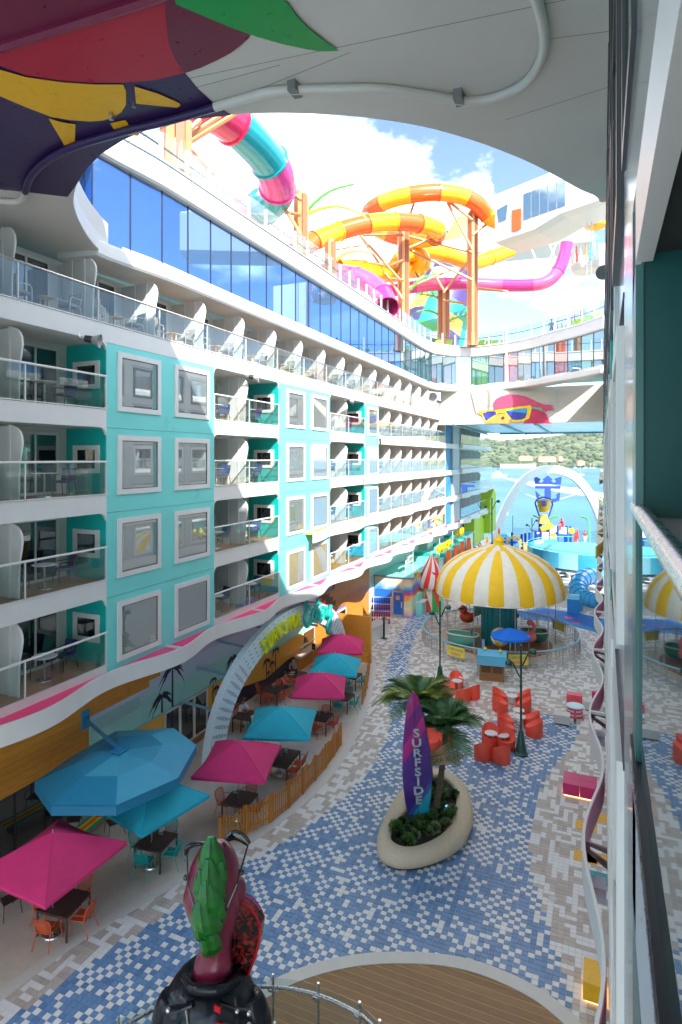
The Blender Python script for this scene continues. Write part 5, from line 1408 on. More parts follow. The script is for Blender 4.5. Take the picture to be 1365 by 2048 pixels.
# ------------------------------------------------------------------ picket fences along the terrace kerb
def fence(lab, base_px, h=1.0):
    P = [G(a, b2) for a, b2 in base_px]; P = crom(P, 8)
    t_ = thing('picket_fence', lab, 'picket fence', P[0])
    L = resample(P, 1.06)
    for i, a in enumerate(L):
        d = ((L[min(i+1, len(L)-1)] - L[max(i-1, 0)])).normalized(); R = Matrix.Rotation(math.atan2(d.y, d.x), 3, 'Z')
        MB().obox(a + Vector((0, 0, h * .52)), (.085, .085, h * 1.04), R).build('post', WOODF, t_, world=True)
        if i < len(L) - 1:
            b2 = L[i+1]; dd = (b2 - a); R2 = Matrix.Rotation(math.atan2(dd.y, dd.x), 3, 'Z'); un = dd.normalized(); nn = Vector((-un.y, un.x, 0))
            for z in (.18, .78): MB().obox((a + b2) / 2 + nn * .025 + Vector((0, 0, z)), (dd.length - .09, .03, .06), R2).build('rail', WOODF, t_, world=True)
            npk = 9
            for k in range(1, npk):
                f = k / npk; hh = h * (.90 + .14 * abs(2 * f - 1) ** 1.5 + .05 * math.sin(i * 3 + k)); MB().obox(a.lerp(b2, f) - nn * .012 + Vector((0, 0, hh / 2 + .04)), (.05, .024, hh), R2).build('picket', WOODF, t_, world=True)
fence('orange-brown picket fence curving along the near terrace kerb', [(440, 1695), (462, 1682), (496, 1667), (524, 1655), (550, 1639), (575, 1618), (596, 1597), (616, 1577), (632, 1559), (648, 1541), (660, 1524), (672, 1507), (682, 1491)])
fence('short orange-brown picket fence at the far end of the terrace', [(725, 1409), (732, 1385), (737, 1355), (740, 1325)], .95)
# ------------------------------------------------------------------ wooden screen, counter, life-vest rack
scr = thing('wooden_screen', 'tall plain orange wood screen wall at the far end of the terrace', 'screen wall', (-15.8, 36.6, 0))
bR = G(741, 1326); 
for k in range(5):
    z = k * .6; MB().box(XG + .02, bR.x, bR.y - .06, bR.y + .06, z + .002, z + .598).build('board', WOODO, scr, world=True)
MB().box(bR.x, bR.x + .06, bR.y - .08, bR.y + .08, 0, 3.03).build('end_trim', pm('light_oak_trim', lin('#dba64f'), .5), scr, world=True)
sink = thing('wash_counter', 'white wash counter with steel tap rail against the orange wall behind the arch', 'counter', (XG + .4, 36, 0))
MB().box(XG + .02, XG + .6, bR.y - 3.2, bR.y - .4, .78, .9).build('counter_top', WHITE, sink, world=True)
q = MB(); q.tube([(XG + .3, bR.y - 2.8, 1.3), (XG + .3, bR.y - .6, 1.3)], .05, 8); q.build('tap_rail', WHITE, sink, world=True)
MB().box(XG + .02, XG + .5, bR.y - 3.2, bR.y - .4, 0, .78).build('cabinet', WOODO, sink, world=True)
g = G(742, 1316); sg = thing('wet_floor_sign', 'small yellow wet floor sign by the end of the wooden screen', 'floor sign', G(736, 1316), .4)
q = MB(); q.add([(-.15, -.14, 0), (.15, -.14, 0), (.12, 0, .6), (-.12, 0, .6), (-.15, -.11, 0), (.15, -.11, 0)], [(0,1,2,3), (4,3,2,5), (0,3,4), (1,5,2), (0,4,5,1)]); q.build('front_panel', YEL, sg)
q = MB(); q.add([(-.15, .14, 0), (.15, .14, 0), (.12, 0.005, .6), (-.12, 0.005, .6), (-.15, .11, 0), (.15, .11, 0)], [(0,3,2,1), (4,5,2,3), (0,4,3), (1,2,5), (0,1,5,4)]); q.build('back_panel', YEL, sg)
cb = thing('white_counter', 'low white service counter in front of the life vest rack', 'counter', G(760, 1285))
a, b2 = G(744, 1286), G(776, 1268)
d = (b2 - a); d.z = 0; nn = Vector((-d.y, d.x, 0)).normalized()
q = MB(); q.slabpoly([a, b2, b2 + nn * .9, a + nn * .9], (0, 0, .95)); q.build('cabinet', WHITE, cb, world=True)
q = MB(); q.slabpoly([a - nn * .05 + Vector((0,0,.952)), b2 - nn * .05 + Vector((0,0,.952)), b2 + nn * .95 + Vector((0,0,.952)), a + nn * .95 + Vector((0,0,.952))], (0, 0, .05)); q.build('top', OFFW, cb, world=True)
vr = G(785, 1247)
rack = thing('life_vest_rack', 'white rack hung with rows of small blue and red life vests', 'rack', vr)
ra0, ra1 = G(742, 1252), G(782, 1253); dv = (ra1 - ra0); L = dv.length; un = dv / L
for e_ in (ra0, ra1):
    q = MB(); q.tube([e_, e_ + Vector((0, 0, 2.35))], .04, 6); q.build('upright', WHITE, rack, world=True)
for r_ in range(4):
    z = 2.3 - r_ * .55; q = MB(); q.tube([ra0 + Vector((0, 0, z)), ra1 + Vector((0, 0, z))], .025, 6); q.build('rail', WHITE, rack, world=True)
VB = [pm('vest_blue', lin('#2b3f9b'), .7, var=.1), pm('vest_dark_red', lin('#8f2430'), .7, var=.1), pm('vest_red', lin('#c0323c'), .7, var=.1), pm('vest_red', lin('#c0323c'))]
VBK = pm('vest_black', (.02, .02, .025), .7)
cnt = 0
for r_ in range(4):
    for k in range(8):
        c = ra0 + un * (L * (k + .6) / 8.4) + Vector((0, 0, 2.3 - r_ * .55))
        v = thing('life_vest', '%s life vest hanging %s in the %s of the rack' % (['dark blue', 'dark red', 'red', 'red'][r_], ORD[k] + ' from the left', ['top row', 'second row', 'third row', 'bottom row'][r_]), 'life vest', c, math.atan2(un.y, un.x), 'life vests on the rack')
        q = MB(); q.loft([[(-.07 * w_, -.05, z), (.07 * w_, -.05, z), (.07 * w_, .06, z), (-.07 * w_, .06, z)] for z, w_ in ((-.45, .8), (-.30, 1), (-.12, .9), (-.02, .55))]); q.build('foam_body', VB[r_], v)
        MB().box(-.075, .075, -.062, -.052, -.36, -.30).build('strap', VBK, v)
stn = thing('hand_rail_stand', 'black dispenser post standing by the white counter', 'post', G(768, 1277))
q = MB(); q.box(-.06, .06, -.05, .05, .03, 1.25); q.build('post', BLACK, stn); MB().box(-.2, .2, -.2, .2, 0, .03).build('foot', BLACK, stn); MB().box(-.09, .09, -.07, .07, 1.25, 1.6).build('dispenser', pm('dispenser_grey', (.1, .1, .11), .4), stn)
stn2 = thing('menu_stand', 'slim steel menu stand beside the open glass doors', 'stand', G(627, 1334))
q = MB(); q.tube([(0, 0, 0), (0, 0, 1.3)], .025, 6); q.build('pole', STEEL, stn2); q = MB(); q.lathe([(.001, .03), (.2, .02), (.2, 0), (.001, 0)], 14); q.build('foot', STEEL, stn2); MB().box(-.12, .12, -.02, .02, 1.1, 1.5).build('menu_board', BLACK, stn2)
for px, py, lab in ((322, 1450, 'brown wood mat at the threshold of the near glass doors'), (690, 1330, 'brown wood mat at the threshold of the far glass doors')):
    y_ = FX(395 if px == 322 else 640, 1450, XG).y
    tag(MB().box(XG + .08, XG + .5, y_ - 1.0, y_ + 1.0, .004, .02).build('door_mat', DECKW), lab, 'mat')
# ------------------------------------------------------------------ carousel
car = thing('carousel', 'carousel under a big yellow and white striped dome canopy', 'carousel', car_c)
TCOL = pm('carousel_teal', lin('#1a8f9d'), .4, var=.12, scale=3); CWHITE = pm('canopy_white', lin('#efe9dd'), .7, var=.05, scale=3); CYEL = pm('canopy_yellow', lin('#fac81a'), .65, var=.05, scale=3)
q = MB(); q.lathe([(.01, .10), (3.65, .10), (3.65, .02)], 48); q.build('turntable', pm('brown_turntable', lin('#a0623a'), .6, var=.12, scale=4), car, smooth=40)
q = MB(); q.lathe([(3.66, .02), (3.66, .07), (4.45, .06), (4.5, 0)], 48); q.build('platform_ring', pm('platform_stone', lin('#cabfae'), .5, var=.08), car, smooth=40)
q = MB(); q.lathe([(1.22 + (.05 if k % 2 else 0), 0) for k in ()] or [(.01, 4.3), (1.2, 4.3), (1.2, .1)], 40); q.build('centre_drum', TCOL, car, smooth=30)
for k in range(20):
    a = 2 * PI * k / 20; MB().obox((1.22 * math.cos(a), 1.22 * math.sin(a), 2.1), (.08, .2, 4.0), Matrix.Rotation(a, 3, 'Z')).build('drum_flute', TCOL, car)
prof = [(4.45, 3.6), (4.47, 3.75), (4.40, 4.25), (4.22, 4.85), (3.9, 5.38), (3.4, 5.86), (2.75, 6.28), (2.0, 6.6), (1.3, 6.82)]
NG = 28
for k in range(NG):
    a0, a1 = 2 * PI * k / NG, 2 * PI * (k + 1) / NG; q = MB(); rings = []
    for (r_, z) in prof:
        rings.append([Vector((r_ * (1 + .012 * math.sin(PI * j / 4)) * math.cos(a0 + (a1 - a0) * j / 4), r_ * (1 + .012 * math.sin(PI * j / 4)) * math.sin(a0 + (a1 - a0) * j / 4), z + .0)) for j in range(5)])
    q.loft(rings, caps=False, closed=False)
    rings2 = [[p * .985 for p in r_] for r_ in rings]; q.loft(rings2, caps=False, closed=False)
    q.loft([rings[0], rings2[0]], caps=False, closed=False)
    q.build('canopy_stripe', CYEL if k % 2 else CWHITE, car, smooth=50)
for k in range(NG // 2):
    a0, a1 = 2 * PI * k / (NG // 2), 2 * PI * (k + 1) / (NG // 2); q = MB()
    q.loft([[Vector((r_ * math.cos(a), r_ * math.sin(a), z)) for a in (a0, (a0 + a1) / 2, a1)] for r_, z in ((1.55, 6.74), (.9, 6.97), (.36, 7.08))], caps=False, closed=False); q.build('crown_flap', CYEL if k % 2 else CWHITE, car, smooth=50)
q = MB(); q.lathe([(.40, 7.05), (.42, 7.15), (.30, 7.2), (.30, 7.25), (.36, 7.35), (.33, 7.5), (.22, 7.62), (.10, 7.68), (.08, 7.8), (.01, 7.86)], 18); q.build('finial', YEL, car, smooth=50)
q = MB(); q.tube([(4.45 * math.cos(2*PI*k/56), 4.45 * math.sin(2*PI*k/56), 3.6) for k in range(56)], .05, 6, closed=True); q.build('canopy_rim', CWHITE, car)
for k in range(9):
    a = 2 * PI * (k + .35) / 9; q = MB(); q.tube([(3.9 * math.cos(a), 3.9 * math.sin(a), .06), (3.9 * math.cos(a), 3.9 * math.sin(a), 4.6)], .035, 6); q.build('canopy_pole', STEEL, car, smooth=1)
def carp(px, py, z=0.1): return G(px, py, z) - car_c
def ride_pole(p, par):
    q = MB(); q.tube([(p.x, p.y, .1), (p.x, p.y, 4.2)], .03, 6); q.build('ride_pole', STEEL, par)
DUCKC = pm('duck_orange', lin('#e2552a'), .35, coat=.3)
p = carp(934, 1262); q = MB(); q.sphere((p.x, p.y, 1.15), .5, 14, 10, (1.15, .8, .85)); q.sphere((p.x - .25, p.y - .15, 1.75), .33, 12, 8); q.sphere((p.x + .5, p.y, 1.4), .2, 8, 6, (1.3, .7, .9)); d_ = q.build('duck_seat', DUCKC, car, smooth=180)
q = MB(); q.lathe([(.13, 0), (.10, .12), (.02, .2)], 8, (0, 0, 0)); M = Matrix.Rotation(-1.2, 3, 'Y') @ Matrix.Rotation(.4, 3, 'X'); q.v = [tuple(M @ Vector(v) + p + Vector((-.5, -.25, 1.62))) for v in q.v]; q.build('beak', YEL, d_, smooth=40)
q = MB(); q.box(p.x - .55, p.x - .2, p.y - .48, p.y - .43, 1.78, 1.92); q.build('sunglasses', BLACK, d_); ride_pole(p, d_)
def tub(p, rz, col, name, L=1.15, W=.62):
    q = MB(); rings = []; M = Matrix.Rotation(rz, 3, 'Z')
    for z, s_ in ((.28, .72), (.4, .86), (.7, .96), (.95, 1.0), (.95, .9), (.6, .82), (.5, .7)):
        rings.append([p * 1 + M @ Vector((L * s_ * math.copysign(abs(math.cos(2*PI*k/20)) ** .7, math.cos(2*PI*k/20)), W * s_ * math.copysign(abs(math.sin(2*PI*k/20)) ** .8, math.sin(2*PI*k/20)), z - .1)) for k in range(20)])
    q.loft(rings); t_ = q.build(name, col, car, smooth=50)
    q = MB(); q.tube([p + M @ Vector((L * 1.0 * math.copysign(abs(math.cos(2*PI*k/20)) ** .7, math.cos(2*PI*k/20)), W * math.copysign(abs(math.sin(2*PI*k/20)) ** .8, math.sin(2*PI*k/20)), .86)) for k in range(20)], .05, 6, closed=True); q.build('rolled_rim', CWHITE, t_, smooth=1)
    q = MB(); q.obox(p + M @ Vector((0, 0, .55)), (.35, W * 1.6, .08), M); q.build('bench_seat', pm('seat_brown', lin('#7c5034'), .5), t_)
    return t_
AQ = pm('carousel_aqua', lin('#5cb7ab'), .35, coat=.3)
tub_ = tub(carp(926, 1291), -.12, AQ, 'boat_seat')
p = carp(926, 1291); q = MB(); q.loft([[p + Vector((x, y, z)) for x, y in ((.55, -.4), (.62, -.4), (.62, .4), (.55, .4))] for z in (.8, 1.25)]); q.build('boat_stern', AQ, tub_)
tub(carp(1068, 1285), .3, pm('tub_green', lin('#2f8f80'), .35, coat=.3), 'tub_seat', 1.0, .75)
p = carp(1000, 1308); q = MB()
for k in range(12):
    q.lathe([(.62 * math.sin(PI * i / 8) + .002, 1.15 - .62 * math.cos(PI * i / 8)) for i in range(9)], 2, p, k % 2, 2*PI*k/12, 2*PI*(k+1)/12)
bs = q.build('beach_ball_seat', [YEL, CWHITE], car, smooth=180); ride_pole(p, bs)
p = carp(1050, 1240); q = MB(); q.sphere((p.x, p.y, 1.7), .75, 14, 10, (1, .9, .75)); sb = q.build('shell_seat', pm('shell_maroon', lin('#a3324a'), .4), car, smooth=180); ride_pole(p, sb)
p = carp(955, 1250); q = MB(); q.sphere((p.x, p.y, 1.3), .42, 12, 8, (.9, .9, 1.1)); sb = q.build('bird_seat', AQ, car, smooth=180); ride_pole(p, sb)
FLP = pm('flamingo_pink', lin('#f07d80'), .4, coat=.2)
p = carp(1058, 1300); q = MB(); q.sphere((p.x, p.y, 1.0), .45, 12, 9, (1.1, .8, .85)); q.tube(crom([p + Vector(v) for v in ((.2, 0, 1.2), (.35, -.05, 1.6), (.2, -.05, 1.95), (.0, -.05, 2.0))], 5), [.13] * 16, 8); q.sphere((p.x + .05, p.y - .05, 2.0), .2, 10, 7); fb_ = q.build('flamingo_seat', FLP, car, smooth=180); ride_pole(p, fb_)
p = carp(1022, 1250); q = MB(); q.sphere((p.x, p.y, .9), .5, 12, 8, (1.3, .8, .7)); q.build('fish_seat', pm('fish_blue', lin('#2d4f9c'), .4), car, smooth=180)
# fence ring
RF = 5.45
cf = thing('carousel_fence', 'round steel picket fence with light blue handrail around the carousel', 'fence', car_c)
gap0, gap1 = math.radians(-104), math.radians(-86)
v1 = (G(950, 1335) - car_c); v2 = (G(1010, 1340) - car_c); gap0, gap1 = math.atan2(v1.y, v1.x), math.atan2(v2.y, v2.x)
gap0 += .04; gap1 -= .0
rng = 2 * PI - (gap1 - gap0)
angs = [gap1 + rng * k / 72 for k in range(73)]
RB = pm('rail_light_blue', lin('#8fc6e0'), .3, coat=.3)
q = MB(); q.tube([(RF * math.cos(a), RF * math.sin(a), 1.08) for a in angs], .055, 8); q.build('handrail', RB, cf, smooth=1)
for z in (.15, .95):
    q = MB(); q.tube([(RF * math.cos(a), RF * math.sin(a), z) for a in angs], .022, 5); q.build('fence_rail', STEEL, cf)
npk = 190
for k in range(npk):
    a = gap1 + rng * (k + .5) / npk
    q = MB(); q.tube([(RF * math.cos(a), RF * math.sin(a), .13), (RF * math.cos(a + .012 * (k % 2 * 2 - 1)), RF * math.sin(a + .012 * (k % 2 * 2 - 1)), .96)], .014, 4); q.build('picket', STEEL, cf)
for k in range(25):
    a = gap1 + rng * k / 24; q = MB(); q.tube([(RF * math.cos(a), RF * math.sin(a), 0), (RF * math.cos(a), RF * math.sin(a), 1.06)], .035, 6); q.build('post', STEEL, cf)
SIGNY = pm('sign_yellow', lin('#f4e04a'), .5)
for (pa, pb) in (((890, 1319), (922, 1331)), ((1016, 1337), (1054, 1337)), ((1112, 1262), (1136, 1272))):
    va, vb = G(*pa) - car_c, G(*pb) - car_c; aa, ab = math.atan2(va.y, va.x), math.atan2(vb.y, vb.x)
    R_ = RF + .07; A0 = Vector((R_ * math.cos(aa), R_ * math.sin(aa), .28)); B0 = Vector((R_ * math.cos(ab), R_ * math.sin(ab), .28))
    d = (B0 - A0); nrm_ = Vector((math.cos((aa+ab)/2), math.sin((aa+ab)/2), 0))
    q = MB(); q.slabpoly([A0, B0, B0 + Vector((0, 0, .66)), A0 + Vector((0, 0, .66))], nrm_ * .02); sb = q.build('sign_board', SIGNY, cf)
    xd = d.normalized() if nrm_.dot(d.normalized().cross(Vector((0,0,1)))) > 0 else -d.normalized()
    c0 = (A0 + B0) / 2 + nrm_ * .026 + Vector((0, 0, .45))
    letter('lettering', 'CAROUSEL', pm('sign_teal', lin('#1d8f96'), .5), sb, frame_m(c0, xd, (0, 0, 1)), .25, .004, world=False)
    q = MB()
    for j in range(3):
        w_ = d.length * (.34 - .05 * j); z0 = .28 + .22 - .07 * j
        q.slabpoly([(A0 + B0) / 2 + xd * -w_ + nrm_ * .022 + Vector((0,0,z0-.28)), (A0 + B0) / 2 + xd * w_ + nrm_ * .022 + Vector((0,0,z0-.28)), (A0 + B0) / 2 + xd * w_ + nrm_ * .022 + Vector((0,0,z0-.25)), (A0 + B0) / 2 - xd * w_ + nrm_ * .022 + Vector((0,0,z0-.25))], nrm_ * .003)
    q.build('small_print', pm('sign_pink', lin('#d9488a'), .5), sb)
# booth and umbrella at the carousel entrance
p = G(984, 1358); rz = TH * .35
bo = thing('ticket_booth', 'small wooden booth with sky-blue top at the carousel gate', 'booth', p, rz)
MB().box(-.72, .72, -.4, .45, 0, .95).build('cabinet', wood('booth_wood', '#8a5f38', '#a8794a', (1, 8, 8)), bo)
for x in (-.33, .33): MB().box(x - .28, x + .28, -.42, -.4, .50, .88).build('front_panel', pm('booth_dark', lin('#5d3f26'), .5), bo)
q = MB(); q.loft([[(-.82, -.5, .95), (.82, -.5, .95), (.82, .5, .95), (-.82, .5, .95)], [(-.85, -.45, 1.5), (.85, -.45, 1.5), (.85, .5, 1.62), (-.85, .5, 1.62)]]); q.build('blue_top', LBLUE, bo)
for x, y in ((-.4, .3), (.5, .1)): 
    q = MB(); q.sphere((x, y, 1.7), .1, 8, 6); q.build('toy_duck', YEL, bo, smooth=180)
MB().box(-.6, -.45, .5, .54, 1.2, 2.2).build('display_screen', pm('display_blue_lit', lin('#6fa7d8'), .3), bo)
def post_pair(px, py, lab):
    t_ = thing('gate_post', lab, 'post', G(px, py)); q = MB(); q.box(-.07, .07, -.35, .35, 0, 1.12); q.build('post', STEEL, t_); MB().box(-.09, .09, -.4, .4, 1.12, 1.2).build('cap', RB, t_)
post_pair(958, 1347, 'steel gate post left of the wooden booth'); post_pair(1007, 1356, 'steel gate post right of the wooden booth')
p = G(1019, 1335); u = thing('blue_umbrella', 'flat bright blue parasol shading the carousel entrance', 'parasol', p)
zt = 2.05; oct_ = [G(a, b2, zt) - p for a, b2 in ((981, 1266), (998, 1259), (1027, 1257), (1048, 1262), (1062, 1276), (1050, 1281), (1010, 1282), (988, 1276))]
ap = Vector((0, 0, zt + .45)); cx_ = sum(oct_, Vector()) / 8; ap.x, ap.y = cx_.x, cx_.y
for k in range(8):
    a, b2 = oct_[k], oct_[(k+1) % 8]; q = MB(); q.slabpoly([a, b2, ap], (0, 0, -.02)); q.build('canopy_panel', pm('bright_blue_canvas', lin('#1173e6'), .7), u)
    q = MB(); q.slabpoly([a, b2, b2 - Vector((0,0,.12)), a - Vector((0,0,.12))], (0, .01, 0)); q.build('valance', pm('bright_blue_canvas', lin('#1173e6')), u)
q = MB(); q.tube([(cx_.x, cx_.y, 0), (cx_.x, cx_.y, zt + .4)], .035, 8); q.build('pole', STEEL, u); q = MB(); q.lathe([(.001, .06), (.38, .05), (.4, 0)], 18, (cx_.x, cx_.y, 0)); q.build('base', STEEL, u, smooth=40)
# ------------------------------------------------------------------ street lamps
def lamp0(h):
    t_ = thing('street_lamp', '', 'street lamp', (0, 0, 0), 0, 'dark green street lamps with two drooping heads')
    q = MB(); q.lathe([(.001, 0), (.30, 0), (.32, .06), (.27, .10), (.24, .14), (.12, .95), (.10, 1.0), (.10, 1.06), (.055, 1.08)], 20); q.build('base', DGREEN, t_, smooth=45)
    q = MB(); q.tube([(0, 0, 1.0), (0, 0, h)], .05, 10); q.lathe([(.07, -.03), (.07, .03)], 10, (0, 0, h * .62)); q.build('pole', DGREEN, t_, smooth=1)
    for s_, z in ((-1, h * .70), (1, h * .80)):
        q = MB(); q.tube(crom([(0, 0, z), (s_ * .12, 0, z + .15), (s_ * .34, 0, z + .62), (s_ * .48, 0, z + .72)], 5), .035, 6); a_ = q.build('arm', DGREEN, t_, smooth=1)
        q = MB(); q.lathe([(.03, .14), (.12, .10), (.16, 0), (.15, -.10), (.001, -.10)], 12, (s_ * .55, 0, z + .68)); q.build('lamp_head', DGREEN, t_, smooth=45)
        q = MB(); q.lathe([(.001, -.02), (.11, -.02), (.11, 0)], 12, (s_ * .55, 0, z + .57)); q.build('lens', OFFW, t_)
    return t_
lm = lamp0(4.9)
LAMPS = [(1042, 1508, 'green lamp post between the coral tub chairs', 1.0), (880, 1368, 'green lamp post left of the carousel fence', 1.05), (984, 1110, 'dark lamp post at the foot of the white arch', 1.6), (958, 1112, 'green lamp post by the red railing near the lime cladding', 1.15), (1064, 1124, 'green lamp post in front of the blue climbing frame', 1.15)]
for i, (px, py, lab, s_) in enumerate(LAMPS):
    p = G(px, py); lz = TH * (1 if px != 880 else -.6)
    if i == 0: lm.location = p; lm.rotation_euler.z = lz; lm['label'] = lab
    else: dup(lm, p, lz, lab, (s_, s_, s_) if s_ > 1.1 else None)
# ------------------------------------------------------------------ coral tub chairs and round side tables
def tub0():
    t_ = thing('tub_chair', '', 'chair', (0, 0, 0), 0, 'coral tub chairs on the plaza')      # open front towards -Y
    q = MB(); n = 28; R_ = .40
    def top(a): return .40 + .44 * ((1 + math.sin(a)) / 2) ** 1.25
    rings = [[Vector((R_ * .97 * math.cos(2*PI*k/n), R_ * .97 * math.sin(2*PI*k/n), 0.0)) for k in range(n)], [Vector((R_ * math.cos(2*PI*k/n), R_ * math.sin(2*PI*k/n), .05)) for k in range(n)],
             [Vector((R_ * math.cos(2*PI*k/n), R_ * math.sin(2*PI*k/n), top(2*PI*k/n) - .02)) for k in range(n)], [Vector((R_ * .97 * math.cos(2*PI*k/n), R_ * .97 * math.sin(2*PI*k/n), top(2*PI*k/n))) for k in range(n)],
             [Vector((R_ * .93 * math.cos(2*PI*k/n), R_ * .93 * math.sin(2*PI*k/n), top(2*PI*k/n) - .01)) for k in range(n)]]
    q.loft(rings, caps=False); q.build('shell', CORAL, t_, smooth=45)
    q = MB(); inner = rings[-1]; r2 = [Vector((p.x * .80, p.y * .80 + 0, .40 + (p.z - .40) * .42)) for p in inner]; r3 = [Vector((p.x * .55, p.y * .55, .38 + (p.z - .4) * .12)) for p in inner]; r4 = [Vector((p.x * .05, p.y * .05, .37)) for p in inner]
    q.loft([inner, r2, r3, r4], caps=False); q.build('seat', CORAL, t_, smooth=180); return t_
def side0():
    t_ = thing('side_table', '', 'side table', (0, 0, 0), 0, 'round white side tables between the coral chairs')
    q = MB(); q.lathe([(.001, .55), (.29, .55), (.30, .535), (.29, .515), (.001, .515)], 24); q.build('table_top', TABW, t_, smooth=45)
    for k in range(4):
        a = PI/4 + k * PI/2; q = MB(); q.tube([(.16 * math.cos(a), .16 * math.sin(a), .52), (.24 * math.cos(a), .24 * math.sin(a), 0)], .022, 6); q.build('leg', TABW, t_)
    return t_
tc0, sd0 = tub0(), side0(); uc = [0, 0]
def put(proto, idx, p, rz, lab):
    if not uc[idx]: uc[idx] = 1; proto.location = p; proto.rotation_euler.z = rz; proto['label'] = lab
    else: dup(proto, p, rz, lab)
# directions: angle the open front points to, as a rotation
V = -TH
TUBS = [(966, 1507, PI + TH, 'coral tub chair nearest the camera, seen from behind on the left'), (1002, 1513, PI + TH, 'coral tub chair nearest the camera, seen from behind beside the lamp base'),
 (981, 1478, .25, 'coral tub chair facing the camera behind the left round table, left of the lamp'), (1013, 1487, .25, 'coral tub chair facing the camera right next to the lamp pole'),
 (1013, 1463, PI/2 + .15, 'coral tub chair left of the middle tables, front one of the pair'), (1011, 1448, PI/2 + .15, 'coral tub chair left of the middle tables, rear one of the pair'),
 (1068, 1462, -PI/2, 'coral tub chair right of the lamp pole, front one of the pair'), (1063, 1446, -PI/2, 'coral tub chair right of the lamp pole, rear one of the pair'),
 (1000, 1413, PI/2 + .15, 'coral tub chair left of the far tables, front one of the pair'), (1000, 1398, PI/2 + .15, 'coral tub chair left of the far tables, rear one of the pair'),
 (1047, 1416, -PI/2, 'coral tub chair right of the far tables, front one of the pair'), (1046, 1400, -PI/2, 'coral tub chair right of the far tables, rear one of the pair'),
 (896, 1379, PI/2 - .4, 'coral tub chair next to the left lamp base'), (913, 1367, .5, 'coral tub chair closest to the carousel fence on the left'),
 (925, 1396, PI + .6, 'coral tub chair behind the palm crown, front of the left group'), (945, 1388, PI + .9, 'coral tub chair on the right of the left group'),
 (862, 1487, .3, 'coral tub chair half hidden behind the surfboard'), (890, 1484, -.3, 'coral tub chair half hidden behind the palm trunk')]
for px, py, rz, lab in TUBS:
    p = G(px, py, .2); p.z = 0; put(tc0, 0, p, rz, lab)
for px, py, lab in [(982, 1489, 'left round white table in front of the nearest coral chairs'), (1005, 1493, 'right round white table in front of the nearest coral chairs'), (1039, 1455, 'round white table behind the lamp pole, nearer one'), (1037, 1441, 'round white table behind the lamp pole, farther one'), (1024, 1411, 'round white table of the far coral group, nearer one'), (1023, 1399, 'round white table of the far coral group, farther one'), (914, 1380, 'round white table of the left coral group, nearer one'), (928, 1372, 'round white table of the left coral group, farther one')]:
    put(sd0, 1, G(px, py), 0, lab)
# ------------------------------------------------------------------ planter with surfboard, palms and sign
PO = [G(a, b2, .2) for a, b2 in [(754, 1688), (757, 1712), (775, 1726), (800, 1733), (832, 1732), (870, 1722), (905, 1706), (930, 1684), (943, 1655), (945, 1625), (938, 1592), (922, 1568), (902, 1553), (880, 1546), (855, 1548), (830, 1562), (805, 1585), (782, 1615), (766, 1648), (757, 1670)]]
PO = [Vector((p.x, p.y, 0)) for p in crom(PO, 4, True)]; pc = sum(PO, Vector()) / len(PO)
pl = thing('planter', 'smooth sand-coloured rounded planter bench holding palms and a surfboard', 'planter', pc)
def insetr(d, z): return [Vector(((p - pc).x * (1 - d / (p - pc).length), (p - pc).y * (1 - d / (p - pc).length), z)) for p in PO]
SAND = wood('planter_sand_slats', '#d6c1a2', '#e2d0b6', (3, 3, 14), .5)
q = MB(); q.loft([insetr(.16, .03), insetr(.03, .10), insetr(-.02, .24), insetr(.03, .38), insetr(.13, .45), insetr(.35, .48), insetr(.62, .47), insetr(.70, .43), insetr(.72, .25)], caps=False); q.build('bench_body', SAND, pl, smooth=60)
q = MB(); q.loft([insetr(.14, 0), insetr(.14, .04)]); q.build('plinth', BLACK, pl)
q = MB(); q.loft([insetr(.71, .25), insetr(.72, .36)]); q.build('soil', pm('soil', lin('#2d2118'), .9, var=.3, bump=.4), pl)
LEAF = [pm('shrub_leaf_%d' % k, c, .5, var=.3, scale=6) for k, c in enumerate(((.08, .16, .04), (.12, .22, .06), (.06, .11, .04), (.26, .30, .15)))]
random.seed(4)
soil = insetr(.80, .36)
spoly = [(p.x, p.y) for p in soil]
def shrub(p, r_, mats, lab, spiky):
    t_ = thing('shrub', lab, 'shrub', p)
    q = MB()
    for k in range(170):
        a = random.uniform(0, 2*PI); e_ = random.uniform(.05, 1.45); rr = r_ * random.uniform(.55, 1.0)
        d = Vector((math.cos(a)*math.cos(e_), math.sin(a)*math.cos(e_), math.sin(e_)))
        c = d * rr; s_ = Vector((-d.y, d.x, .2)).normalized()
        if spiky: w_, L = .018, .22
        else: w_, L = .05, .11
        dd = (d + Vector((random.uniform(-.4,.4), random.uniform(-.4,.4), random.uniform(-.2,.4)))).normalized()
        q.add([c - s_ * w_, c + s_ * w_, c + dd * L * .6 + s_ * w_, c + dd * L, c + dd * L * .6 - s_ * w_], [(0, 1, 2, 3, 4)], random.randrange(len(mats)))
    q.build('foliage', mats, t_); q = MB(); q.tube([(0, 0, -.05), (0, 0, r_ * .6)], .03, 5); q.build('stem', pm('shrub_stem', lin('#3d3020'), .8), t_)
shr = 0; SL = ['grassy tuft', 'round dark shrub', 'pale leafy shrub']
pts_s = []
while len(pts_s) < 34:
    x, y = random.uniform(-1.6, 1.6), random.uniform(-2.2, 2.2)
    if inpoly(x, y, spoly) and all((x - a) ** 2 + (y - b2) ** 2 > .045 for a, b2 in pts_s): pts_s.append((x, y))
pts_s.sort(key=lambda a: a[1])
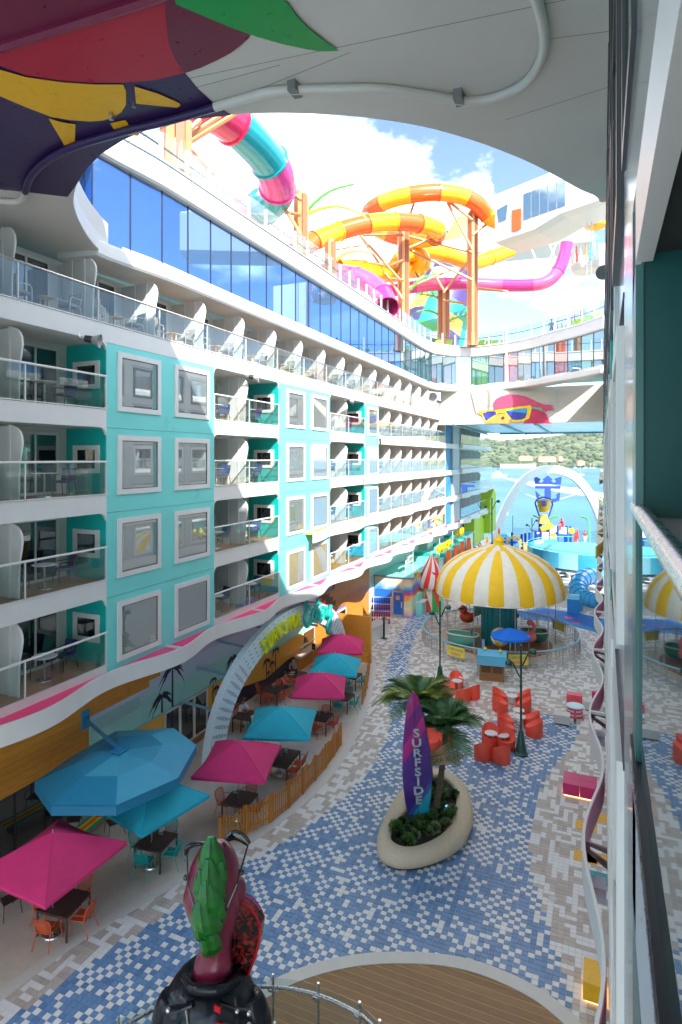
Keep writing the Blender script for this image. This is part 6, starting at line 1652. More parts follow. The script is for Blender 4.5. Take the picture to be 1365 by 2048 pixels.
for i, (x, y) in enumerate(pts_s):
    k = i % 3
    shrub(pc + Vector((x, y, .36)), random.uniform(.14, .22), [[LEAF[0], LEAF[1]], [LEAF[2], LEAF[0]], [LEAF[3], LEAF[1]]][k], '%s in the planter bed, %s counted from the camera side' % (SL[k], (ORD + ['twenty-first', 'twenty-second', 'twenty-third', 'twenty-fourth', 'twenty-fifth', 'twenty-sixth', 'twenty-seventh', 'twenty-eighth', 'twenty-ninth', 'thirtieth', 'thirty-first', 'thirty-second', 'thirty-third', 'thirty-fourth'])[i]), k == 0)
for px, py, lab in [(869, 1566, 'small blue garden spotlight at the far end of the planter bed'), (893, 1613, 'small blue garden spotlight at the right of the planter bed')]:
    p = G(px, py, .5); q = MB(); q.lathe([(.001, .06), (.06, .05), (.07, -.05), (.04, -.25)], 10, (0, 0, 0)); o = q.build('spotlight', pm('spot_lens_blue', lin('#7fd3ff'), .2, emit=1.2)); o.location = p; tag(o, lab, 'spotlight')
# surfboard
sb_b = G(838, 1642, .4); Zs = 1200 * (H - .4) / (1642 - 916)
sbt = thing('surfboard_sign', 'tall purple and teal surfboard sign lettered SURFSIDE standing in the planter', 'surfboard sign', sb_b)
Lb = 4.75; NB = 26
def sbw(f): return .60 * (math.sin(PI * min(1, .10 + f * .86)) ** .62) * (1 - .32 * f) * (1.0 if f > .02 else .8)
M = Matrix.Rotation(TH * .85 + .12, 3, 'Z') @ Matrix.Rotation(-.05, 3, 'Y') @ Matrix.Rotation(.05, 3, 'X')
q = MB(); rings = []
for i in range(NB + 1):
    f = i / NB; w_ = max(.015, sbw(f) if f < .97 else sbw(.97) * (1 - f) / .03 + .02); z = Lb * f - .1
    y = .12 * (f - .5) ** 2 * 4
    rings.append([M @ Vector((w_ * cx__, y + dy, z)) for cx__, dy in ((-1, 0), (-.7, -.035), (-.02, -.045), (.02, -.045), (.7, -.035), (1, 0), (.7, .04), (-.7, .04))])
q.loft(rings); fm_ = []
SBM = [pm('board_violet', lin('#5c2b8c'), .25, coat=.4, var=.05), pm('board_magenta', lin('#c0257f'), .25, coat=.4, var=.05), pm('board_teal', lin('#1b8fb0'), .25, coat=.4, var=.05), pm('board_edge', lin('#35b7d0'), .3), pm('board_indigo', lin('#3b2f86'), .25, coat=.4)]
for fi in range(NB * 8):
    i, k = fi // 8, fi % 8; f = i / NB
    if k in (5,): m_ = 3
    elif k in (0, 1): m_ = 1 if (f > .55 and f < .78) or f > .88 else (2 if f < .06 else 0)
    elif k in (3, 4): m_ = 2 if f < .10 + (.16 if k == 4 else 0) else (1 if f > .72 and f < .9 else (4 if f < .5 else 0))
    elif k == 2: m_ = 4
    else: m_ = 0
    q.m[fi] = m_
sm_ = bpy.data.materials.new('board_artwork'); sm_.use_nodes = True; t = sm_.node_tree; b = t.nodes['Principled BSDF']; b.inputs['Roughness'].default_value = .25; b.inputs['Coat Weight'].default_value = .4
tc_ = t.nodes.new('ShaderNodeTexCoord'); sp_ = t.nodes.new('ShaderNodeSeparateXYZ'); t.links.new(tc_.outputs['Object'], sp_.inputs[0])
ns_ = t.nodes.new('ShaderNodeTexNoise'); ns_.inputs['Scale'].default_value = 2.0; t.links.new(tc_.outputs['Object'], ns_.inputs['Vector'])
def mth(op, a, b2):
    n_ = t.nodes.new('ShaderNodeMath'); n_.operation = op
    for i_, v_ in enumerate((a, b2)):
        if isinstance(v_, (int, float)): n_.inputs[i_].default_value = v_
        else: t.links.new(v_, n_.inputs[i_])
    return n_.outputs[0]
val = mth('ADD', mth('ADD', mth('MULTIPLY', sp_.outputs[2], .2), mth('MULTIPLY', sp_.outputs[0], -.33)), mth('MULTIPLY', ns_.outputs['Fac'], .05))
r = t.nodes.new('ShaderNodeValToRGB'); e = r.color_ramp.elements; e[0].position = 0; e[0].color = (*lin('#1f9bb5'), 1); e[1].position = 1; e[1].color = (*lin('#a0237a'), 1)
for pos_, c_ in ((.13, '#2aa5bd'), (.135, '#3a5fa8'), (.19, '#3f4f9c'), (.195, '#43307f'), (.52, '#5a2f8a'), (.60, '#6b2f8e'), (.605, '#b52a82'), (.72, '#c9388c'), (.725, '#8a2c80'), (.86, '#7a2f86'), (.865, '#b3287c')):
    x_ = e.new(pos_); x_.color = (*lin(c_), 1)
t.links.new(val, r.inputs[0]); t.links.new(r.outputs[0], b.inputs['Base Color'])
q.m = [1 if fi % 8 == 5 else 0 for fi in range(len(q.m))]
q.build('board', [sm_, pm('board_edge', lin('#35b7d0'), .3)], sbt, smooth=25)
q = MB(); q.tube([M @ Vector((.0, .12 * (f - .5) ** 2 * 4 - .05, Lb * f - .1)) for f in np.linspace(.02, .96, 14)], .008, 4); q.build('stringer', pm('stringer_dark', lin('#2b1a4a'), .4), sbt)
SILV = pm('letter_silver', lin('#c7cdd6'), .3, metal=.3)
for k, ch in enumerate('SURFSIDE'):
    f = .70 - k * .0735; c0 = M @ Vector((.02, .12 * (f - .5) ** 2 * 4 - .075, Lb * f - .1))
    o = letter('letter', ch, SILV, sbt, frame_m(c0, M @ Vector((1, 0, 0)), M @ Vector((0, 0, 1))) @ Matrix.Diagonal((1.25, 1, 1, 1)), .40, .03, world=False, bold=.009)
# palms
TRK = pm('palm_trunk_bark', lin('#6a5a48'), .9, var=.35, scale=9, bump=.5, bscale=30)
def palm(lab, base, top, R_, nf, mats, seed):
    rnd = random.Random(seed); t_ = thing('palm_tree', lab, 'palm tree', base)
    tp = top - base; P = crom([Vector((0, 0, -.1)), tp * .35 + Vector((.05, .02, 0)), tp * .7 + Vector((.03, 0, 0)), tp], 6)
    q = MB(); q.tube(P, [.12 - .035 * i / len(P) + .008 * (i % 2) for i in range(len(P))], 10); q.build('trunk', TRK, t_, smooth=30)
    for k in range(nf):
        a = 2 * PI * k / nf * 2.618 + rnd.uniform(-.2, .2); el = rnd.uniform(.08, 1.15) if k > nf * .3 else rnd.uniform(.5, 1.3); L = R_ * rnd.uniform(.85, 1.12)
        h_ = Vector((math.cos(a), math.sin(a), 0)); pts = []
        n = 13
        for i in range(n + 1):
            f = i / n; pts.append(tp + h_ * (L * (math.cos(el) * f * .95 + .10 * f)) + Vector((0, 0, L * (math.sin(el) * f - (.30 + .18 * math.cos(el)) * f ** 2.1))))
        q = MB(); q.tube(pts, [.016 * (1 - .8 * i / n) + .003 for i in range(n + 1)], 4)
        for i in range(1, int(n * 2.6) + 1):
            f = i / (n * 2.6 + 1); j = min(n - 1, int(f * n)); p = pts[j].lerp(pts[j+1], f * n - j); d = (pts[j+1] - pts[j]).normalized(); sd = d.cross(Vector((0, 0, 1))); sd = sd.normalized() if sd.length > .01 else Vector((1, 0, 0)); up = sd.cross(d)
            ll = R_ * .40 * math.sin(PI * (.12 + .82 * f)) * rnd.uniform(.85, 1.1)
            for s_ in (1, -1):
                v = (sd * s_ * .85 + d * .75 + up * (.28 - .25 * rnd.random())).normalized(); tip = p + v * ll - Vector((0, 0, ll * .14)); md = p + v * ll * .5; w_ = d * .021
                q.add([p - w_, p + w_, md + w_, tip, md - w_], [(0, 1, 2, 3, 4)])
        q.build('frond', mats[k % len(mats)], t_)
    return t_
PG = [pm('palm_green_%d' % k, c, .45, var=.2, scale=5) for k, c in enumerate(((.07, .17, .05), (.10, .22, .06), (.055, .13, .045)))]
PGY = [pm('palm_lime_%d' % k, c, .45, var=.2, scale=5) for k, c in enumerate(((.26, .32, .04), (.16, .25, .04), (.08, .16, .04)))]
b0 = G(870, 1622, .4); Zp = 1200 * (H - .4) / (1622 - 916)
palm('green palm with dark crown rising from the planter beside the surfboard', b0, At(892, 1455, Zp + .1), 1.5, 34, PG, 2)
b1 = G(862, 1572, .4); Z1 = 1200 * (H - .4) / (1572 - 916)
palm('palm with yellow-green heart behind the surfboard, further left', b1, At(838, 1400, Z1), 1.65, 34, PGY + PG[:1], 5)
sg = thing('direction_sign', 'wooden arrow boards on the palm trunk, lower one lettered SUGAR BEACH', 'sign', At(880, 1530, Zp))
WSG = wood('sign_plank', '#b98e66', '#caa27a', (2, 10, 10), .6)
def board(name, a, b2, hpx, Z, txt):
    A0, B0 = At(*a, Z), At(*b2, Z); d = (B0 - A0); u_ = d.normalized(); up = Vector((0, 0, 1)); up = (up - u_ * up.dot(u_)).normalized(); h_ = hpx * Z / 1200; nf_ = u_.cross(up)
    q = MB(); q.slabpoly([A0 - up * h_/2, B0 - u_ * h_ * .4 - up * h_/2, B0, B0 - u_ * h_ * .4 + up * h_/2, A0 + up * h_/2], nf_ * .04); o = q.build(name, WSG, sg, world=True)
    if txt: letter('lettering', txt, pm('sign_dark_green', lin('#2f5a3d'), .6), o, frame_m((A0 + B0) / 2 + nf_ * .043 - u_ * .06, u_, up), h_ * .72, .003)
board('arrow_board', (859, 1524), (924, 1511), 19, Zp - .22, 'SUGAR BEACH')
board('blank_board', (862, 1512), (912, 1486), 16, Zp - .12, None)
# ------------------------------------------------------------------ right-hand seats, drums and floor squares
def cubes(lab, px, py, w_, d_, h_, mat, rz=0, nx=2, ny=1, glow=None):
    p = G(px, py); t_ = thing('cube_seat', lab, 'cube seat', p, rz)
    for i in range(nx):
        for j in range(ny):
            q = MB(); x0, y0 = -w_/2 + w_ * i / nx, -d_/2 + d_ * j / ny; q.box(x0 + .006, x0 + w_/nx - .006, y0 + .006, y0 + d_/ny - .006, .06, h_); q.build('cushion', mat, t_)
    MB().box(-w_/2 + .05, w_/2 - .05, -d_/2 + .05, d_/2 - .05, 0, .06).build('plinth', glow or BLACK, t_)
    return t_
GLOW = pm('warm_plinth_light', (1, .62, .25), .5, emit=.7)
MAGP = pm('magenta_vinyl', lin('#d4246e'), .35, coat=.2)
cubes('large magenta cube bench glowing at its base by the right wall', 1160, 1585, 1.25, 1.0, .5, MAGP, .0, 2, 2, GLOW)
cubes('pair of pale grey cube seats left of the pink drum table', 1124, 1446, .75, .6, .48, OFFW, .0, 2)
cubes('coral pink double cube seat behind the pink drum table', 1149, 1404, .8, .5, .45, pm('coral_vinyl', lin('#ee5a6a'), .4), 0, 2)
cubes('pale grey cube seats half behind the right ribbon', 1188, 1420, .9, .6, .48, OFFW, 0, 2)
cubes('yellow bench glowing at its base at the bottom right', 1190, 1985, .55, .8, .5, pm('yellow_vinyl', lin('#f2b81c'), .4), 0, 1, 1, GLOW)
dt = thing('drum_table', 'pink and white striped drum table with a pale blue top', 'drum table', G(1150, 1432))
for k in range(5): q = MB(); q.lathe([(.36 + .02 * (k % 2 == 0), .1 * k), (.38 + .02 * (k % 2 == 0), .1 * k + .05), (.36 + .02 * (k % 2 == 0), .1 * k + .098)], 24); q.build('ring', PINK if k % 2 == 0 else WHITE, dt, smooth=60)
q = MB(); q.lathe([(.001, .56), (.42, .56), (.43, .52), (.38, .50)], 24); q.build('drum_top', pm('pale_blue_top', lin('#cfeaf0'), .3), dt, smooth=50)
tt = thing('toy_totem', 'tiny totem of orange, purple and green blocks beside the drum table', 'toy', G(1150, 1448))
for k, (c, r_, h_) in enumerate(((GREEN, .07, .12), (pm('totem_purple', lin('#6b3f9c'), .4), .07, .18), (ORG, .045, .25), (NAVY, .03, .1))):
    z = [0, .12, .30, .55][k]; q = MB(); q.lathe([(.001, z), (r_, z), (r_, z + h_), (.001, z + h_)], 10); q.build('block', c, tt)
q = MB(); q.lathe([(.001, 0), (.16, 0), (.17, .42), (.001, .45)], 16); pc_ = thing('magenta_stool', 'round magenta stool half hidden behind the right ribbon', 'stool', G(1190, 1398)); q.build('seat', MAGP, pc_, smooth=40)
for k, (px0, py0, px1, py1, c) in enumerate(((1178, 1618, 1202, 1650, '#e9b040'), (1160, 1640, 1180, 1664, '#e9b040'), (1178, 1690, 1204, 1745, '#e9b040'), (1176, 1742, 1206, 1768, '#1f9aa0'), (1160, 1700, 1176, 1728, '#e9b040'))):
    A0, B0 = G(px0, py1), G(px1, py0); mid_ = (A0 + B0) / 2
    tag(MB().box(mid_.x - .32, mid_.x + .4, mid_.y - .3, mid_.y + .3, .001, .006).build('coloured_floor_square', pm('floor_' + c[1:], lin(c), .5)), ['yellow floor square nearest the magenta bench', 'yellow floor square touching the ribbon edge', 'yellow floor square under the wall bracket', 'teal floor square by the right wall', 'yellow floor square left of the bracket'][k], 'floor square')
for px, py, lab in ((1106, 1797, 'round white floor vent in the beige paving on the right'), (1088, 1984, 'round white floor vent at the stage rim')):
    v = thing('floor_vent', lab, 'floor vent', G(px, py)); q = MB(); q.lathe([(.001, .012), (.12, .012), (.13, .001)], 20); q.build('plate', WHITE, v)
    for r_ in (.04, .07, .1): q = MB(); q.lathe([(r_, .0125), (r_ + .008, .0145), (r_ + .012, .0125)], 20); q.build('ring', pm('vent_grey', (.45, .45, .46), .4), v)
# ------------------------------------------------------------------ kiosks along the left of the far plaza
def fyk(px, py, Y): return FY(px, py, Y)
yk = G(823, 1237).y; xk = G(823, 1237).x
ic = thing('ice_cream_kiosk', 'kiosk with blue porthole door, rainbow walls and teal roof', 'kiosk', (xk - 1.5, yk, 0))
hk = 3.35
RBW = ['#e7dcd2', '#f0d9a8', '#7fc4e0', '#4d8fd0', '#8a4fb0', '#e0569a', '#f29a78', '#f5d77a', '#bfe3c8', '#8f5fc0', '#f08a4a']
MB().box(XG + .05, xk - .03, yk + .05, yk + 6, 0, hk - .05).build('body', pm('kiosk_body', lin('#d9d2cf'), .5), ic, world=True)
rbm = bpy.data.materials.new('rainbow_wash'); rbm.use_nodes = True; t = rbm.node_tree; b = t.nodes['Principled BSDF']; b.inputs['Roughness'].default_value = .35
tc_ = t.nodes.new('ShaderNodeTexCoord'); sp_ = t.nodes.new('ShaderNodeSeparateXYZ'); t.links.new(tc_.outputs['Object'], sp_.inputs[0])
ns_ = t.nodes.new('ShaderNodeTexNoise'); ns_.inputs['Scale'].default_value = .9; ns_.inputs['Detail'].default_value = 3; t.links.new(tc_.outputs['Object'], ns_.inputs['Vector'])
a_ = t.nodes.new('ShaderNodeMath'); a_.operation = 'MULTIPLY_ADD'; a_.inputs[1].default_value = .24; t.links.new(sp_.outputs[2], a_.inputs[0])
b_ = t.nodes.new('ShaderNodeMath'); b_.operation = 'MULTIPLY'; b_.inputs[1].default_value = .42; t.links.new(ns_.outputs['Fac'], b_.inputs[0]); t.links.new(b_.outputs[0], a_.inputs[2])
r = t.nodes.new('ShaderNodeValToRGB'); e = r.color_ramp.elements; e[0].position = .05; e[0].color = (*lin('#e58a5a'), 1); e[1].position = .98; e[1].color = (*lin('#e3d2b4'), 1)
for pos_, c_ in ((.18, '#a457b5'), (.28, '#b9a2dd'), (.36, '#e8e0b0'), (.46, '#bfe0cc'), (.54, '#f0d38a'), (.62, '#e8554e'), (.67, '#b8479f'), (.74, '#3f7fc6'), (.82, '#7fb7d8'), (.9, '#e6d8b8')):
    x_ = e.new(pos_); x_.color = (*lin(c_), 1)
t.links.new(a_.outputs[0], r.inputs[0]); t.links.new(r.outputs[0], b.inputs['Base Color'])
for (x0, x1, z0, z1) in ((XG + .1, xk - .72, 2.22, hk - .05), (xk - .66, xk - .05, 0.02, hk - .05)):
    MB().box(x0, x1, yk - .0, yk + .05, z0, z1).build('rainbow_panel', rbm, ic, world=True)
for j in range(3): MB().box(xk - .03, xk + .02, yk + .06 + j * 2, yk + 2.02 + j * 2, 0.02, hk - .05).build('rainbow_panel', rbm, ic, world=True)
MB().box(XG + .1, xk - 1.72, yk - .02, yk + .05, .05, 2.2).build('blue_panel', BLUE, ic, world=True)
MB().box(xk - 1.70, xk - .68, yk - .03, yk + .05, 0, 2.16).build('door_frame', STEEL, ic, world=True)
dr = MB().box(xk - 1.56, xk - .75, yk - .06, yk - .03, .22, 2.06).build('door', BLUE, ic, world=True)
q = MB(); q.lathe([(.001, .01), (.15, .01), (.15, .035), (.20, .035), (.20, 0)], 20); Mx = Matrix.Rotation(PI/2, 3, 'X'); q.v = [tuple(Mx @ Vector(v) + Vector((xk - 1.15, yk - .06, 1.62))) for v in q.v]; q.build('porthole', STEEL, dr, world=True, smooth=40)
MB().box(xk - .88, xk - .80, yk - .09, yk - .06, .8, 1.3).build('push_plate', OFFW, dr, world=True)
MB().box(xk - 1.56, xk - .75, yk - .065, yk - .03, .02, .2).build('kick_plate', STEEL, dr, world=True)
MB().box(XG + .0, xk + .15, yk - .12, yk + 6.2, hk - .04, hk + .0).build('roof_edge', BLUE, ic, world=True)
q = MB(); q.slabpoly([(XG, yk - .05, hk + .002), (xk + .1, yk - .05, hk + .002), (xk + .1, yk + 6.1, hk + .002), (XG, yk + 6.1, hk + .002)], (0, 0, .08)); q.build('roof', pm('aqua_roof', lin('#8fdcd6'), .4, var=.04), ic, world=True)
fl = thing('ice_cream_sign', 'pale banner lettered ICE CREAM standing on the kiosk roof', 'sign', (xk - .6, yk + .6, hk + .08))
X0 = FY(811, 1125, yk + .8).x; ya_, yb2 = yk + .8, yk + 3.0
for y_ in (ya_, yb2):
    q = MB(); q.tube([(X0, y_, hk + .08), (X0, y_, 5.1)], .03, 6); q.build('pole', WHITE, fl, world=True)
MB().box(X0 - .03, X0 + .02, ya_ + .03, yb2 - .03, 4.25, 4.85).build('banner', pm('banner_pale', lin('#cfe9e2'), .5), fl, world=True)
letter('lettering', 'ICE CREAM', pm('sign_black', (.02, .03, .03), .5), fl, frame_m((X0 + .03, (ya_ + yb2) / 2, 4.55), (0, 1, 0), (0, 0, 1)) @ Matrix.Diagonal((.8, 1, 1, 1)), .46, .006)
ys_ = thing('pit_sign', 'small yellow sign with blue letters at the kiosk roof corner', 'sign', FY(834, 1160, yk - .2))
q = MB(); q.slabpoly([FY(828, 1156, yk - .2), FY(839, 1149, yk + .2), FY(839, 1141, yk + .2), FY(828, 1147, yk - .2)], (0, .06, 0)); q.build('board', YEL, ys_, world=True)
letter('lettering', 'PIT', NAVY, ys_, frame_m(FY(833.5, 1148.5, yk - .05) + Vector((0, -.05, 0)), FY(839, 1149, yk + .2) - FY(828, 1156, yk - .2), (0, 0, 1)), .32, .01)
sc_ = thing('service_counter', 'small aqua stepped counter on the kiosk side wall', 'counter', G(838, 1232))
p = G(838, 1231); MB().box(xk + .03, xk + .6, p.y - .1, p.y + 1.2, .0, 1.1).build('counter_body', pm('counter_aqua', lin('#8fd8d0'), .4), sc_, world=True); MB().box(xk + .03, xk + .75, p.y - .1, p.y + 1.2, 1.1, 1.18).build('counter_top', WHITE, sc_, world=True); MB().box(xk + .03, xk + .3, p.y + .0, p.y + 1.0, 1.18, 1.75).build('counter_shelf', pm('counter_aqua', lin('#8fd8d0')), sc_, world=True)
# striped tent tower
tp_ = G(868, 1222); tp_.z = 0
Zt = 1200 * H / (1222 - 916)
tent = thing('striped_tent_tower', 'small tower with a red and white twisted tent roof and coloured triangles', 'tent tower', tp_)
NT = 16; ztop, zr_ = At(856, 1106, Zt + .6).z, At(856, 1172, Zt + .6).z
for k in range(NT):
    q = MB(); rings = []
    for (f, r_) in ((0, 1.18), (.12, 1.22), (.3, 1.08), (.55, .78), (.8, .36), (1.0, .03)):
        tw_ = f * .5; rings.append([Vector((r_ * math.cos(2*PI*(k + j/2)/NT + tw_) - .3, r_ * math.sin(2*PI*(k + j/2)/NT + tw_) + .3, zr_ + (ztop - zr_) * f)) for j in range(3)])
    q.loft(rings, caps=False, closed=False); q.build('tent_stripe', RED if k % 2 else WHITE, tent, smooth=50)
TC = [pm('tri_' + c[1:], lin(c), .5) for c in ('#e9b9a2', '#e2482f', '#2fae56', '#8fd59a', '#e59a82', '#dfd8cf')]
NB_ = 10
for k in range(NB_):
    a0, a1 = 2*PI*k/NB_, 2*PI*(k+1)/NB_; r0, r1 = 1.0, 1.0
    P00, P10, P01, P11 = [Vector((1.02 * math.cos(a) - .3, 1.02 * math.sin(a) + .3, z)) for z in (0.0, zr_) for a in (a0, a1)]
    q = MB(); q.slabpoly([P00, P10, P01], Vector((math.cos((a0+a1)/2), math.sin((a0+a1)/2), 0)) * -.03); q.build('wall_triangle', TC[k % 6], tent); q = MB(); q.slabpoly([P10, P11, P01], Vector((math.cos((a0+a1)/2), math.sin((a0+a1)/2), 0)) * -.03); q.build('wall_triangle', TC[(k * 2 + 3) % 6], tent)
st_ = thing('star_topper', 'magenta five-point star on the edge of the striped tent', 'star', At(874, 1151, Zt - .4))
q = MB(); P = star((0, 0), .55); M_ = Matrix.Rotation(TH + .6, 3, 'Z'); q.slabpoly([M_ @ Vector((x, 0, z)) for x, z in P], M_ @ Vector((0, .15, 0))); q.build('star_body', PINK, st_)
# splash play shops: slatted teal roofs, A-frames, lettering
SLT = pm('slatted_roof_aqua', lin('#7fdcd4'), .4, var=.06); SLT2 = pm('roof_fascia_teal', lin('#27a6a0'), .4)
rows_ = [(yk + 6.4, 4.6, 3.3), (yk + 11.2, 4.6, 3.6), (yk + 16, 4.6, 3.9), (yk + 20.8, 5.5, 4.2)]
for i, (y0, L, zr2) in enumerate(rows_):
    sh = thing('slatted_roof', 'aqua slatted shop roof, %s behind the ice cream kiosk' % ORD[i], 'roof', ((XG + xk) / 2, y0, zr2), 0, 'stepped aqua shop roofs')
    n = 18
    for k in range(n): MB().box(XG + .2, xk + .1, y0 + L * k / n, y0 + L * (k + .62) / n, zr2, zr2 + .1).build('slat', SLT, sh, world=True)
    MB().box(XG + .2, xk + .12, y0 - .06, y0 - .01, zr2 - .3, zr2 + .12).build('fascia', SLT2, sh, world=True)
    MB().box(XG + .2, xk - .1, y0 + .1, y0 + L, 0, zr2 - .06).build('wall', pm('shop_wall_aqua', lin('#bfe8e2'), .5), sh, world=True)
    for x in (XG + .5, (XG + xk) / 2, xk - .3): MB().box(x, x + .08, y0, y0 + L, zr2 - .1, zr2 - .002).build('batten', SLT2, sh, world=True)
for i, (px, Y) in enumerate(((884, yk + 7), (908, yk + 12), (921, yk + 15.5), (929, yk + 18.5), (937, yk + 22))):
    af = thing('a_frame', 'orange A-frame gable on the shop fronts, %s from the camera' % ORD[i], 'gable frame', (xk + .1, Y, 0), 0, 'orange A-frame gables')
    hh = 3.9
    for s_ in (1, -1):
        q = MB(); q.slabpoly([(.0, s_ * 1.5, 0.2), (.0, s_ * 1.25, .2), (.0, -.06 * s_, hh), (.0, .15 * s_, hh + .1)], (.35, 0, 0)); q.build('leg', ORG, af)
    q = MB(); q.slabpoly([(.05, 1.15, .3), (.05, -1.15, .3), (.05, 0, hh - .3)], (.05, 0, 0)); q.build('infill', SLT2, af)
    for k in range(4): q = MB(); q.sphere((.3, -.6 + .4 * k, 1.0 + .4 * (k % 2)), .2, 8, 6); q.build('ball_ornament', [YEL, RED, BLUE, YEL][k], af, smooth=180)
spl = thing('splash_play_sign', 'yellow and blue standing letters SPLASH PLAY on the aqua roofs', 'sign', (xk - .2, yk + 10, 3.8))
for k, ch in enumerate('SPLASH'):
    c0 = Vector((xk - .1, yk + 9.0 + k * 1.0, 4.35)); letter('letter', ch, [YEL, pm('letter_blue', lin('#2a5fb8'), .4)][0], spl, frame_m(c0, (0, 1, 0), (0, 0, 1)), 1.15, .1)
for k, ch in enumerate('PLAY'):
    c0 = Vector((xk - .1, yk + 17.2 + k * 1.1, 4.9)); letter('letter', ch, YEL, spl, frame_m(c0, (0, 1, 0), (0, 0, 1)), 1.25, .1)
for y in (yk + 10.5, yk + 16.2, yk + 18.8, yk + 20.8): q = MB(); q.tube([(xk - .3, y, 3.3), (xk - .3, y, 6.3)], .05, 6); q.build('pole', WHITE, spl, world=True)
rr = thing('red_railing', 'curly red railing beside the lime cladding at the back', 'railing', G(946, 1128))
for k in range(9):
    p = G(930 + k * 3, 1150 - k * 6); q = MB(); q.tube([(p.x + .6 * math.cos(a), p.y, .75 + .6 * math.sin(a)) for a in np.linspace(0, 2*PI, 14)], .07, 5); q.build('hoop', RED, rr, world=True)
# ------------------------------------------------------------------ white arch and crown-and-anchor emblem at the stern
ZA = 96
ar = thing('white_arch', 'tall white arch framing the sea view at the stern', 'arch', At(1090, 1085, ZA))
P = crom([At(a, b2, ZA) for a, b2 in ((986, 1110), (992, 1068), (1004, 1032), (1022, 995), (1045, 963), (1072, 944), (1097, 938), (1122, 941), (1148, 953), (1170, 976), (1188, 1006), (1202, 1045), (1212, 1110))], 5)
q = MB(); rings = []; cA = At(1097, 1040, ZA)
for p in P:
    o = (p - cA).normalized(); yv = Vector((-sT, cT, 0)); w_ = .62
    rings.append([p + o * w_ - yv * .5, p + o * w_ + yv * .5, p - o * w_ + yv * .5, p - o * w_ - yv * .5])
q.loft(rings); q.build('arch_band', WHITE, ar, world=True, smooth=30)
em = thing('crown_anchor_emblem', 'big blue crown and anchor emblem hung under the white arch', 'emblem', At(1097, 1000, ZA - .4))
EB = pm('emblem_blue', lin('#1a3f9c'), .4)
def ez(name, pts, Z=ZA - .4):
    P = [At(940 + x / 4.875, 920 + y / 4.875, Z) for x, y in pts]; q = MB(); q.slabpoly(P, Vector((-sT, cT, 0)) * .35); return q.build(name, EB, em, world=True)
ez('crown', [(638, 236), (626, 152), (690, 186), (672, 212), (700, 224), (724, 200), (712, 190), (760, 150), (806, 190), (792, 202), (816, 224), (848, 210), (828, 184), (894, 160), (886, 240)])
ez('crossbar', [(638, 252), (886, 254), (884, 284), (640, 278)])
ez('shank', [(734, 280), (790, 280), (790, 384), (734, 384)])
ez('left_fluke', [(644, 304), (690, 348), (672, 352), (676, 376), (734, 380), (734, 414), (700, 400), (654, 384)])
ez('right_fluke', [(880, 314), (872, 396), (800, 418), (780, 414), (790, 382), (846, 372), (852, 348), (834, 344)])
for a, b2 in (((640, 262), (480, 262)), ((886, 272), (1055, 274)), ((650, 372), (440, 296)), ((874, 382), (1095, 316)), ((760, 150), (760, 118)), ((632, 156), (636, 128)), ((890, 160), (880, 140))):
    q = MB(); q.tube([At(940 + a[0]/4.875, 920 + a[1]/4.875, ZA - .3), At(940 + b2[0]/4.875, 920 + b2[1]/4.875, ZA - .1)], .06, 5); q.build('hanger_rod', WHITE, em, world=True)
# ------------------------------------------------------------------ splash climbing frame with tipping bucket
ZP = 84
def zp(x, y, Z=ZP): return At(940 + x / 4.875, 920 + y / 4.875, Z)
cf2 = thing('climbing_frame', 'blue water-play climbing frame with towers, yellow steps and panels', 'climbing frame', zp(700, 900))
def zpost(x, y0, y1, w_=.14, mat=NAVY, Z=ZP, name='post'):
    q = MB(); a, b2 = zp(x, y0, Z), zp(x, y1, Z); q.box(a.x - w_, a.x + w_, a.y - w_, a.y + w_, min(a.z, b2.z), max(a.z, b2.z)); return q.build(name, mat, cf2, world=True)
for x, y0, y1, Z in ((410, 890, 706, 86), (505, 910, 722, 83), (540, 820, 712, 87), (580, 912, 706, 83), (640, 920, 690, 83), (690, 920, 700, 82.5), (770, 920, 700, 83), (850, 900, 640, 85), (940, 860, 640, 88), (980, 860, 645, 88), (690, 720, 540, 85), (760, 720, 560, 85), (680, 720, 560, 86), (925, 850, 730, 88)):
    zpost(x, y0, y1, .16, NAVY, Z)
def zpanel(name, pts, mat, Z=ZP, th=.1):
    q = MB(); q.slabpoly([zp(x, y, Z) for x, y in pts], Vector((-sT, cT, 0)) * th); return q.build(name, mat, cf2, world=True)
BLT = glass('blue_clear_panel', (.25, .4, .85), .8, .45, lin('#1c4db8'))
zpanel('blue_panel', [(580, 780), (690, 780), (690, 915), (580, 915)], BLT, 82.6); zpanel('blue_panel', [(696, 785), (770, 785), (770, 915), (696, 915)], BLT, 82.4); zpanel('blue_panel', [(776, 770), (850, 740), (850, 850), (776, 860)], BLT, 83.5)
zpanel('white_panel', [(690, 705), (770, 705), (770, 780), (690, 780)], WHITE, 82.8); zpanel('white_panel', [(640, 705), (686, 705), (686, 772), (640, 772)], WHITE, 83); zpanel('white_panel', [(870, 655), (940, 655), (940, 725), (870, 715)], WHITE, 87.5); zpanel('white_panel', [(780, 660), (845, 640), (845, 700), (780, 720)], WHITE, 84.5); zpanel('white_panel', [(420, 735), (495, 740), (495, 800), (420, 790)], WHITE, 85)
zpanel('deck_edge', [(580, 905), (770, 905), (770, 925), (580, 925)], NAVY, 82.3, 3); zpanel('deck_edge', [(850, 725), (985, 725), (985, 738), (850, 738)], NAVY, 87.4, 3); zpanel('top_deck', [(660, 700), (780, 700), (780, 712), (660, 712)], NAVY, 84, 3)
for k in range(7): zpanel('step', [(524, 806 + k * 16), (578, 808 + k * 16), (578, 816 + k * 16), (524, 814 + k * 16)], SY, 83 - k * .2, .35)
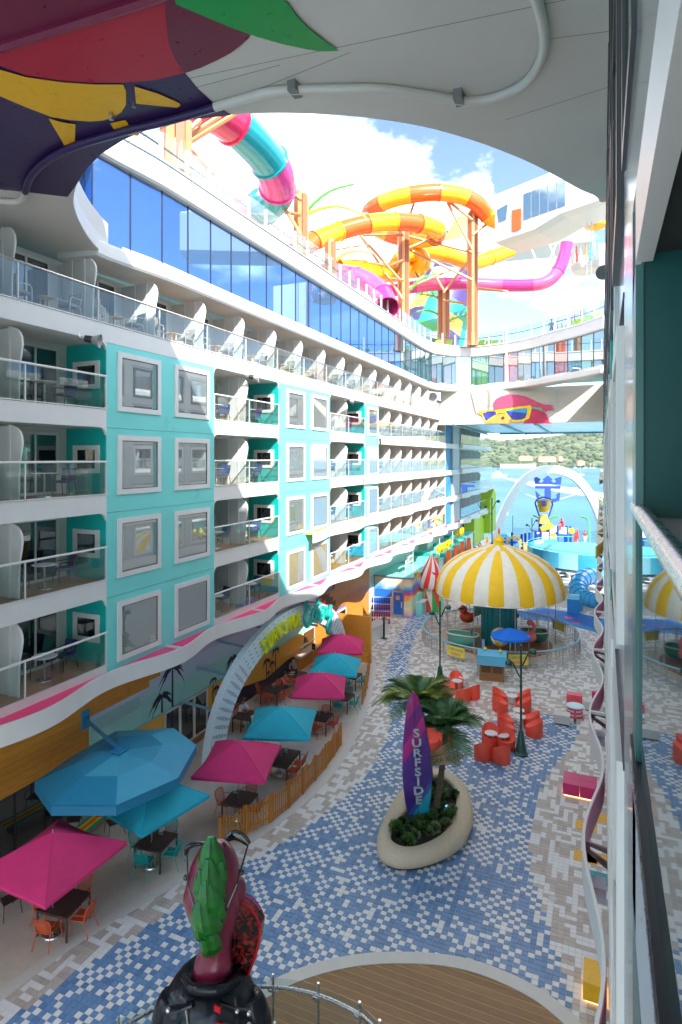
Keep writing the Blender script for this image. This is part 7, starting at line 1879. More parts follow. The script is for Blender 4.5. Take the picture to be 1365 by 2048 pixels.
for k in range(5): zpanel('awning_slat', [(690 - k * 2, 532 + k * 18), (748 + k * 7, 534 + k * 18), (755 + k * 7, 549 + k * 18), (687 - k * 2, 547 + k * 18)], SY, 84.5 - k * .15, .15)
q = MB(); q.tube(crom([zp(x, y, 84) for x, y in ((690, 680), (730, 665), (775, 650), (800, 640))], 6), .38, 10); q.build('small_slide', SY, cf2, world=True, smooth=60)
q = MB(); q.tube(crom([zp(x, y, 85) for x, y in ((676, 545), (650, 470), (637, 420), (660, 382), (720, 362), (780, 382), (803, 420), (795, 470), (765, 555))], 6), .11, 8); q.build('bucket_hoop', NAVY, cf2, world=True, smooth=1)
q = MB(); c0 = zp(722, 440, 85); q.lathe([(.001, -.95), (.62, -.95), (.70, -.8), (.98, .65), (1.03, .72), (.9, .72), (.85, .6), (.001, .4)], 20, c0); bk = q.build('tipping_bucket', pm('bucket_yellow', lin('#f0ac1e'), .35), cf2, world=True, smooth=40)
def mini(name, pts):
    P = [zp(x, y, 84.0) for x, y in pts]; q = MB(); q.slabpoly(P, Vector((-sT, cT, 0)) * .2); q.build(name, NAVY, bk, world=True)
mini('crown_mark', [(697, 418), (694, 398), (706, 406), (713, 400), (722, 392), (731, 400), (738, 406), (750, 398), (747, 418)]); mini('anchor_mark', [(699, 423), (745, 423), (745, 428), (727, 428), (727, 444), (738, 442), (736, 434), (748, 430), (744, 446), (722, 452), (700, 446), (696, 430), (708, 434), (706, 442), (717, 444), (717, 428), (699, 428)])
for x in (655, 785): q = MB(); q.sphere(zp(x, 450, 85), .13, 8, 6); q.build('pivot', STEEL, cf2, world=True, smooth=180)
for x, y, r_ in ((812, 750, .5), (990, 690, .4)): q = MB(); q.lathe([(.001, -.1), (r_, -.1), (r_, .1), (.001, .1)], 16); Mx = Matrix.Rotation(PI/2, 3, 'X'); c0 = zp(x, y, 83); q.v = [tuple(Mx @ Vector(v) + c0) for v in q.v]; q.build('wheel', SY, cf2, world=True, smooth=40)
for k, (pts, Z) in enumerate(((((610, 540), (640, 548), (690, 570)), 88), (((870, 545), (830, 552), (790, 572)), 88), (((1070, 548), (1110, 556), (1150, 580)), 90))):
    lf = thing('green_leaf_fountain', 'pale green leaf spout rising above the water play area, %s from left' % ORD[k], 'water spout', zp(*pts[-1], Z), 0, 'green leaf spouts')
    q = MB(); q.tube(crom([zp(x, y, Z) for x, y in pts], 5), [.12 + .25 * math.sin(PI * i / 10) for i in range(11)], 8, sq=(.4, 1)); q.build('leaf_blade', GREEN, lf, world=True, smooth=60)
    q = MB(); q.tube([zp(*pts[-1], Z), zp(pts[-1][0] + 10, 760, Z)], .09, 6); q.build('stem', GREEN, lf, world=True)
ho = thing('yellow_hoop', 'yellow spiky hoop arch left of the blue climbing frame', 'hoop', zp(430, 900, 80))
q = MB(); P = crom([zp(x, y, 80) for x, y in ((385, 890), (368, 820), (385, 775), (430, 755), (475, 775), (490, 820), (470, 905))], 5); q.tube(P, .10, 7); q.build('ring', SY, ho, world=True, smooth=1)
for p in P[::2]: q = MB(); q.sphere(p + (p - zp(430, 820, 80)).normalized() * .15, .13, 6, 5); q.build('spike', SY, ho, world=True)
# round pool deck, coloured blocks, blue tube slide, rails
rp_ = thing('round_pool_deck', 'raised round pool deck with pale blue slatted skirt at the right', 'pool deck', G(1160, 1150))
cD = G(1182, 1100, 2.4); cD.z = 0; RD = 7.2
q = MB(); q.lathe([(.01, 2.35), (RD - .3, 2.35), (RD - .3, 2.15)], 40, cD); q.build('deck_top', pm('deck_top_teal', lin('#4fb6b4'), .5, var=.05), rp_, world=True)
SKB = [pm('skirt_blue_%d' % k, lin(c), .5) for k, c in enumerate(('#4db3d8', '#8fd0e4', '#2f93c8'))]
for k in range(110):
    a = PI * .7 + PI * 1.15 * k / 110
    q = MB(); q.obox((cD.x + RD * math.cos(a), cD.y + RD * math.sin(a), 1.95), (.05, .22, 1.7), Matrix.Rotation(a, 3, 'Z')); q.build('skirt_slat', SKB[(k // 9) % 3], rp_, world=True)
q = MB(); q.tube([(cD.x + RD * math.cos(a), cD.y + RD * math.sin(a), 3.05) for a in np.linspace(PI*.6, PI*1.9, 40)], .05, 5); q.build('deck_rail', LBLUE, rp_, world=True)
for k in range(5):
    a = PI * (1.0 + .2 * k); q = MB(); q.tube([(cD.x + 5 * math.cos(a), cD.y + 5 * math.sin(a), 0), (cD.x + 5 * math.cos(a), cD.y + 5 * math.sin(a), 2.2)], .18, 8); q.build('support_post', WHITE, rp_, world=True)
q = MB(); tsl = thing('blue_tube_slide', 'blue ribbed tube slide curling out beside the soft play floor', 'tube slide', G(1160, 1228))
P = crom([At(a, b2, z) for a, b2, z in ((1212, 1160, 60), (1185, 1152, 59.5), (1162, 1160, 58), (1156, 1178, 56.5), (1166, 1195, 55), (1184, 1203, 54), (1205, 1206, 53))], 8)
q.tube(P, .78, 18); q.build('tube', pm('tube_slide_blue', lin('#2f9ad8'), .25, coat=.4), tsl, world=True, smooth=60)
for i in range(2, len(P), 4): d = (P[i] - P[i-1]).normalized(); q = MB(); q.tube([P[i] - d * .04, P[i] + d * .04], .84, 18); q.build('rib', pm('tube_slide_blue', lin('#2f9ad8')), tsl, world=True)
MB().obox(G(1162, 1222) + Vector((0, 0, .9)), (.3, .3, 1.8)).build('support', LBLUE, tsl, world=True)
blk = thing('slide_box', 'light blue box beside the tube slide on the soft floor', 'box', G(1147, 1225)); MB().box(-.5, .5, -.4, .4, 0, 1.2).build('shell', pm('box_blue', lin('#2f8fd4'), .4), blk); q = MB(); q.loft([[(-.5, -.4, 1.2), (.5, -.4, 1.2), (.5, .4, 1.2), (-.5, .4, 1.2)], [(-.3, -.1, 1.5), (.5, -.1, 1.5), (.5, .4, 1.5), (-.3, .4, 1.5)]]); q.build('sloped_top', LBLUE, blk)
k = 0
for r_ in range(3):
    for c in range(4):
        p = G(1074 + c * 10, 1134 - r_ * 7); p.z = .05
        bl = thing('deck_chair', '%s low deck chair, %s row, %s from left, behind the canopy' % ('green' if c < 2 else 'red', ['front', 'middle', 'back'][r_], ORD[c]), 'deck chair', p, TH, 'red and green deck chairs')
        MB().box(-.38, .38, -.5, .3, .30, .38).build('seat', GREEN if c < 2 else RED, bl); q = MB(); q.loft([[(-.38, .25, .38), (.38, .25, .38), (.38, .33, .38), (-.38, .33, .38)], [(-.38, .55, .95), (.38, .55, .95), (.38, .63, .95), (-.38, .63, .95)]]); q.build('backrest', GREEN if c < 2 else RED, bl); MB().box(-.34, .34, -.45, .25, 0, .30).build('base', WHITE, bl)
# blue chairs by the pool screen
for k in range(10):
    p = G(1003 + (k % 5) * 6, 1086 - (k // 5) * 6); bl = thing('pool_lounger', 'blue pool lounger near the glass screen, %s row, %s from left' % (['front', 'back'][k // 5], ORD[k % 5]), 'sun lounger', p, TH + .5, 'blue pool loungers')
    q = MB(); q.loft([[(-.35, -.8, .35), (.35, -.8, .35), (.35, -.8, .42), (-.35, -.8, .42)], [(-.35, .3, .35), (.35, .3, .35), (.35, .3, .42), (-.35, .3, .42)], [(-.35, .8, .85), (.35, .8, .85), (.35, .8, .92), (-.35, .8, .92)]]); q.build('sling', LBLUE, bl); MB().box(-.3, .3, -.7, .4, 0, .35).build('frame', BLUE, bl)
# tables and chairs behind the carousel
for k, (px, py) in enumerate(((1133, 1172), (1150, 1160), (1128, 1155), (1146, 1185))):
    t_ = thing('white_cafe_table', 'white cafe table with benches under the round pool deck, %s' % ['nearest', 'right-hand', 'farthest', 'by the tube slide'][k], 'table', G(px, py), TH, 'white cafe tables')
    MB().box(-.9, .9, -.4, .4, .7, .75).build('table_top', WHITE, t_)
    for x in (-.7, .7): MB().box(x - .05, x + .05, -.3, .3, 0, .7).build('leg', OFFW, t_)
    for y in (-.8, .8): MB().box(-.8, .8, y - .15, y + .15, .40, .45).build('bench_board', WHITE, t_)
# stern rail of tall glass
sr = thing('stern_glass_screen', 'tall clear glass screen with slim posts along the stern', 'glass screen', (-5, 98.3, 0))
for k in range(13):
    x = -13 + k * 1.9; MB().box(x - .06, x + .06, 98.2, 98.32, 0, 4.2 if k % 2 == 0 else 2.5).build('post', pm('screen_post', lin('#7b93a3'), .4), sr, world=True)
    if k < 12: MB().box(x + .08, x + 1.82, 98.24, 98.27, .1, 2.3).build('glass_pane', GL_RAIL, sr, world=True)
MB().box(-2, 10, 86, 97.5, .06, .12).build('splash_pool_water', pm('pool_water', lin('#5cc3d8'), .1, var=.06), None, kind='structure')
for k, (px, py0, h_, lab) in enumerate(((998, 1077, 2.8, 'closed red parasol left of the climbing frame'), (1155, 1085, 2.6, 'closed red parasol right of the climbing frame'))):
    p = G(px, 1092); t_ = thing('closed_parasol', lab, 'parasol', p); q = MB(); q.lathe([(.03, h_), (.12, h_ * .85), (.22, h_ * .45), (.16, h_ * .42), (.001, h_ * .42)], 10); q.build('folded_cloth', RED, t_, smooth=40); q = MB(); q.tube([(0, 0, 0), (0, 0, h_ + .1)], .03, 5); q.build('pole', WHITE, t_)
spr = thing('red_spray_gun', 'red water cannon by the white arch foot', 'water cannon', G(1006, 1095)); q = MB(); q.tube([(0, 0, 0), (0, 0, 1.3)], .06, 6); q.build('pole', RED, spr); q = MB(); q.tube([(-.3, 0, 1.3), (.5, .1, 1.45)], .12, 8); q.build('barrel', RED, spr)
bn = thing('litter_bin', 'small orange bin on the path left of the dark lamp post', 'bin', G(974, 1085)); q = MB(); q.lathe([(.001, 0), (.22, 0), (.25, .9), (.2, 1.0), (.001, 1.0)], 12); q.build('body', SY, bn, smooth=40)
for k, (px, py) in enumerate(((960, 1108), (966, 1104))):
    q = MB(); 
# ------------------------------------------------------------------ boats
def yacht(lab, px, py, L, Z):
    b0 = At(px, py, Z); b0.z = -20; t_ = thing('motor_yacht', lab, 'yacht', b0, TH + .35)
    q = MB(); q.loft([[(-L/2, -3, 0), (-L/2, 3, 0), (-L/2, 3.2, 3), (-L/2, -3.2, 3)], [(0, -3.6, 0), (0, 3.6, 0), (0, 4, 3.4), (0, -4, 3.4)], [(L*.35, -2.4, 0), (L*.35, 2.4, 0), (L*.38, 3, 4.2), (L*.38, -3, 4.2)], [(L*.47, -.2, 0), (L*.47, .2, 0), (L*.56, .3, 4.8), (L*.56, -.3, 4.8)]]); q.build('hull', WHITE, t_)
    for k, (a, b2, z) in enumerate(((-.42, .25, 3.4), (-.32, .15, 6.0), (-.2, .06, 8.6))):
        q = MB(); q.loft([[(L*a, -3.2 + .4*k, z), (L*b2, -2.6 + .4*k, z), (L*b2, 2.6 - .4*k, z), (L*a, 3.2 - .4*k, z)], [(L*(a+.02), -3 + .4*k, z + 2.6), (L*(b2-.06), -2.4 + .4*k, z + 2.6), (L*(b2-.06), 2.4 - .4*k, z + 2.6), (L*(a+.02), 3 - .4*k, z + 2.6)]]); dk_ = q.build('deckhouse', WHITE, t_)
        q = MB(); q.box(L*(a+.04), L*(b2-.05), -3.3 + .4*k, 3.3 - .4*k, z + .9, z + 1.7); q.build('window_band', BLACK, dk_)
    q = MB(); q.tube([(-L*.05, 0, 11), (-L*.08, 0, 18)], .3, 6); q.box(-L*.1, -L*.02, -1.5, 1.5, 13, 13.6); q.build('radar_mast', BLACK, t_)
yacht('white motor yacht heading left with a wake on the bay', 998, 955, 30, 1015)
FOAM = pm('wake_foam', (.8, .84, .86), .6, var=.15, scale=.1)
q = MB()
def seap(px, py): return G(px, py, -19.9)
wl = [(1008, 955.5), (1040, 960), (1080, 966), (1130, 974), (1180, 982), (1230, 990)]; wr = [(1008, 956.5), (1035, 964), (1075, 975), (1120, 984), (1170, 992), (1230, 1000)]
vs = []
for a, b2 in zip(wl, wr): vs += [seap(*a), seap(*b2)]
q.add(vs, [(2*k, 2*k+1, 2*k+3, 2*k+2) for k in range(5)])
q.build('boat_wake', FOAM, None, kind='structure')
b0 = At(1161, 953, 1160); b0.z = -20; sbt_ = thing('sailing_boat', 'white moored sailing boat with bare mast right of the arch', 'sailing boat', b0, TH + .1)
q = MB(); q.loft([[(-7, -1.4, 0), (-7, 1.4, 0), (-7.2, 1.6, 2), (-7.2, -1.6, 2)], [(0, -1.8, 0), (0, 1.8, 0), (0, 2.1, 1.8), (0, -2.1, 1.8)], [(6.5, -.2, 0), (6.5, .2, 0), (8, .2, 2.4), (8, -.2, 2.4)]]); q.build('hull', WHITE, sbt_)
q = MB(); q.tube([(0, 0, 1.5), (0, 0, 21)], .22, 5); q.build('mast', WHITE, sbt_); q = MB(); q.tube([(8, 0, 2.4), (0, 0, 20.5)], .08, 4); q.tube([(-7, 0, 2), (0, 0, 20.5)], .08, 4); q.build('stay', WHITE, sbt_); MB().box(-4, 2, -1, 1, 1.7, 2.8).build('cabin', WHITE, sbt_)
for k, px in enumerate((1118, 1150, 1170, 1181, 1188)):
    b1 = At(px, 934, 1900); b1.z = -20; q = thing('moored_boat', 'tiny moored boat near the far shore, %s from left' % ORD[k], 'boat', b1, TH, 'tiny boats along the far shore'); MB().box(-6, 6, -2, 2, 0, 2.2).build('hull', WHITE, q); w_ = MB(); w_.tube([(0, 0, 2), (0, 0, 16)], .3, 4); w_.build('mast', WHITE, q)
# ------------------------------------------------------------------ flamingo statue on the landing in the foreground
ZS = 10.5
base = At(425, 2225, ZS); base.z = 1.85
stt = thing('flamingo_statue', 'glossy pink flamingo statue in black leather jacket with green mohawk, seen from behind', 'statue', base)
fw = Vector((-sT, cT, 0)); rt = Vector((cT, sT, 0)); up = Vector((0, 0, 1)); kS = ZS / 1200
def sect(px, py, hw, hd, off=0.0, n=20, lean=0, e=1.0):
    c = At(px, py, ZS) + fw * off
    return [c + rt * (hw * kS * math.copysign(abs(math.cos(2*PI*k/n)) ** e, math.cos(2*PI*k/n))) + fw * (hd * kS * math.sin(2*PI*k/n)) + up * (lean * math.sin(2*PI*k/n) * kS) for k in range(n)]
SKP = pm('statue_pink_gloss', lin('#741a38'), .22, var=.22, scale=3, coat=.4); SKG = pm('statue_green_gloss', lin('#0e6218'), .22, var=.25, scale=4, coat=.4)
JKT = pm('statue_black_leather', (.010, .011, .015), .14, var=.3, scale=4, coat=0, spec=.3)
q = MB(); q.loft([sect(424, 1960, 46, 42), sect(426, 1925, 38, 36), sect(431, 1895, 31, 30), sect(433, 1870, 33, 32), sect(430, 1845, 44, 40), sect(425, 1815, 56, 46), sect(423, 1785, 56, 46, .05), sect(427, 1752, 53, 44, .05), sect(430, 1722, 46, 40, .04), sect(431, 1698, 33, 30, .03), sect(431, 1684, 16, 14, .02), sect(431, 1680, 2, 2, .02)])
o = q.build('neck_and_head', SKP, stt, world=True, smooth=180); md = o.modifiers.new('s', 'SUBSURF'); md.levels = 1; md.render_levels = 1
q = MB(); q.sphere(At(388, 1805, ZS) + fw * .12, .22, 14, 10, (1, 1, 1.25)); q.sphere(At(468, 1790, ZS) + fw * .12, .20, 14, 10, (1, 1, 1.3)); q.build('cheek', SKP, stt, world=True, smooth=180)
# hooked beak on the far side
q = MB(); hb = At(428, 1790, ZS) + fw * .4
q.tube(crom([hb + fw * a + up * b2 for a, b2 in ((0, 0), (.35, -.02), (.6, -.18), (.68, -.42))], 5), [.22 - .012 * i for i in range(16)], 12); q.build('beak', pm('statue_beak', lin('#d9a08f'), .2, coat=.5), stt, world=True, smooth=60)
# jacket body
q = MB(); rings = [sect(425, 2300, 70, 60), sect(425, 2210, 84, 70), sect(425, 2130, 100, 78), sect(424, 2070, 107, 80, 0, lean=6), sect(423, 2020, 104, 78, 0, lean=10), sect(421, 1985, 92, 70, 0, lean=14), sect(420, 1962, 74, 60, 0, lean=16), sect(422, 1946, 54, 50, 0, lean=12)]
q.loft(rings); o = q.build('leather_jacket', JKT, stt, world=True, smooth=180); md = o.modifiers.new('s', 'SUBSURF'); md.levels = 1; md.render_levels = 2
tx = bpy.data.textures.new('leather_folds', 'CLOUDS'); tx.noise_scale = .28; dm = o.modifiers.new('d', 'DISPLACE'); dm.texture = tx; dm.strength = .07; dm.texture_coords = 'LOCAL'
q = MB(); q.tube(crom([At(a, b2, ZS) - fw * (.28 + c) for a, b2, c in ((372, 1950, -.2), (395, 1938, .1), (424, 1934, .18), (455, 1938, .1), (478, 1950, -.2))], 5), .085, 10, sq=(1, .8)); q.build('collar', JKT, stt, world=True, smooth=60)
for s_, xs in ((-1, ((348, 1985), (338, 2020), (333, 2060), (345, 2120))), (1, ((496, 1985), (510, 2020), (516, 2060), (505, 2120)))):
    q = MB(); q.tube(crom([At(a, b2, ZS) - fw * .05 for a, b2 in xs], 5), [.20, .22, .24, .25, .26, .26, .26, .26, .26, .25, .24, .23, .22, .2, .2, .2], 14); q.build('sleeve', JKT, stt, world=True, smooth=180)
    q = MB(); a0, a1 = (At(400, 1955, ZS) - fw * .50, At(352, 1975, ZS) - fw * .42) if s_ < 0 else (At(450, 1955, ZS) - fw * .50, At(505, 1985, ZS) - fw * .38)
    q.tube([a0, (a0 + a1) / 2 - fw * .04, a1], .06, 8, sq=(.5, 1.2)); q.build('epaulette', JKT, stt, world=True, smooth=60)
    q = MB(); q.sphere(a1 - fw * .05 + up * .03, .045, 8, 6); q.build('stud', STEEL, stt, world=True, smooth=180)
for px, py in ((352, 1998), (347, 2018), (372, 2040), (486, 1960), (508, 1984)):
    q = MB(); q.sphere(At(px, py, ZS) - fw * .60, .035, 8, 6); q.build('stud', STEEL, stt, world=True, smooth=180)
q = MB(); q.tube([At(386, 1966, ZS) - fw * .5, At(392, 1990, ZS) - fw * .56, At(390, 2048, ZS) - fw * .62], .012, 5); q.build('zip', STEEL, stt, world=True)
for px, py in ((448, 1960), (452, 1992)):
    q = MB(); q.obox(At(px, py, ZS) - fw * .55, (.12, .03, .10)); q.build('red_zip_tag', pm('statue_red', lin('#c01822'), .2), stt, world=True)
# mohawk leaves: overlapping, tips up
for (bx, by, tx_, ty, hw, off) in ((418, 1790, 406, 1718, 17, .36), (447, 1760, 452, 1690, 17, .34), (445, 1825, 450, 1752, 18, .42), (420, 1858, 408, 1800, 17, .42), (431, 1765, 432, 1645, 34, .30), (436, 1790, 430, 1680, 32, .40), (436, 1815, 428, 1714, 34, .47), (432, 1842, 417, 1752, 36, .50), (432, 1885, 432, 1800, 26, .42), (424, 1800, 414, 1700, 20, .40), (446, 1795, 446, 1705, 18, .38)):
    A0, B0 = At(bx, by, ZS) - fw * (off - .12), At(tx_, ty, ZS) - fw * (off + .10)
    q = MB(); n = 12; rings = []
    for i in range(n + 1):
        f = i / n; wv = max(.02, math.sin(PI * min(1, .06 + .86 * f)) ** .8 * (1 - .35 * f)); c = A0.lerp(B0, f) - fw * .10 * math.sin(PI * f)
        w_ = hw * kS * wv
        rings.append([c + rt * (w_ * x) - fw * (w_ * y) for x, y in ((-1, -.3), (-.75, .1), (-.4, .30), (-.12, .36), (0, .52), (.12, .36), (.4, .30), (.75, .1), (1, -.3), (.5, -.5), (-.5, -.5))])
    q.loft(rings); o = q.build('mohawk_leaf', SKG, stt, world=True, smooth=50)
q = MB(); A0, B0 = At(430, 1830, ZS) - fw * .42, At(424, 1882, ZS) - fw * .34
q.tube(crom([A0, (A0 + B0) / 2 - fw * .06, B0], 6), [.22, .21, .2, .18, .17, .15, .13, .11, .09, .07, .05, .03, .02][:13], 10, sq=(1, .6)); q.build('mohawk_leaf', SKG, stt, world=True, smooth=60)
# sunglasses pushed up on the head
GLB = pm('sunglass_black', (.01, .01, .012), .12, coat=.8)
for pts in (((371, 1712), (376, 1698), (390, 1691), (408, 1690)), ((452, 1682), (466, 1674), (482, 1678), (497, 1692))):
    q = MB(); q.tube(crom([At(a, b2, ZS) + fw * .05 for a, b2 in pts], 5), [.05 + .045 * math.sin(PI * i / 15) for i in range(16)], 10, sq=(1, .55)); q.build('lens', GLB, stt, world=True, smooth=60)
for a, b2 in (((372, 1708), (404, 1795)), ((496, 1690), (455, 1800))):
    q = MB(); q.tube([At(*a, ZS) + fw * .05, At((a[0]+b2[0])/2 + (-3 if a[0] < 430 else 4), (a[1]+b2[1])/2, ZS) - fw * .28, At(*b2, ZS) - fw * .40], .016, 6); q.build('temple_arm', GLB, stt, world=True)
for px, py in ((369, 1763), (481, 1752)): q = MB(); q.sphere(At(px, py, ZS) + fw * .1, .055, 8, 6); q.build('eye', GLB, stt, world=True, smooth=180)
# guitar slung at the right
gm = bpy.data.materials.new('guitar_lava'); gm.use_nodes = True; t = gm.node_tree; b = t.nodes['Principled BSDF']; b.inputs['Roughness'].default_value = .15
n1 = t.nodes.new('ShaderNodeTexNoise'); n1.inputs['Scale'].default_value = 7; n1.inputs['Detail'].default_value = 3; n1.inputs['Distortion'].default_value = 1.5; tc_ = t.nodes.new('ShaderNodeTexCoord'); t.links.new(tc_.outputs['Object'], n1.inputs['Vector'])
r = t.nodes.new('ShaderNodeValToRGB'); e = r.color_ramp.elements; e[0].position = .47; e[0].color = (.006, .006, .006, 1); e[1].position = .70; e[1].color = (*lin('#8a3414'), 1); x = e.new(.56); x.color = (*lin('#6f0d16'), 1)
t.links.new(n1.outputs['Fac'], r.inputs[0]); t.links.new(r.outputs[0], b.inputs['Base Color'])
P = [At(a, b2, ZS) + fw * .15 for a, b2 in ((463, 1818), (478, 1815), (496, 1826), (510, 1845), (519, 1865), (516, 1895), (508, 1930), (500, 1950), (492, 1968), (462, 1945), (455, 1900), (458, 1850))]
q = MB(); q.slabpoly(P, fw * .22 + rt * .05); q.build('guitar_body', gm, stt, world=True)
q = MB(); q.tube(P[:9] , .02, 5); q.build('guitar_edge', pm('statue_red', lin('#c01822')), stt, world=True)
q = MB(); q.tube([At(480, 1818, ZS) + fw * .30, At(498, 1830, ZS) + fw * .32, At(512, 1850, ZS) + fw * .32], .06, 6, sq=(1, .4)); q.build('painted_rim', pm('statue_magenta', lin('#c2328f'), .3), stt, world=True)
for s_ in (-1, 1):
    q = MB(); q.tube([base + rt * .2 * s_ + up * .9, base + rt * .22 * s_], .09, 10); q.build('leg', SKP, stt, world=True, smooth=1)
# landing and its glass rail
rail_px = [(120, 2120), (245, 2045), (353, 1990), (450, 1970), (543, 1966), (630, 1980), (712, 2016), (752, 2052), (790, 2110)]
RP = [G(a, b2, 2.88) for a, b2 in rail_px]; RP = [Vector((p.x, p.y, 0)) for p in crom(RP, 6)]
q = MB(); q.prism([(p.x, p.y) for p in RP] + [(RP[-1].x, 4), (RP[0].x, 4)], 1.65, 1.85); q.build('landing', pm('landing_floor', lin('#8d857c'), .5), kind='structure')
gr = thing('landing_rail', 'curved clear glass rail with steel posts around the landing behind the statue', 'railing', RP[24] + Vector((0, 0, 1.85)))
q = MB(); q.tube([p + Vector((0, 0, 2.80)) for p in RP], .035, 10); q.build('handrail', STEEL, gr, world=True, smooth=1)
for px, py in ((245, 2045), (353, 1990), (450, 1970), (543, 1966), (630, 1980), (712, 2016), (752, 2052)):
    p = G(px, py, 2.88); c = sum(RP, Vector()) / len(RP); d = (Vector((p.x, p.y, 0)) - c).normalized(); p = Vector((p.x, p.y, 0)) + d * .07
    q = MB(); q.tube([p + Vector((0, 0, 1.6)), p + Vector((0, 0, 3.0))], .028, 8); po = q.build('post', STEEL, gr, world=True, smooth=1)
    for z in (2.05, 2.72): q = MB(); q.obox(p - d * .04 + Vector((0, 0, z)), (.14, .09, .05)); q.build('clamp', STEEL, po, world=True)
for i in range(0, len(RP) - 1, 6):
    j = min(i + 6, len(RP) - 1); q = MB(); top = []
    q.loft([[RP[k] + Vector((0, 0, 1.9)), RP[k] + Vector((.012, .012, 1.9)), RP[k] + Vector((.012, .012, 2.98)), RP[k] + Vector((0, 0, 2.98))] for k in range(i, j + 1)]); q.build('glass_pane', GL_RAIL, gr, world=True)

# ------------------------------------------------------------------ people
def person(lab, p, rz, J, cols, hair_long=False, cap=None, s=1.0):
    """J: joint name -> (x, y, z); body faces -Y"""
    E = [('pel', 'che'), ('che', 'nec'), ('nec', 'hea'), ('hea', 'top')]
    R_ = {'pel': .145, 'che': .155, 'nec': .06, 'hea': .092, 'top': .08}
    for q_ in 'lr':
        E += [('che', q_ + 'sh'), (q_ + 'sh', q_ + 'el'), (q_ + 'el', q_ + 'wr'), (q_ + 'wr', q_ + 'pa'), ('pel', q_ + 'hi'), (q_ + 'hi', q_ + 'kn'), (q_ + 'kn', q_ + 'an'), (q_ + 'an', q_ + 'to')]
        R_.update({q_ + 'sh': .07, q_ + 'el': .045, q_ + 'wr': .03, q_ + 'pa': .034, q_ + 'hi': .10, q_ + 'kn': .065, q_ + 'an': .045, q_ + 'to': .04})
        pa, wr = Vector(J[q_ + 'pa']), Vector(J[q_ + 'wr']); d = (pa - wr).normalized(); sd = d.cross(Vector((0, 0, 1)))
        sd = sd.normalized() if sd.length > .1 else Vector((1, 0, 0))
        for k in range(5):
            nm = q_ + 'f%d' % k; E.append((q_ + 'pa', nm)); off = (k - 1.5) * .018
            J[nm] = tuple(pa + (d * (.085 - .008 * abs(k - 1.3)) + sd * off + Vector((0, 0, -.015))) if k < 4 else pa + d * .03 + sd * .055 - Vector((0, 0, .01))); R_[nm] = .009
    names = list(J); idx = {n_: i for i, n_ in enumerate(names)}
    me = bpy.data.meshes.new('body'); me.from_pydata([J[n_] for n_ in names], [(idx[a], idx[b2]) for a, b2 in E], [])
    o = bpy.data.objects.new('body', me); C.objects.link(o)
    sk = o.modifiers.new('k', 'SKIN'); 
    for n_ in names:
        v = me.skin_vertices[0].data[idx[n_]]; v.radius = (R_[n_], R_[n_] * (.72 if n_ in ('che', 'pel') else 1)); v.use_root = n_ == 'pel'
    su = o.modifiers.new('s', 'SUBSURF'); su.levels = 1; su.render_levels = 1
    bpy.context.view_layer.update()
    nm_ = bpy.data.meshes.new_from_object(o.evaluated_get(bpy.context.evaluated_depsgraph_get()))
    bpy.data.objects.remove(o)
    for m_ in (cols['skin'], cols['top'], cols['legs'], cols['shoe']): nm_.materials.append(m_)
    segs = []
    for a, b2 in E:
        k = 0
        if a in ('pel', 'che') and b2 in ('che', 'nec') or b2[1:] in ('sh',): k = 1
        elif a[1:] == 'sh': k = 1 if cols.get('sleeve', 1) else 0
        elif b2[1:] == 'hi' or a[1:] in ('hi',): k = 2
        elif a[1:] == 'kn': k = 2 if cols.get('long', 1) else 0
        elif a[1:] == 'an': k = 3
        if a == 'che' and b2 == 'nec': k = 1
        segs.append((Vector(J[a]), Vector(J[b2]), k))
    for f in nm_.polygons:
        c = f.center; best = (9, 0)
        for a, b2, k in segs:
            ab = b2 - a; t_ = max(0, min(1, (c - a).dot(ab) / max(1e-6, ab.dot(ab)))); dd = (c - a - ab * t_).length
            if dd < best[0]: best = (dd, k)
        f.material_index = best[1]; f.use_smooth = True
    t_ = thing('person', lab, 'person', p, rz); t_.scale = (s, s, s)
    link('body', nm_, t_)
    hd = (Vector(J['hea']) + Vector(J['top'])) / 2; ax_ = (Vector(J['top']) - Vector(J['nec'])).normalized()
    q = MB(); q.sphere(hd + ax_ * .055 + Vector((0, .018, 0)), .108, 12, 8, (1, 1.08, .95)); 
    if hair_long: q.tube([hd + Vector((0, .07, .05)), hd + Vector((0, .12, -.1)), hd + Vector((0, .12, -.28))], [.09, .085, .04], 8)
    q.build('hair', cap or cols['hair'], t_, smooth=180)
    q = MB(); q.sphere(hd + Vector((0, -.10, -.01)), .02, 6, 5, (.8, 1, 1.3)); q.build('nose', cols['skin'], t_, smooth=180)
    for s_ in (-1, 1): q = MB(); q.sphere(hd + Vector((s_ * .035, -.088, .02)), .011, 6, 4); q.build('eye', BLACK, t_)
    return t_
def seated(reach=.42, lean=.08):
    J = {'pel': (0, .02, .54), 'che': (0, -lean, .92), 'nec': (0, -lean - .03, 1.10), 'hea': (0, -lean - .08, 1.22), 'top': (0, -lean - .09, 1.33)}
    for q_, s_ in (('l', 1), ('r', -1)):
        J.update({q_ + 'sh': (s_ * .19, -lean, 1.02), q_ + 'el': (s_ * .25, -lean - .14, .80), q_ + 'wr': (s_ * .14, -reach, .79), q_ + 'pa': (s_ * .10, -reach - .07, .785), q_ + 'hi': (s_ * .10, -.02, .52), q_ + 'kn': (s_ * .13, -.42, .50), q_ + 'an': (s_ * .13, -.40, .09), q_ + 'to': (s_ * .14, -.54, .05)})
    return J
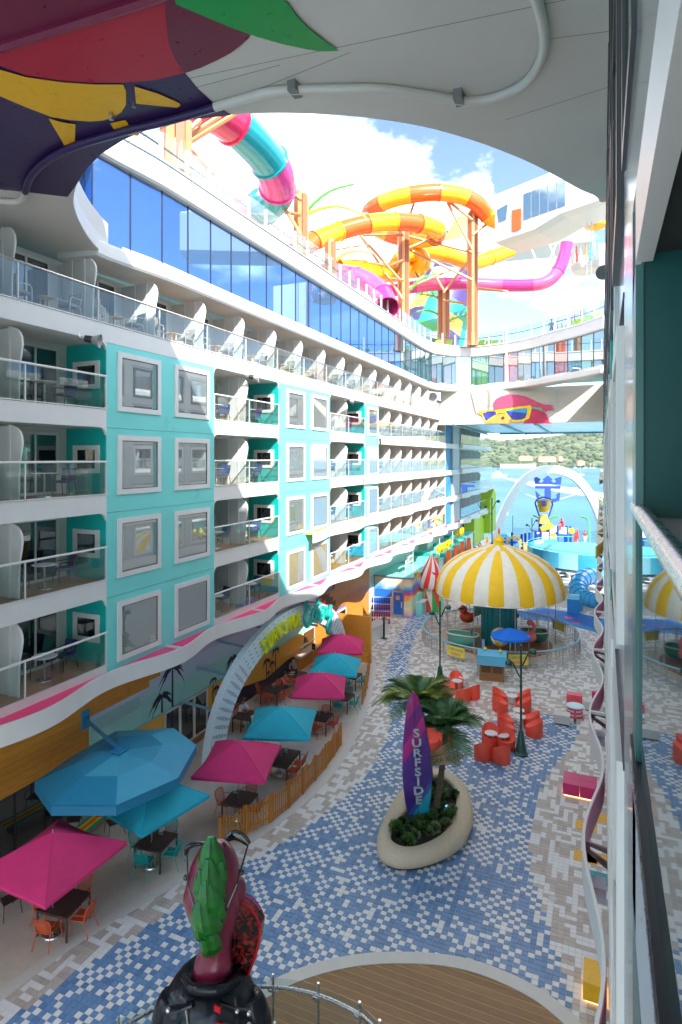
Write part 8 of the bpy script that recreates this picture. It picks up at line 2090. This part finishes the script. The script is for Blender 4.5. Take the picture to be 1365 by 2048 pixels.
def standing(step=.0, arm=.0):
    J = {'pel': (0, 0, .95), 'che': (0, 0, 1.30), 'nec': (0, .01, 1.47), 'hea': (0, -.02, 1.58), 'top': (0, -.02, 1.69)}
    for q_, s_ in (('l', 1), ('r', -1)):
        J.update({q_ + 'sh': (s_ * .19, 0, 1.40), q_ + 'el': (s_ * .25, .02 - arm * .1, 1.12), q_ + 'wr': (s_ * .25, -.08 - arm * .15, .88), q_ + 'pa': (s_ * .25, -.10 - arm * .2, .80), q_ + 'hi': (s_ * .09, 0, .90), q_ + 'kn': (s_ * .10, -.03 + s_ * step, .50), q_ + 'an': (s_ * .10, .03 + s_ * step * 1.8, .09), q_ + 'to': (s_ * .11, -.11 + s_ * step * 1.8, .045)})
    return J
SK1 = pm('skin_light', lin('#d9a184'), .5); SK2 = pm('skin_tan', lin('#b9825f'), .5); HB = pm('hair_dark', (.02, .015, .012), .5); HG = pm('hair_brown', (.10, .06, .035), .5)
CR = pm('cloth_red', lin('#d13a3c'), .8); CG = pm('cloth_grey', lin('#9a9aa0'), .8); CW = pm('cloth_white', lin('#e3e4ea'), .8); CK = pm('cloth_black', (.02, .02, .024), .8); CN = pm('cloth_navy', lin('#2b3350'), .8)
def pp(px, py, z=0.0): p = G(px, py, z); p.z = 0.005; return p
c_tab = pp(592, 1348, .72)
put_chair('orange', pp(566, 1392), PI * .5, 'orange armchair the woman in the red top sits on')
person('woman in a red sleeveless top with long dark hair eating at a table', pp(566, 1392), PI * .5, seated(.45), dict(skin=SK2, top=CR, legs=CN, shoe=CK, hair=HB, sleeve=0, long=0), True)
put_chair('orange', pp(588, 1367), PI + .15, 'orange armchair the man in the grey shirt sits on') if False else None
person('man in a grey T-shirt leaning over the table beside the woman in red', pp(590, 1371) + Vector((-.5, .9, 0)), .15, seated(.45, .16), dict(skin=SK1, top=CG, legs=CN, shoe=CK, hair=HG, long=0))
put_chair('teal', pp(508, 1478), PI - .3, 'teal armchair under the seated man in white, seen from behind')
person('man in a white shirt seen from behind, seated inside the arch', pp(508, 1478), PI - .3, seated(.4, .02), dict(skin=SK1, top=CW, legs=CN, shoe=CK, hair=pm('hair_grey', (.32, .28, .25), .6), long=0))
person('man in a white patterned shirt bending over the table beside the arch leg', pp(485, 1462) + Vector((-.55, .6, 0)), 1.2, seated(.45, .25), dict(skin=SK2, top=CW, legs=CK, shoe=CK, hair=HG, long=0))
put_chair('orange', pp(485, 1462) + Vector((-.55, .6, 0)), 1.2, 'orange armchair of the man in the patterned shirt')
put_table(pp(484, 1470) + Vector((.25, .7, 0)), .1, 'dark slatted dining table in front of the two men in white')
person('member of staff in black trousers walking inside the open glass doors', FX(590, 1345, XG - .7) * 1 - Vector((0, 0, FX(590, 1345, XG - .7).z - .01)), 2.0, standing(.12), dict(skin=SK1, top=CW, legs=CK, shoe=CW, hair=HB))
person('dark-haired guest seated behind the far aqua parasol', pp(672, 1335), -.8, seated(), dict(skin=SK1, top=CK, legs=CK, shoe=CK, hair=HB), True)
put_chair('teal', pp(672, 1335), -.8, 'teal armchair of the dark-haired guest behind the aqua parasol')
person('person in black clothes standing by the red curly railing', pp(942, 1118), 2.4, standing(), dict(skin=SK2, top=CK, legs=CK, shoe=CK, hair=HB))
CRD = pm('costume_red', lin('#cf2a2a'), .5)
person('person in an all-red suit standing right of the climbing frame', pp(1151, 1092), .3, standing(), dict(skin=CRD, top=CRD, legs=CRD, shoe=CRD, hair=CRD), s=1.15)
person('person in a red and white outfit standing at the far right of the splash area', pp(1170, 1087), .3, standing(), dict(skin=SK1, top=CRD, legs=CW, shoe=CRD, hair=CRD), s=1.15)
pz = zp(905, 650, 87); person('red figure seated on top of the climbing frame tower', Vector((pz.x, pz.y, pz.z - .6)), -.8, seated(), dict(skin=CRD, top=CRD, legs=CRD, shoe=CK, hair=CRD), s=1.3)
pd = At(1103, 690, 56); person('visitor in dark clothes standing on the far upper deck', Vector((pd.x, pd.y, 24.5)), .4, standing(), dict(skin=SK2, top=pm('cloth_maroon', lin('#5b2a2a'), .8), legs=CK, shoe=CK, hair=HB))

# ------------------------------------------------------------------ balcony furniture
ROWN = {'A': 'top', 'B': 'second', 'C': 'third', 'D': 'fourth', 'E': 'bottom'}
NVY = pm('navy_chair_fabric', lin('#2d3f6e'), .8); YST = pm('yellow_stool', lin('#dfae35'), .5)
def btable():
    t_ = thing('balcony_table', '', 'table', (0, 0, 0), 0, 'round white tables on the balconies')
    q = MB(); q.lathe([(.001, .74), (.36, .74), (.37, .725), (.001, .72)], 22); q.build('table_top', TABW, t_, smooth=40)
    q = MB(); q.tube([(0, 0, .02), (0, 0, .72)], .03, 8); q.build('pedestal', STEEL, t_, smooth=1); q = MB(); q.lathe([(.001, .03), (.22, .025), (.23, 0)], 18); q.build('base', STEEL, t_, smooth=40); return t_
def bchair(col, legm, nm, grp):
    t_ = thing('balcony_chair', '', 'chair', (0, 0, 0), 0, grp)
    q = MB(); q.box(-.24, .24, -.24, .22, .40, .48); q.build('seat', col, t_)
    q = MB(); q.loft([[(-.24, .18, .48), (.24, .18, .48), (.24, .25, .48), (-.24, .25, .48)], [(-.26, .27, .88), (.26, .27, .88), (.26, .32, .88), (-.26, .32, .88)]]); q.build('backrest', col, t_)
    for s_ in (1, -1):
        q = MB(); q.tube(crom([(s_*.26, .27, .68), (s_*.28, 0, .66), (s_*.27, -.24, .62), (s_*.25, -.26, 0)], 3), .016, 5); q.build('arm_and_leg', legm, t_); q = MB(); q.tube([(s_*.23, .2, .42), (s_*.26, .30, 0)], .016, 5); q.build('leg', legm, t_)
    return t_
def bstool():
    t_ = thing('balcony_stool', '', 'side table', (0, 0, 0), 0, 'yellow side tables on the balconies'); q = MB(); q.lathe([(.001, .5), (.24, .5), (.25, .48), (.001, .47)], 18); q.build('table_top', YST, t_, smooth=40)
    for k in range(4): a = PI/4 + k*PI/2; q = MB(); q.tube([(.12*math.cos(a), .12*math.sin(a), .48), (.2*math.cos(a), .2*math.sin(a), 0)], .02, 5); q.build('leg', YST, t_)
    return t_
BT, BC, BW, BS = btable(), bchair(NVY, BLACK, '', 'navy chairs on the balconies'), bchair(pm('taupe_sling', lin('#9b9086'), .8), WHITE, '', 'white framed chairs on the balconies'), bstool()
usd = {}
def putp(proto, p, rz, lab):
    if proto.name not in usd: usd[proto.name] = 1; proto.location = p; proto.rotation_euler.z = rz; proto['label'] = lab
    else: dup(proto, p, rz, lab)
SEGN = ['left of the first turquoise stack', 'between first and second turquoise stacks', 'between second and third turquoise stacks', 'beyond the third turquoise stack']
random.seed(33)
for row in 'BCDE':
    z = FLOOR[row] + .052
    for si, nb in ((0, 3), (1, 2), (2, 2), (3, 7)):
        y0, y1 = SEG[si]; w_ = (y1 - y0) / nb
        for k in range(nb):
            if si == 0 and k == 0: continue
            yb = y0 + k * w_; nmb = '%s-row balcony %s, bay %s' % (ROWN[row], SEGN[si], ['one', 'two', 'three', 'four', 'five', 'six', 'seven'][k])
            if si < 3:
                putp(BT, Vector((XF - .75, yb + w_ * .42, z)), 0, 'white round table, ' + nmb)
                putp(BC, Vector((XF - 1.0, yb + w_ * .74, z)), random.uniform(-.4, .3), 'navy chair, ' + nmb)
                if row in 'DE': putp(BC, Vector((XF - 1.3, yb + w_ * .25, z)), PI * .6 + random.uniform(-.3, .3), 'second navy chair, ' + nmb)
            else:
                putp(BW, Vector((XF - .8, yb + w_ * .7, z)), random.uniform(-.5, .5), 'white framed chair, ' + nmb)
                if k % 2 == 0: putp(BS, Vector((XF - .6, yb + w_ * .35, z)), 0, 'yellow side table, ' + nmb)
z = FLOOR['A'] + .052; wA = (YEND - SEG[0][0]) / 19
for k in range(1, 18):
    yb = SEG[0][0] + k * wA
    putp(BS, Vector((XF - .65, yb + wA * .5, z)), 0, 'yellow side table on the top-row balcony, bay %s from the left' % ORD[k])
    putp(BW, Vector((XF - .7, yb + wA * .82, z)), -.3 + .2 * (k % 3), 'white framed chair right of its yellow table, top-row bay %s from left' % ORD[k])
    if k < 9: putp(BW, Vector((XF - .75, yb + wA * .2, z)), PI + .5 - .2 * (k % 3), 'white framed chair left of its yellow table, top-row bay %s from left' % ORD[k])

# ------------------------------------------------------------------ small things on the terrace tables
nap = thing('napkin_dispenser', '', 'napkin dispenser', (0, 0, 0), 0, 'napkin dispensers on the terrace tables')
MB().box(-.07, .07, -.05, .05, 0, .11).build('holder', STEEL, nap); MB().box(-.055, .055, -.03, .03, .11, .125).build('napkins', WHITE, nap)
first_n = True
for px, py, lab in ((112, 1790, 'on the dark table under the nearest magenta parasol'), (322, 1668, 'on the table with teal chairs beside the blue canopy'), (470, 1585, 'on the table behind the near fence end'), (572, 1505, 'on the long table along the fence'), (651, 1425, 'on the table below the bright pink parasol'), (548, 1374, 'on the empty table near the palm mural')):
    p = G(px, py, .74); p.z = .736
    if first_n: nap.location = p; nap['label'] = 'small steel napkin dispenser ' + lab; first_n = False
    else: dup(nap, p, .3, 'small steel napkin dispenser ' + lab)
def plate(p, lab, food):
    t_ = thing('plate', lab, 'plate', p); q = MB(); q.lathe([(.001, .004), (.08, .004), (.13, .018), (.13, .022), (.08, .01), (.001, .01)], 18); q.build('dish', WHITE, t_, smooth=50)
    q = MB(); q.sphere((0, 0, .03), .06, 8, 6, (1.2, .9, .5)); q.build('food', food, t_, smooth=180)
pc0 = G(590, 1347, .74); pc0.z = .736
plate(pc0 + Vector((-.2, .1, 0)), 'white plate of salad in front of the man in grey', LIME); plate(pc0 + Vector((-.1, -.25, 0)), 'white plate with food before the woman in red', ORG)
gl_ = thing('drinking_glass', 'dark drink glass between the two plates of the seated couple', 'glass', pc0 + Vector((.1, 0, 0))); q = MB(); q.lathe([(.001, 0), (.03, 0), (.038, .13), (.034, .13), (.028, .01), (.001, .01)], 12); q.build('tumbler', pm('cola_dark', (.05, .02, .015), .1), gl_, smooth=50)
bag = thing('shoulder_bag', 'dark blue shoulder bag on the floor by the man in white', 'bag', pp(520, 1500)); q = MB(); q.loft([[(-.17, -.08, 0), (.17, -.08, 0), (.17, .08, 0), (-.17, .08, 0)], [(-.19, -.09, .18), (.19, -.09, .18), (.19, .09, .18), (-.19, .09, .18)], [(-.14, -.03, .28), (.14, -.03, .28), (.14, .03, .28), (-.14, .03, .28)]]); q.build('bag_body', CN, bag, smooth=60); q = MB(); q.tube(crom([(-.13, 0, .26), (-.08, 0, .44), (.08, 0, .44), (.13, 0, .26)], 5), .012, 5); q.build('strap', CK, bag)

hz = bpy.data.materials.new('haze_air'); hz.use_nodes = True; t = hz.node_tree; t.nodes.clear()
o_ = t.nodes.new('ShaderNodeOutputMaterial'); v_ = t.nodes.new('ShaderNodeVolumePrincipled'); v_.inputs['Color'].default_value = (.86, .91, .97, 1); v_.inputs['Density'].default_value = .00004; v_.inputs['Anisotropy'].default_value = .2
t.links.new(v_.outputs[0], o_.inputs['Volume'])
MB().box(-9100, 9100, -3100, 9100, -22, 320).build('haze', hz, kind='stuff')
